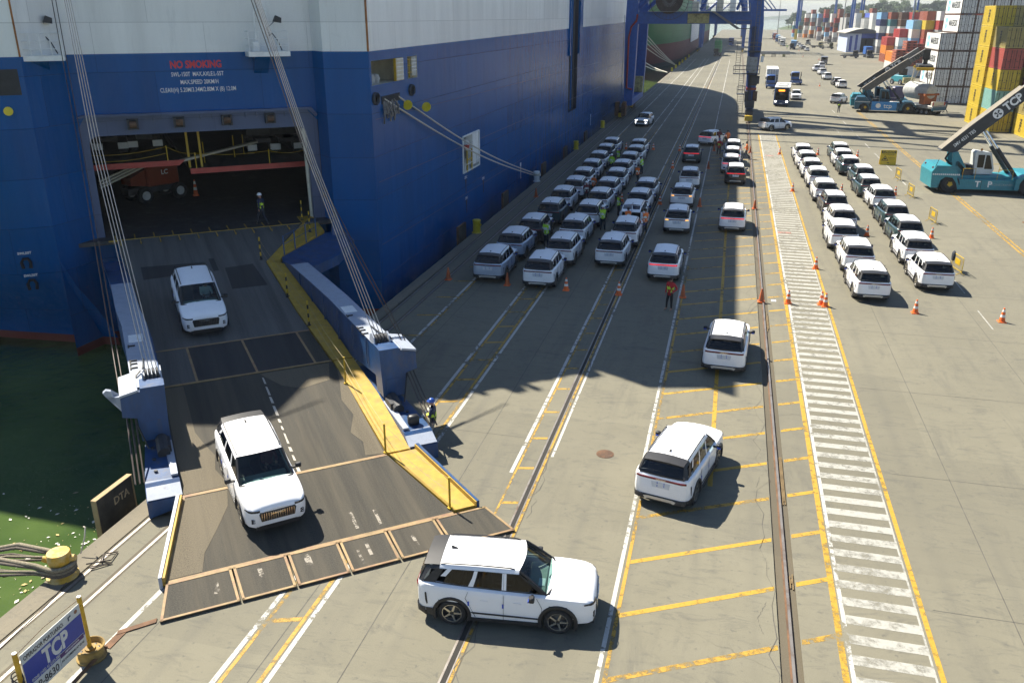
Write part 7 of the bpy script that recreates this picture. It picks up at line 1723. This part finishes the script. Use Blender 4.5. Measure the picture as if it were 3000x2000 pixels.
k = MB(); k.grid([[(-1.02, -.02, 1.1), (1.02, -.02, 1.1)], [(-1.0, .0, 2.35), (1.0, .0, 2.35)]]); k.build('windscreen', GLASS_D, bus); MB().box(-1.05, 1.05, .02, .06, 1.05, 2.95).build('windscreen_mask', BLACK, bus)
MB().box(-.55, .45, -.03, .02, 2.5, 2.78).build('route_display', mat('amber_display', (.5, .12, .01), .4, emit=(1, .28, .02), es=1.2), bus)
for sx in (-1, 1):
    for i in range(6): MB().box(sx * 1.255 - .01, sx * 1.255 + .01, .8 + i * 1.85, 2.5 + i * 1.85, 1.35, 2.55).build('side_window', GLASS_D, bus)
    MB().cbox(sx * .9 - .16, sx * .9 + .16, -.04, .06, .75, .95, .02).build('headlight', LIT_W, bus); MB().tube([(sx * 1.2, .1, 2.7), (sx * 1.45, -.25, 2.5), (sx * 1.45, -.25, 2.0)], .06, 6).build('mirror', BLACK, bus)
MB().box(-.22, .22, -.06, -.01, .5, .62).build('number_plate', PLATE_W, bus)
wheels(bus, [(sx * 1.08, yy, .5) for sx in (-1, 1) for yy in (2.6, 9)], .5, .3)
# van at the head of the convoy
van = thing('delivery_van', 'dark grey minibus van at the head of the distant convoy', 'van', (27.3, 300, 0), R(-4)); vg = mat('van_grey', (.16, .16, .17), .35)
k = MB(); k.yz([(-2.7, .4), (-2.75, 1.2), (-2.6, 2.4), (1.4, 2.45), (2.2, 1.5), (2.8, 1.2), (2.85, .4)], -1, 1); k.build('body', vg, van); MB().box(-.8, .8, -2.74, -2.68, 1.4, 2.2).build('rear_window', GLASS_D, van)
for sx in (-1, 1): MB().box(sx * 1.005 - .005, sx * 1.005 + .005, -2.3, 1.4, 1.4, 2.15).build('side_window', GLASS_D, van); MB().box(sx * .9 - .06, sx * .9 + .06, -2.78, -2.72, 1.0, 1.5).build('tail_lamp', LENS_R, van)
wheels(van, [(sx * .88, yy, .36) for sx in (-1, 1) for yy in (-1.7, 1.8)], .36, .22)
# ------------------------------------------------------------------ reach stackers
def reach_stacker(label, loc, rz, body, boomc, txt, cabc, far=False):
    o = thing('reach_stacker', label, 'reach stacker', loc, rz)
    # local x forward, y across (near side negative), origin on the ground at the rear axle centre
    HW = 1.75
    k = MB(); k.xz([(-1.55, .45), (-1.65, 1.8), (-1.3, 2.35), (-.1, 2.35), (.45, 1.75), (.5, 1.2), (.9, .35), (.65, .35), (.45, .9), (.1, 1.35), (-.5, 1.4), (-.85, 1.1), (-.95, .45)], -HW, HW); k.build('counterweight', body, o)
    k = MB(); k.cbox(.5, 5.3, -HW + .15, -HW + .55, .35, 1.25, .04); k.cbox(.5, 5.3, HW - .55, HW - .15, .35, 1.25, .04); k.cbox(.6, 5.2, -1.1, 1.1, .6, 1.5, .05); k.build('chassis', body, o)
    k = MB(); k.xz([(5.1, .45), (5.1, 1.35), (5.7, 1.75), (6.9, 1.75), (7.4, 1.2), (7.45, .9), (6.9, 1.35), (6.2, 1.5), (5.6, 1.2), (5.4, .45)], -HW - .25, HW + .25); k.build('front_mudguard', body, o)
    for sy in (-1, 1):
        w_ = wheel_mb(.78, .55, n=24).build('wheel', RUBBER, o, 40, loc=(0, sy * 1.45, .78)); w_.rotation_euler = (0, 0, R(90)); rim_mb(.78, .55).build('rim', BLACK, w_, 40); kk = MB(); kk.lathe([(.001, .26), (.22, .25), (.24, .2)], 5, Matrix.Rotation(R(90), 4, 'Y')); kk.lathe([(.001, -.26), (.22, -.25), (.24, -.2)], 5, Matrix.Rotation(R(90), 4, 'Y')); kk.build('hub', YEL, w_)
        for dy in (0, -.62):
            w_ = wheel_mb(.82, .55, n=24).build('wheel', RUBBER, o, 40, loc=(6.25, sy * (1.85 + dy), .82)); w_.rotation_euler = (0, 0, R(90)); rim_mb(.82, .55).build('rim', BLACK, w_, 40)
            if dy == 0: kk = MB(); kk.lathe([(.001, .26), (.24, .25), (.26, .2)], 5, Matrix.Rotation(R(90), 4, 'Y')); kk.lathe([(.001, -.26), (.24, -.25), (.26, -.2)], 5, Matrix.Rotation(R(90), 4, 'Y')); kk.build('hub', YEL, w_)
    k = MB()
    for i in range(14):
        x = -1.55 + i * .16; k.box(x, x + .09, -HW - .012, -HW, 1.55 + (.0 if x < -.3 else 0), 1.68)
    k.build('hazard_stripe', WHITE_P, o)
    # tower and hoses
    k = MB(); 
    for sy in (-1, 1): k.xz([(.25, 1.3), (.05, 3.35), (.45, 3.45), (1.75, 1.4)], sy * .75 - .12, sy * .75 + .12)
    k.build('boom_tower', body, o)
    for i in range(4): MB().tube([(-.1 - i * .05, -.5, 3.3), (-.35 - .04 * i, -.55, 2.8), (.0, -.7, 2.45 - .06 * i), (.6, -.92, 2.6 - .1 * i), (1.2, -.92, 2.0 - .1 * i), (1.6, -.9, 1.4)], .03, 5).build('hose', BLACK, o)
    # cab
    k = MB(); k.xz([(2.05, 1.55), (1.95, 3.35), (2.1, 3.5), (3.25, 3.35), (3.65, 2.0), (3.5, 1.55)], -.62, .62); cb = k.build('cab', cabc, o)
    for sy in (-1, 1): MB().xz([(2.25, 2.1), (2.2, 3.2), (2.75, 3.2), (2.75, 2.1)], sy * .625 - .01, sy * .625 + .01).build('cab_window', GLASS_D, cb); MB().xz([(2.85, 2.0), (2.85, 3.2), (3.15, 3.15), (3.5, 2.0)], sy * .625 - .01, sy * .625 + .01).build('cab_window', GLASS_D, cb)
    MB().box(1.5, 1.9, -.6, .6, 1.5, 2.3).build('ladder_frame', DGREY, o)
    MB().cyl((-1.5, -1.6, 1.85), (-1.2, -1.6, 2.9), .025, 5).build('aerial', BLACK, o)
    for sy in (-1, 1):
        MB().tube([(.9, sy * 1.6, 1.25), (.9, sy * 1.6, 2.15), (1.9, sy * 1.6, 2.15), (1.9, sy * 1.6, 1.25)], .025, 5).build('handrail', YEL if not far else GALV, o); MB().tube([(3.7, sy * 1.6, 1.25), (3.7, sy * 1.6, 2.1), (4.9, sy * 1.6, 2.1), (4.9, sy * 1.6, 1.25)], .025, 5).build('handrail', YEL if not far else GALV, o)
        MB().cbox(-1.5, -1.25, sy * 1.2 - .16, sy * 1.2 + .16, 2.0, 2.18, .02).build('tail_lamp', LENS_R, o); MB().cbox(7.3, 7.45, sy * 1.5 - .15, sy * 1.5 + .15, 1.25, 1.45, .02).build('head_lamp', LENS_A, o); MB().box(-1.0, -.94, sy * 1.45 - .3, sy * 1.45 + .3, .25, .8).build('mud_flap', RUBBER, o)
    MB().lathe([(.09, 0), (.09, .16), (.05, .2), (.001, .2)], 10, Matrix.Translation((2.6, 0, 3.46))).build('beacon', mat('beacon_amber', (.55, .2, .01), .3), o); MB().cyl((.9, .9, 1.4), (.9, .9, 3.0), .09, 8).build('exhaust_stack', DGREY, o, 40)
    MB().cbox(1.0, 1.9, -1.1, -.2, 1.5, 2.0, .05).build('hydraulic_tank', DGREY, o); MB().box(.55, .58, -1.63, -1.6, .4, 1.2).build('panel_seam', BLACK, o); MB().box(2.5, 2.53, -1.612, -1.6, .4, 1.2).build('panel_seam', BLACK, o)
    # boom
    B0, B1 = Vector((-.9, 0, 3.5)), None
    dirv = Vector((6.75, 0, 6.2)).normalized() if not far else Vector((8.6, 0, 6.3)).normalized(); upv = Vector((-dirv.z, 0, dirv.x)); Lb = 7.8
    def bpt(u, v, y): p = B0 + dirv * u + upv * v; return (p.x, y, p.z)
    k = MB(); k.prism([(0, 0), (0, -.05), (.75, -1.0), (1.5, -.95), (3.2, -.92), (Lb, -.90), (Lb, .1), (3.0, .12)], lambda u, v: bpt(u, v, -.55), lambda u, v: bpt(u, v, .55)); bo = k.build('boom', boomc, o)
    MB().prism([(.1, .02), (3.0, .135), (Lb, .115), (Lb, .14), (3.0, .16), (.1, .05)], lambda u, v: bpt(u, v, -.56), lambda u, v: bpt(u, v, .56)).build('boom_top_plate', mat('boom_top_dusty', (.17, .15, .115), .75, var=.15), bo)
    MB().prism([(Lb - .3, -.75), (Lb + 2.6, -.75), (Lb + 2.6, -.0), (Lb - .3, -.0)], lambda u, v: bpt(u, v, -.42), lambda u, v: bpt(u, v, .42)).build('inner_boom', mat('inner_boom_grey', (.16, .155, .14), .6, var=.2), bo)
    fr_ = lambda u, v, sy=-1: frame(bpt(u, v, -.565), dirv, upv)
    letter('model_lettering', txt, .42, TEXT_W, fr_(2.0, -.42), bo, .004, .003, sx=.8)
    if txt.strip(): letter('owner_lettering', 'TCP', .95, TEXT_W, fr_(6.5, -.40), bo, .035, .003, sx=.9)
    k = MB(); k.lathe([(.001, 0), (.42, 0), (.42, .01)], 20, frame(bpt(5.1, -.40, -.57), dirv, upv))
    if txt.strip(): k.build('owner_emblem', TEXT_W, bo)
    k = MB(); E0 = frame(bpt(5.1, -.40, -.585), dirv, upv)
    for a in range(4): T3 = E0 @ Matrix.Rotation(R(45 + 90 * a), 4, 'Z'); k.face([T3 @ Vector(p) for p in ((.05, .05, 0), (.2, .05, 0), (.2, .12, 0), (.33, 0, 0), (.2, -.12, 0), (.2, -.05, 0), (.05, -.05, 0))])
    if txt.strip(): k.build('owner_emblem_mark', TEXT_B, bo)
    # lift cylinders
    for sy in (-1, 1):
        a, b_ = Vector((5.4, sy * .95, 1.4)), Vector(bpt(3.6, -.95, sy * .7)); mid = a.lerp(b_, .62)
        MB().cyl(a, mid, .17, 10).build('lift_cylinder', DKBLUE if far else TRIM, o, 40); MB().cyl(mid, b_, .11, 10).build('cylinder_rod', CHROME, o, 40)
    return o, bpt, Lb
TURQ = mat('stacker_turquoise', (.02, .19, .235), .4, var=.12, dirt=(.10, .13, .13), dlo=.6, dhi=.85); SBLUE = mat('stacker_blue', (.012, .07, .12), .4, var=.12, dirt=(.07, .09, .10), dlo=.6, dhi=.85); BOOMK = mat('boom_dark', (.022, .024, .03), .45, var=.2)
rs1, bp1, _ = reach_stacker('turquoise reach stacker with black boom standing near the parked green cars', (18.85, 82.6, 0), R(4), TURQ, BOOMK, 'SMV 4531 TB5', mat('cab_pale', (.52, .54, .52), .5))
letter('side_lettering', 'T   P', .7, TEXT_W, frame((2.7, -1.615, .82), (1, 0, 0), (0, 0, 1)), rs1, .02, .003); letter('maker_lettering', 'KONECRANES', .26, mat('faded_white', (.3, .36, .37), .6), frame((4.2, -1.615, .82), (1, 0, 0), (0, 0, 1)), rs1, .0, .003)
rs2, bp2, Lb = reach_stacker('blue reach stacker lifting a wrapped tank in front of the reefer stack', (20.9, 151.6, 0), R(-6), SBLUE, mat('boom_grey', (.10, .095, .085), .55, var=.2), ' ', SBLUE, True)
rs3, _a, _b = reach_stacker('second reach stacker with black lettered boom, hidden behind the blue one', (20.9, 157.4, 0), R(-4), TURQ, BOOMK, 'SMV 4531 TB5', SBLUE, True)
MB().box(.9, 4.6, -1.62, -1.60, .38, 1.7).build('side_panel', mat('panel_bright_blue', (.02, .20, .52), .4), rs2)
letter('side_lettering', 'tcp', .95, TEXT_W, frame((3.3, -1.63, 1.05), (1, 0, 0), (0, 0, 1)), rs2, .012, .003); k = MB(); k.lathe([(.001, 0), (.38, 0), (.38, .01)], 18, frame((1.9, -1.625, 1.08), (1, 0, 0), (0, 0, 1))); k.build('side_emblem', TEXT_W, rs2)
letter('maker_lettering', 'TEREX', .75, TEXT_B, frame(bp2(9.2, -.42, -.43), Vector((8.6, 0, 6.3)), Vector((-6.3, 0, 8.6))), rs2, .01, .003)
# head and spreader of the far stacker
hp = Vector(bp2(Lb + 2.6, -.4, 0))
k = MB(); k.cbox(hp.x - .4, hp.x + .6, -.6, .6, hp.z - 1.3, hp.z + .3, .1); k.cyl((hp.x + .1, 0, hp.z - 2.0), (hp.x + .1, 0, hp.z - 1.2), .35, 10); k.build('boom_head', TRIM, rs2)
MB().cbox(hp.x - 1.0, hp.x + 1.1, -3.0, 3.0, hp.z - 2.5, hp.z - 1.95, .08).build('spreader', DGREY, rs2)
for sy in (-1, 1): MB().cbox(hp.x - 1.25, hp.x + 1.25, sy * 3.0 - .15, sy * 3.0 + .15, hp.z - 2.75, hp.z - 2.3, .03).build('spreader_end', YEL, rs2)
WX = rs2.matrix_basis if False else Matrix.Translation((20.9, 151.6, 0)) @ Matrix.Rotation(R(-6), 4, 'Z')
hpw = WX @ hp
SLING = mat('sling_pale', (.5, .45, .34), .8)
tk0, tk1 = Vector((27.0, 153.5, 3.6)), Vector((30.4, 149.0, 3.3))
for i, (f, sy) in enumerate(((.15, -.7), (.15, .7), (.75, -.7), (.75, .7))):
    a = Vector((hpw.x + (-.9 if f < .5 else .9), hpw.y + sy * 3, hpw.z - 2.6)); b_ = tk0.lerp(tk1, f) + Vector((0, sy * .8, .9)); tag(MB().cyl(a, b_, .07, 6).build('lifting_sling', SLING), 'lifting sling between the spreader and the wrapped tank', 'sling', 'lifting slings')
tank = thing('wrapped_tank', 'grey wrapped cylindrical tank in a rusty cradle on the low trailer', 'tank', (28.6, 151.3, 0)); WRAP = mat('wrap_grey', (.36, .37, .36), .6, var=.2, bumps=.5, bscale=4)
k = MB(); T = frame((28.6 - 28.6, 0, 3.35), (0, 0, 1), (1, .72, 0)); dv_ = (tk1 - tk0).normalized(); T = frame((0, 0, 3.35), dv_.cross(Vector((0, 0, 1))), Vector((0, 0, 1)).cross(dv_).cross(dv_)); k.lathe([(.2, -2.7), (.9, -2.5), (1.25, -2.0), (1.28, 0), (1.25, 2.0), (1.1, 2.4), (.3, 2.6)], 22, T); k.build('shell', WRAP, tank, 50)
k = MB(); e_ = dv_ * 1.9; Tc = Matrix.Translation((e_.x, e_.y, 0)) @ Matrix.Rotation(math.atan2(dv_.y, dv_.x), 4, 'Z'); k.cbox(-.5, .5, -1.3, 1.3, 1.5, 2.9, .05, T=Tc); k.box(-.7, .7, -1.5, 1.5, 2.8, 3.1, T=Tc); k.build('cradle', mat('cradle_rust', (.30, .09, .025), .8, var=.3), tank)
tl = thing('low_loader', 'low loader trailer with many wheels carrying the wrapped tank', 'trailer', (28.5, 151.6, 0), math.atan2(dv_.y, dv_.x)); k = MB(); k.cbox(-5, 4.4, -1.4, 1.4, .95, 1.4, .05); k.build('bed', GALV, tl)
MB().cbox(4.0, 4.3, -1.35, 1.35, 1.4, 2.0, .03).build('rear_board', CREAM, tl); MB().cbox(4.3, 4.5, -1.4, 1.4, .7, 1.2, .03).build('rear_bumper', SBLUE, tl); MB().box(4.51, 4.53, -1.2, 1.2, .62, .7).build('warning_strip', WHITE_P, tl)
for sy in (-1, 1): MB().box(4.31, 4.32, sy * 1.2 - .13, sy * 1.2 + .13, 1.45, 1.95).build('chevron_board', RED_P, tl)
key = ('wh', .42, .25); wheels(tl, [], .42, .25)
for i in range(7):
    for sy in (-1.2, -.8, .8, 1.2): w_ = link('wheel', HM[key][0], tl, loc=(3.4 - i * .95, sy, .42)); w_.rotation_euler = (0, 0, R(90)); link('rim', HM[key][1], w_)
tu = thing('haulage_truck', 'purple blue tractor unit of the low loader half hidden by the tank', 'truck', (26.2, 156.2, 0), math.atan2(dv_.y, dv_.x) + R(90)); PURP = mat('truck_purple', (.04, .028, .09), .4)
k = MB(); k.cbox(-1.2, 1.2, -.6, 1.4, 1.0, 3.6, .12); k.cbox(-1.2, 1.2, -3, 1.6, .55, 1.0, .05); k.build('cab', PURP, tu); MB().box(-1.05, 1.05, 1.4, 1.42, 2.1, 3.1).build('windscreen', GLASS_D, tu); wheels(tu, [(sx * 1.05, yy, .5) for sx in (-1, 1) for yy in (.7, -2.2)], .5, .3)
fl = thing('terminal_forklift', 'distant empty container handler behind the tank', 'forklift', (36.5, 215, 0), R(30)); MB().cbox(-1.3, 1.3, -2, 2, .6, 2.0, .1).build('body', TURQ, fl); MB().cbox(-.6, .6, -1, .5, 2.0, 3.4, .1).build('cab', GLASS_D, fl); MB().cbox(-1.4, 1.4, -2.6, -2.0, .5, 1.6, .05).build('counterweight', OLD_Y, fl); wheels(fl, [(sx * 1.2, yy, .6) for sx in (-1, 1) for yy in (-1.3, 1.4)], .6, .4)
# ------------------------------------------------------------------ shed, gantries, masts, far ship, hills
shed = thing('blue_shed', 'blue and white gabled shed with open front on the far apron', 'shed', (45, 404, 0), R(2))
SHB = mat('shed_blue', (.03, .06, .30), .6); SHW = mat('shed_pale_blue', (.40, .46, .62), .6); SHR = mat('shed_roof', (.34, .33, .28), .7)
MB().box(0, .3, 0, 26, 0, 7.6).build('side_wall', SHW, shed); MB().box(.3, 5.5, 0, .3, 0, 7.6).build('front_wall', SHW, shed); MB().box(5.5, 12, .05, .25, 5.6, 7.6).build('front_lintel', SHB, shed); MB().box(3.2, 4.2, -.02, .0, 0, 7.0).build('door_leaf', SHB, shed); MB().box(1.0, 2.0, -.02, 0, .4, 6.5).build('door_leaf', SHB, shed)
MB().box(12, 12.3, 0, 26, 0, 7.6).build('side_wall', SHB, shed); MB().box(.3, 12, 25.7, 26, 0, 7.6).build('back_wall', mat('shed_dark', (.03, .035, .05), .8), shed)
k = MB(); k.grid([[(x, y_, z) for y_ in (-1.2, 27)] for x, z in ((-1.2, 7.7), (3, 9.0), (6.2, 9.5), (9.4, 9.0), (13.5, 7.7))]); k.grid([[(x, y_, z - .25) for y_ in (-1.2, 27)] for x, z in ((-1.2, 7.7), (3, 9.0), (6.2, 9.5), (9.4, 9.0), (13.5, 7.7))]); k.build('roof', SHR, shed)
k = MB(); k.xz([(-1.2, 7.7), (3, 9.0), (6.2, 9.5), (9.4, 9.0), (13.5, 7.7), (13.5, 7.45), (-1.2, 7.45)], -1.15, -1.05); k.build('gable', mat('gable_dark', (.06, .06, .07), .7), shed)
wh = thing('grey_warehouse', 'grey and blue warehouse block behind the gabled shed', 'warehouse', (56, 520, 0)); MB().box(0, 13, 0, 30, 0, 13.5).build('wall', mat('warehouse_grey', (.30, .30, .29), .7), wh); MB().box(13, 19, -1, 30, 0, 15.8).build('tower', SHB, wh)
for i in range(6): MB().box(1 + i * 2, 2.6 + i * 2, -.08, -.02, 9.6, 11.4).build('window', GLASS_D, wh)
MB().box(1, 12, -.1, -.02, 5.2, 5.6).build('band', SHB, wh)
YG = mat('gantry_yellow', (.42, .33, .05), .6, var=.15); 
def yard_gantry(x, y, sp, label, leg_low=8):
    g = thing('yard_gantry', label, 'gantry crane', (x, y, 0))
    for dx in (0, sp):
        for dy in (0, 9):
            MB().cbox(dx - .45, dx + .45, dy - .45, dy + .45, 0, leg_low, .05).build('leg_foot', YG, g); MB().cbox(dx - .43, dx + .43, dy - .43, dy + .43, leg_low, 26, .05).build('leg', CRB, g)
        MB().cbox(dx - .6, dx + .6, -2, 11, .8, 2.0, .1).build('sill', YG, g)
        wheels(g, [(dx, yy, .7) for yy in (-1, 2, 7, 10)], .7, .5)
    for dy in (0, 9): MB().cbox(-1, sp + 1, dy - .6, dy + .6, 26, 27.6, .05).build('girder', CRB, g)
    MB().cbox(sp * .4, sp * .4 + 4, 1, 8, 27.6, 30, .1).build('trolley', RED_P, g)
yard_gantry(29.9, 498, 27, 'rubber tyred yard gantry with yellow feet standing left among the far stacks'); yard_gantry(62.2, 505, 26, 'yard gantry with yellow lower leg behind the blue warehouse', 17); yard_gantry(47.5, 760, 26, 'far yard gantry with red trolley behind the stacks'); yard_gantry(74, 330, 24, 'blue yard gantry spanning the stacks behind the reefers', 4)
def mast(x, y, h, label):
    m_ = thing('light_mast', label, 'light mast', (x, y, 0)); MB().cyl((0, 0, 0), (0, 0, h), .35, 10, .16).build('pole', GALV, m_, 40); MB().lathe([(1.0, h - .3), (1.0, h), (.2, h + .1)], 12).build('crown', GALV, m_)
    for i in range(6): a = R(60 * i); MB().cbox(1.0 * math.cos(a) - .25, 1.0 * math.cos(a) + .25, 1.0 * math.sin(a) - .25, 1.0 * math.sin(a) + .25, h - .7, h - .3, .03).build('lamp', DGREY, m_)
mast(50.5, 480, 33, 'tall grey light mast between the far stacks'); mast(57.5, 335, 33, 'tall grey light mast behind the mixed red stack'); mast(28.5, 700, 30, 'thin far light mast near the end of the quay')
# concrete barrier beam across the apron
bm_ = thing('barrier_beam', 'long grey concrete beam on blocks across the far apron', 'barrier beam', (9, 352, 0)); MB().cbox(0, 10.5, -.5, .5, .9, 2.0, .08).build('beam', GALV, bm_); 
for x in (.6, 8): MB().cbox(x, x + 1, -.6, .6, 0, .9, .05).build('block', OLD_Y, bm_)
for i in range(4): MB().cyl((4 + i * .45, -.6, 0), (4.2 + i * .45, -.6, 1.1), .1, 6).build('post', TRIM, bm_)
# green ship ahead
s2 = thing('green_container_ship', 'green and red hulled container ship moored ahead of the blue ship', 'ship', (0, 0, 0)); G2 = hull_mat('hull_green', (.02, .16, .06), .5); R2 = hull_mat('hull_maroon', (.14, .035, .035), .6)
xs_ = [(-36, 250), (-27, 262), (-22.5, 298), (-20, 330), (-19.2, 372), (-19.0, 470), (-19, 640), (-30, 660)]
xl_ = [(-36, 285), (-28, 300), (-23.0, 325), (-20.3, 352), (-19.4, 390), (-19.1, 470), (-19, 640), (-30, 660)]
k = MB(); k.grid([[(l[0], l[1], -3), (l[0], l[1], -.8), (l[0] * .6 + u[0] * .4, l[1] * .6 + u[1] * .4, 5.6), (u[0], u[1], 20)] for u, l in zip(xs_, xl_)]); k.m = [(0 if i % 3 == 0 else 1 if i % 3 == 1 else 2) for i in range(len(k.f))]
k.build('hull_plating', [mat('hull_black', (.02, .02, .022), .6), R2, G2], s2, 60, fix=False)
k = MB(); k.face([(u[0], u[1], 20) for u in xs_] + [(-50, 660, 20), (-50, 280, 20)]); k.face([(-36, 250, 20), (-50, 280, 20), (-50, 300, -3), (-36, 285, -3)]); k.build('deck', G2, s2, fix=False)
for i in range(7): MB().cbox(-46, -20.5, 400 + i * 30, 424 + i * 30, 20, 28 + (i % 3) * 5, .2).build('deck_cargo', CM[['rust', 'white', 'blue', 'grey', 'brown', 'red', 'white'][i]], s2)
MB().cbox(-19.1, -18.9, 388, 460, 4, 20, .01).build('white_band', WHITE_P, s2)
for i, (a, b_) in enumerate((((-26.5, 262, 10.6), (-17, 270, .6)), ((-26.4, 262, 9.3), (-17, 270.2, .6)), ((-26.4, 262, 8.0), (-17, 270.4, .6)), ((-26.5, 262, 6.6), (-17, 270.6, .6)), ((-26.3, 255, 3.2), (-17, 236, .6)), ((-26.3, 255, 2.0), (-17, 236.4, .6)))):
    a, b_ = Vector(a), Vector(b_); tag(MB().tube([a.lerp(b_, f) - Vector((0, 0, .5 * math.sin(math.pi * f))) for f in (0, .25, .5, .75, 1)], .12, 5).build('mooring_rope', ROPE), 'pale mooring rope fanning from the green ship to the quay', 'rope', 'mooring ropes of the green ship')
# far hills with trees
def hill_mat():
    m, t, p = base_mat('hill_forest'); v = coords(t, 'World'); c_ = mix(t, ramp(t, noise(t, v, .06, 6, .7), .35, .65), (.02, .04, .012, 1), (.07, .10, .03, 1)); t.links.new(c_, p.inputs['Base Color']); p.inputs['Roughness'].default_value = 1; return m
HM_ = hill_mat()
k = MB(); nx, ny = 60, 12
def hh(x, y):
    f = 0 if x < 55 else 26 * (1 - math.exp(-((x - 55) / 75) ** 1.6)) + 4 * math.sin(x * .021) + 10 * max(0, min(1, (x - 250) / 200))
    return -2.6 + f * max(0, 1 - ((y - 1230) / 175) ** 2)
k.grid([[(40 + i * 12, 1056 + j * 30, hh(40 + i * 12, 1056 + j * 30)) for j in range(ny)] for i in range(nx)]); k.build('hill', HM_, kind='structure', smooth=60)
k = MB(); k.grid([[(-1500 + i * 90, 4200 + j * 120, max(-2.6, (26 + 20 * math.sin(i * .55) + 10 * math.sin(i * 1.7)) * (1 - abs(j - 2) / 2.2))) for j in range(5)] for i in range(50)]); k.build('far_hills', HM_, kind='structure', smooth=60)
LEAF = mat('tree_leaf', (.045, .085, .02), .8, var=.4, scale=.6); TRUNK = mat('tree_trunk', (.10, .075, .05), .9)
trnd = random.Random(3)
def tree_mesh(seed, Ht):
    rr_ = random.Random(seed); k = MB(); t_ = MB()
    t_.tube([(0, 0, -2), (.2, .1, Ht * .35), (.1, -.2, Ht * .7)], [.5, .35, .15], 6)
    for i in range(6): a = rr_.random() * 6.3; t_.tube([(.2, .1, Ht * .35 + i * .5), (math.cos(a) * Ht * .25, math.sin(a) * Ht * .25, Ht * (.55 + .05 * i))], [.18, .06], 5)
    for c_ in range(13):
        a = rr_.random() * 6.28; rad_ = Ht * .3 * math.sqrt(rr_.random()); cx, cy, cz = math.cos(a) * rad_, math.sin(a) * rad_, Ht * (.5 + .42 * rr_.random()); cr_ = Ht * (.10 + .09 * rr_.random())
        for l in range(55):
            v_ = Vector((rr_.gauss(0, 1), rr_.gauss(0, 1), rr_.gauss(0, .75))).normalized() * cr_ * (.55 + .5 * rr_.random()); p_ = Vector((cx, cy, cz)) + v_; s_ = Ht * .035 * (.7 + rr_.random())
            u_ = Vector((rr_.gauss(0, 1), rr_.gauss(0, 1), rr_.gauss(0, 1))).normalized(); w_ = u_.orthogonal().normalized(); k.face([p_ + u_ * s_, p_ + w_ * s_, p_ - u_ * s_, p_ - w_ * s_])
    return k.mesh('crown', LEAF, fix=False), t_.mesh('trunk', TRUNK)
TM = [tree_mesh(i, 12 + 2 * i) for i in range(4)]
for i in range(280):
    x = 62 + (i / 280) ** 1.25 * 420 + trnd.uniform(-4, 4); y = 1100 + trnd.random() * 120
    z = hh(x, y)
    cm_, tm_ = TM[i % 4]; o = thing('hill_tree', 'broadleaf tree on the wooded hill behind the container yard', 'tree', (x, y, z), trnd.random() * 6, 'trees on the hill'); s_ = .55 + trnd.random() * .4; o.scale = (s_ * 1.15, s_ * 1.15, s_); link('trunk', tm_, o); link('crown', cm_, o)
# floating litter and foam in the dock
k = MB(); lr = random.Random(9)
for i in range(700):
    x = -17.4 - abs(lr.gauss(0, 1)) * 3.2; y = 11 + lr.random() * 12; s_ = .02 + lr.random() ** 3 * .10; a = lr.random() * 3
    k.face([(x + s_ * math.cos(a), y + s_ * math.sin(a), -2.17), (x - s_ * math.sin(a) * .6, y + s_ * math.cos(a) * .6, -2.165), (x - s_ * math.cos(a), y - s_ * math.sin(a), -2.17), (x + s_ * math.sin(a) * .5, y - s_ * math.cos(a) * .5, -2.168)], lr.choice((0, 0, 1, 2)))
k.build('floating_litter', [mat('litter_white', (.6, .58, .5), .6), mat('litter_straw', (.42, .32, .12), .8), mat('litter_leaf', (.16, .14, .06), .8)], kind='stuff', fix=False)

# the hazy air over the harbour
hz = MB(); hz.box(-6200, 6200, -260, 7200, -3.2, 72); ho = hz.build('haze', [], kind='stuff')
hm = bpy.data.materials.new('harbour_haze'); hm.use_nodes = True; ht_ = hm.node_tree; ht_.nodes.remove(ht_.nodes['Principled BSDF'])
pv_ = ht_.nodes.new('ShaderNodeVolumePrincipled'); pv_.inputs['Color'].default_value = (.52, .56, .60, 1); pv_.inputs['Density'].default_value = .00022; pv_.inputs['Anisotropy'].default_value = .2
ht_.links.new(pv_.outputs[0], ht_.nodes['Material Output'].inputs['Volume']); ho.data.materials.append(hm)
bpy.data.scenes.remove(TMP)
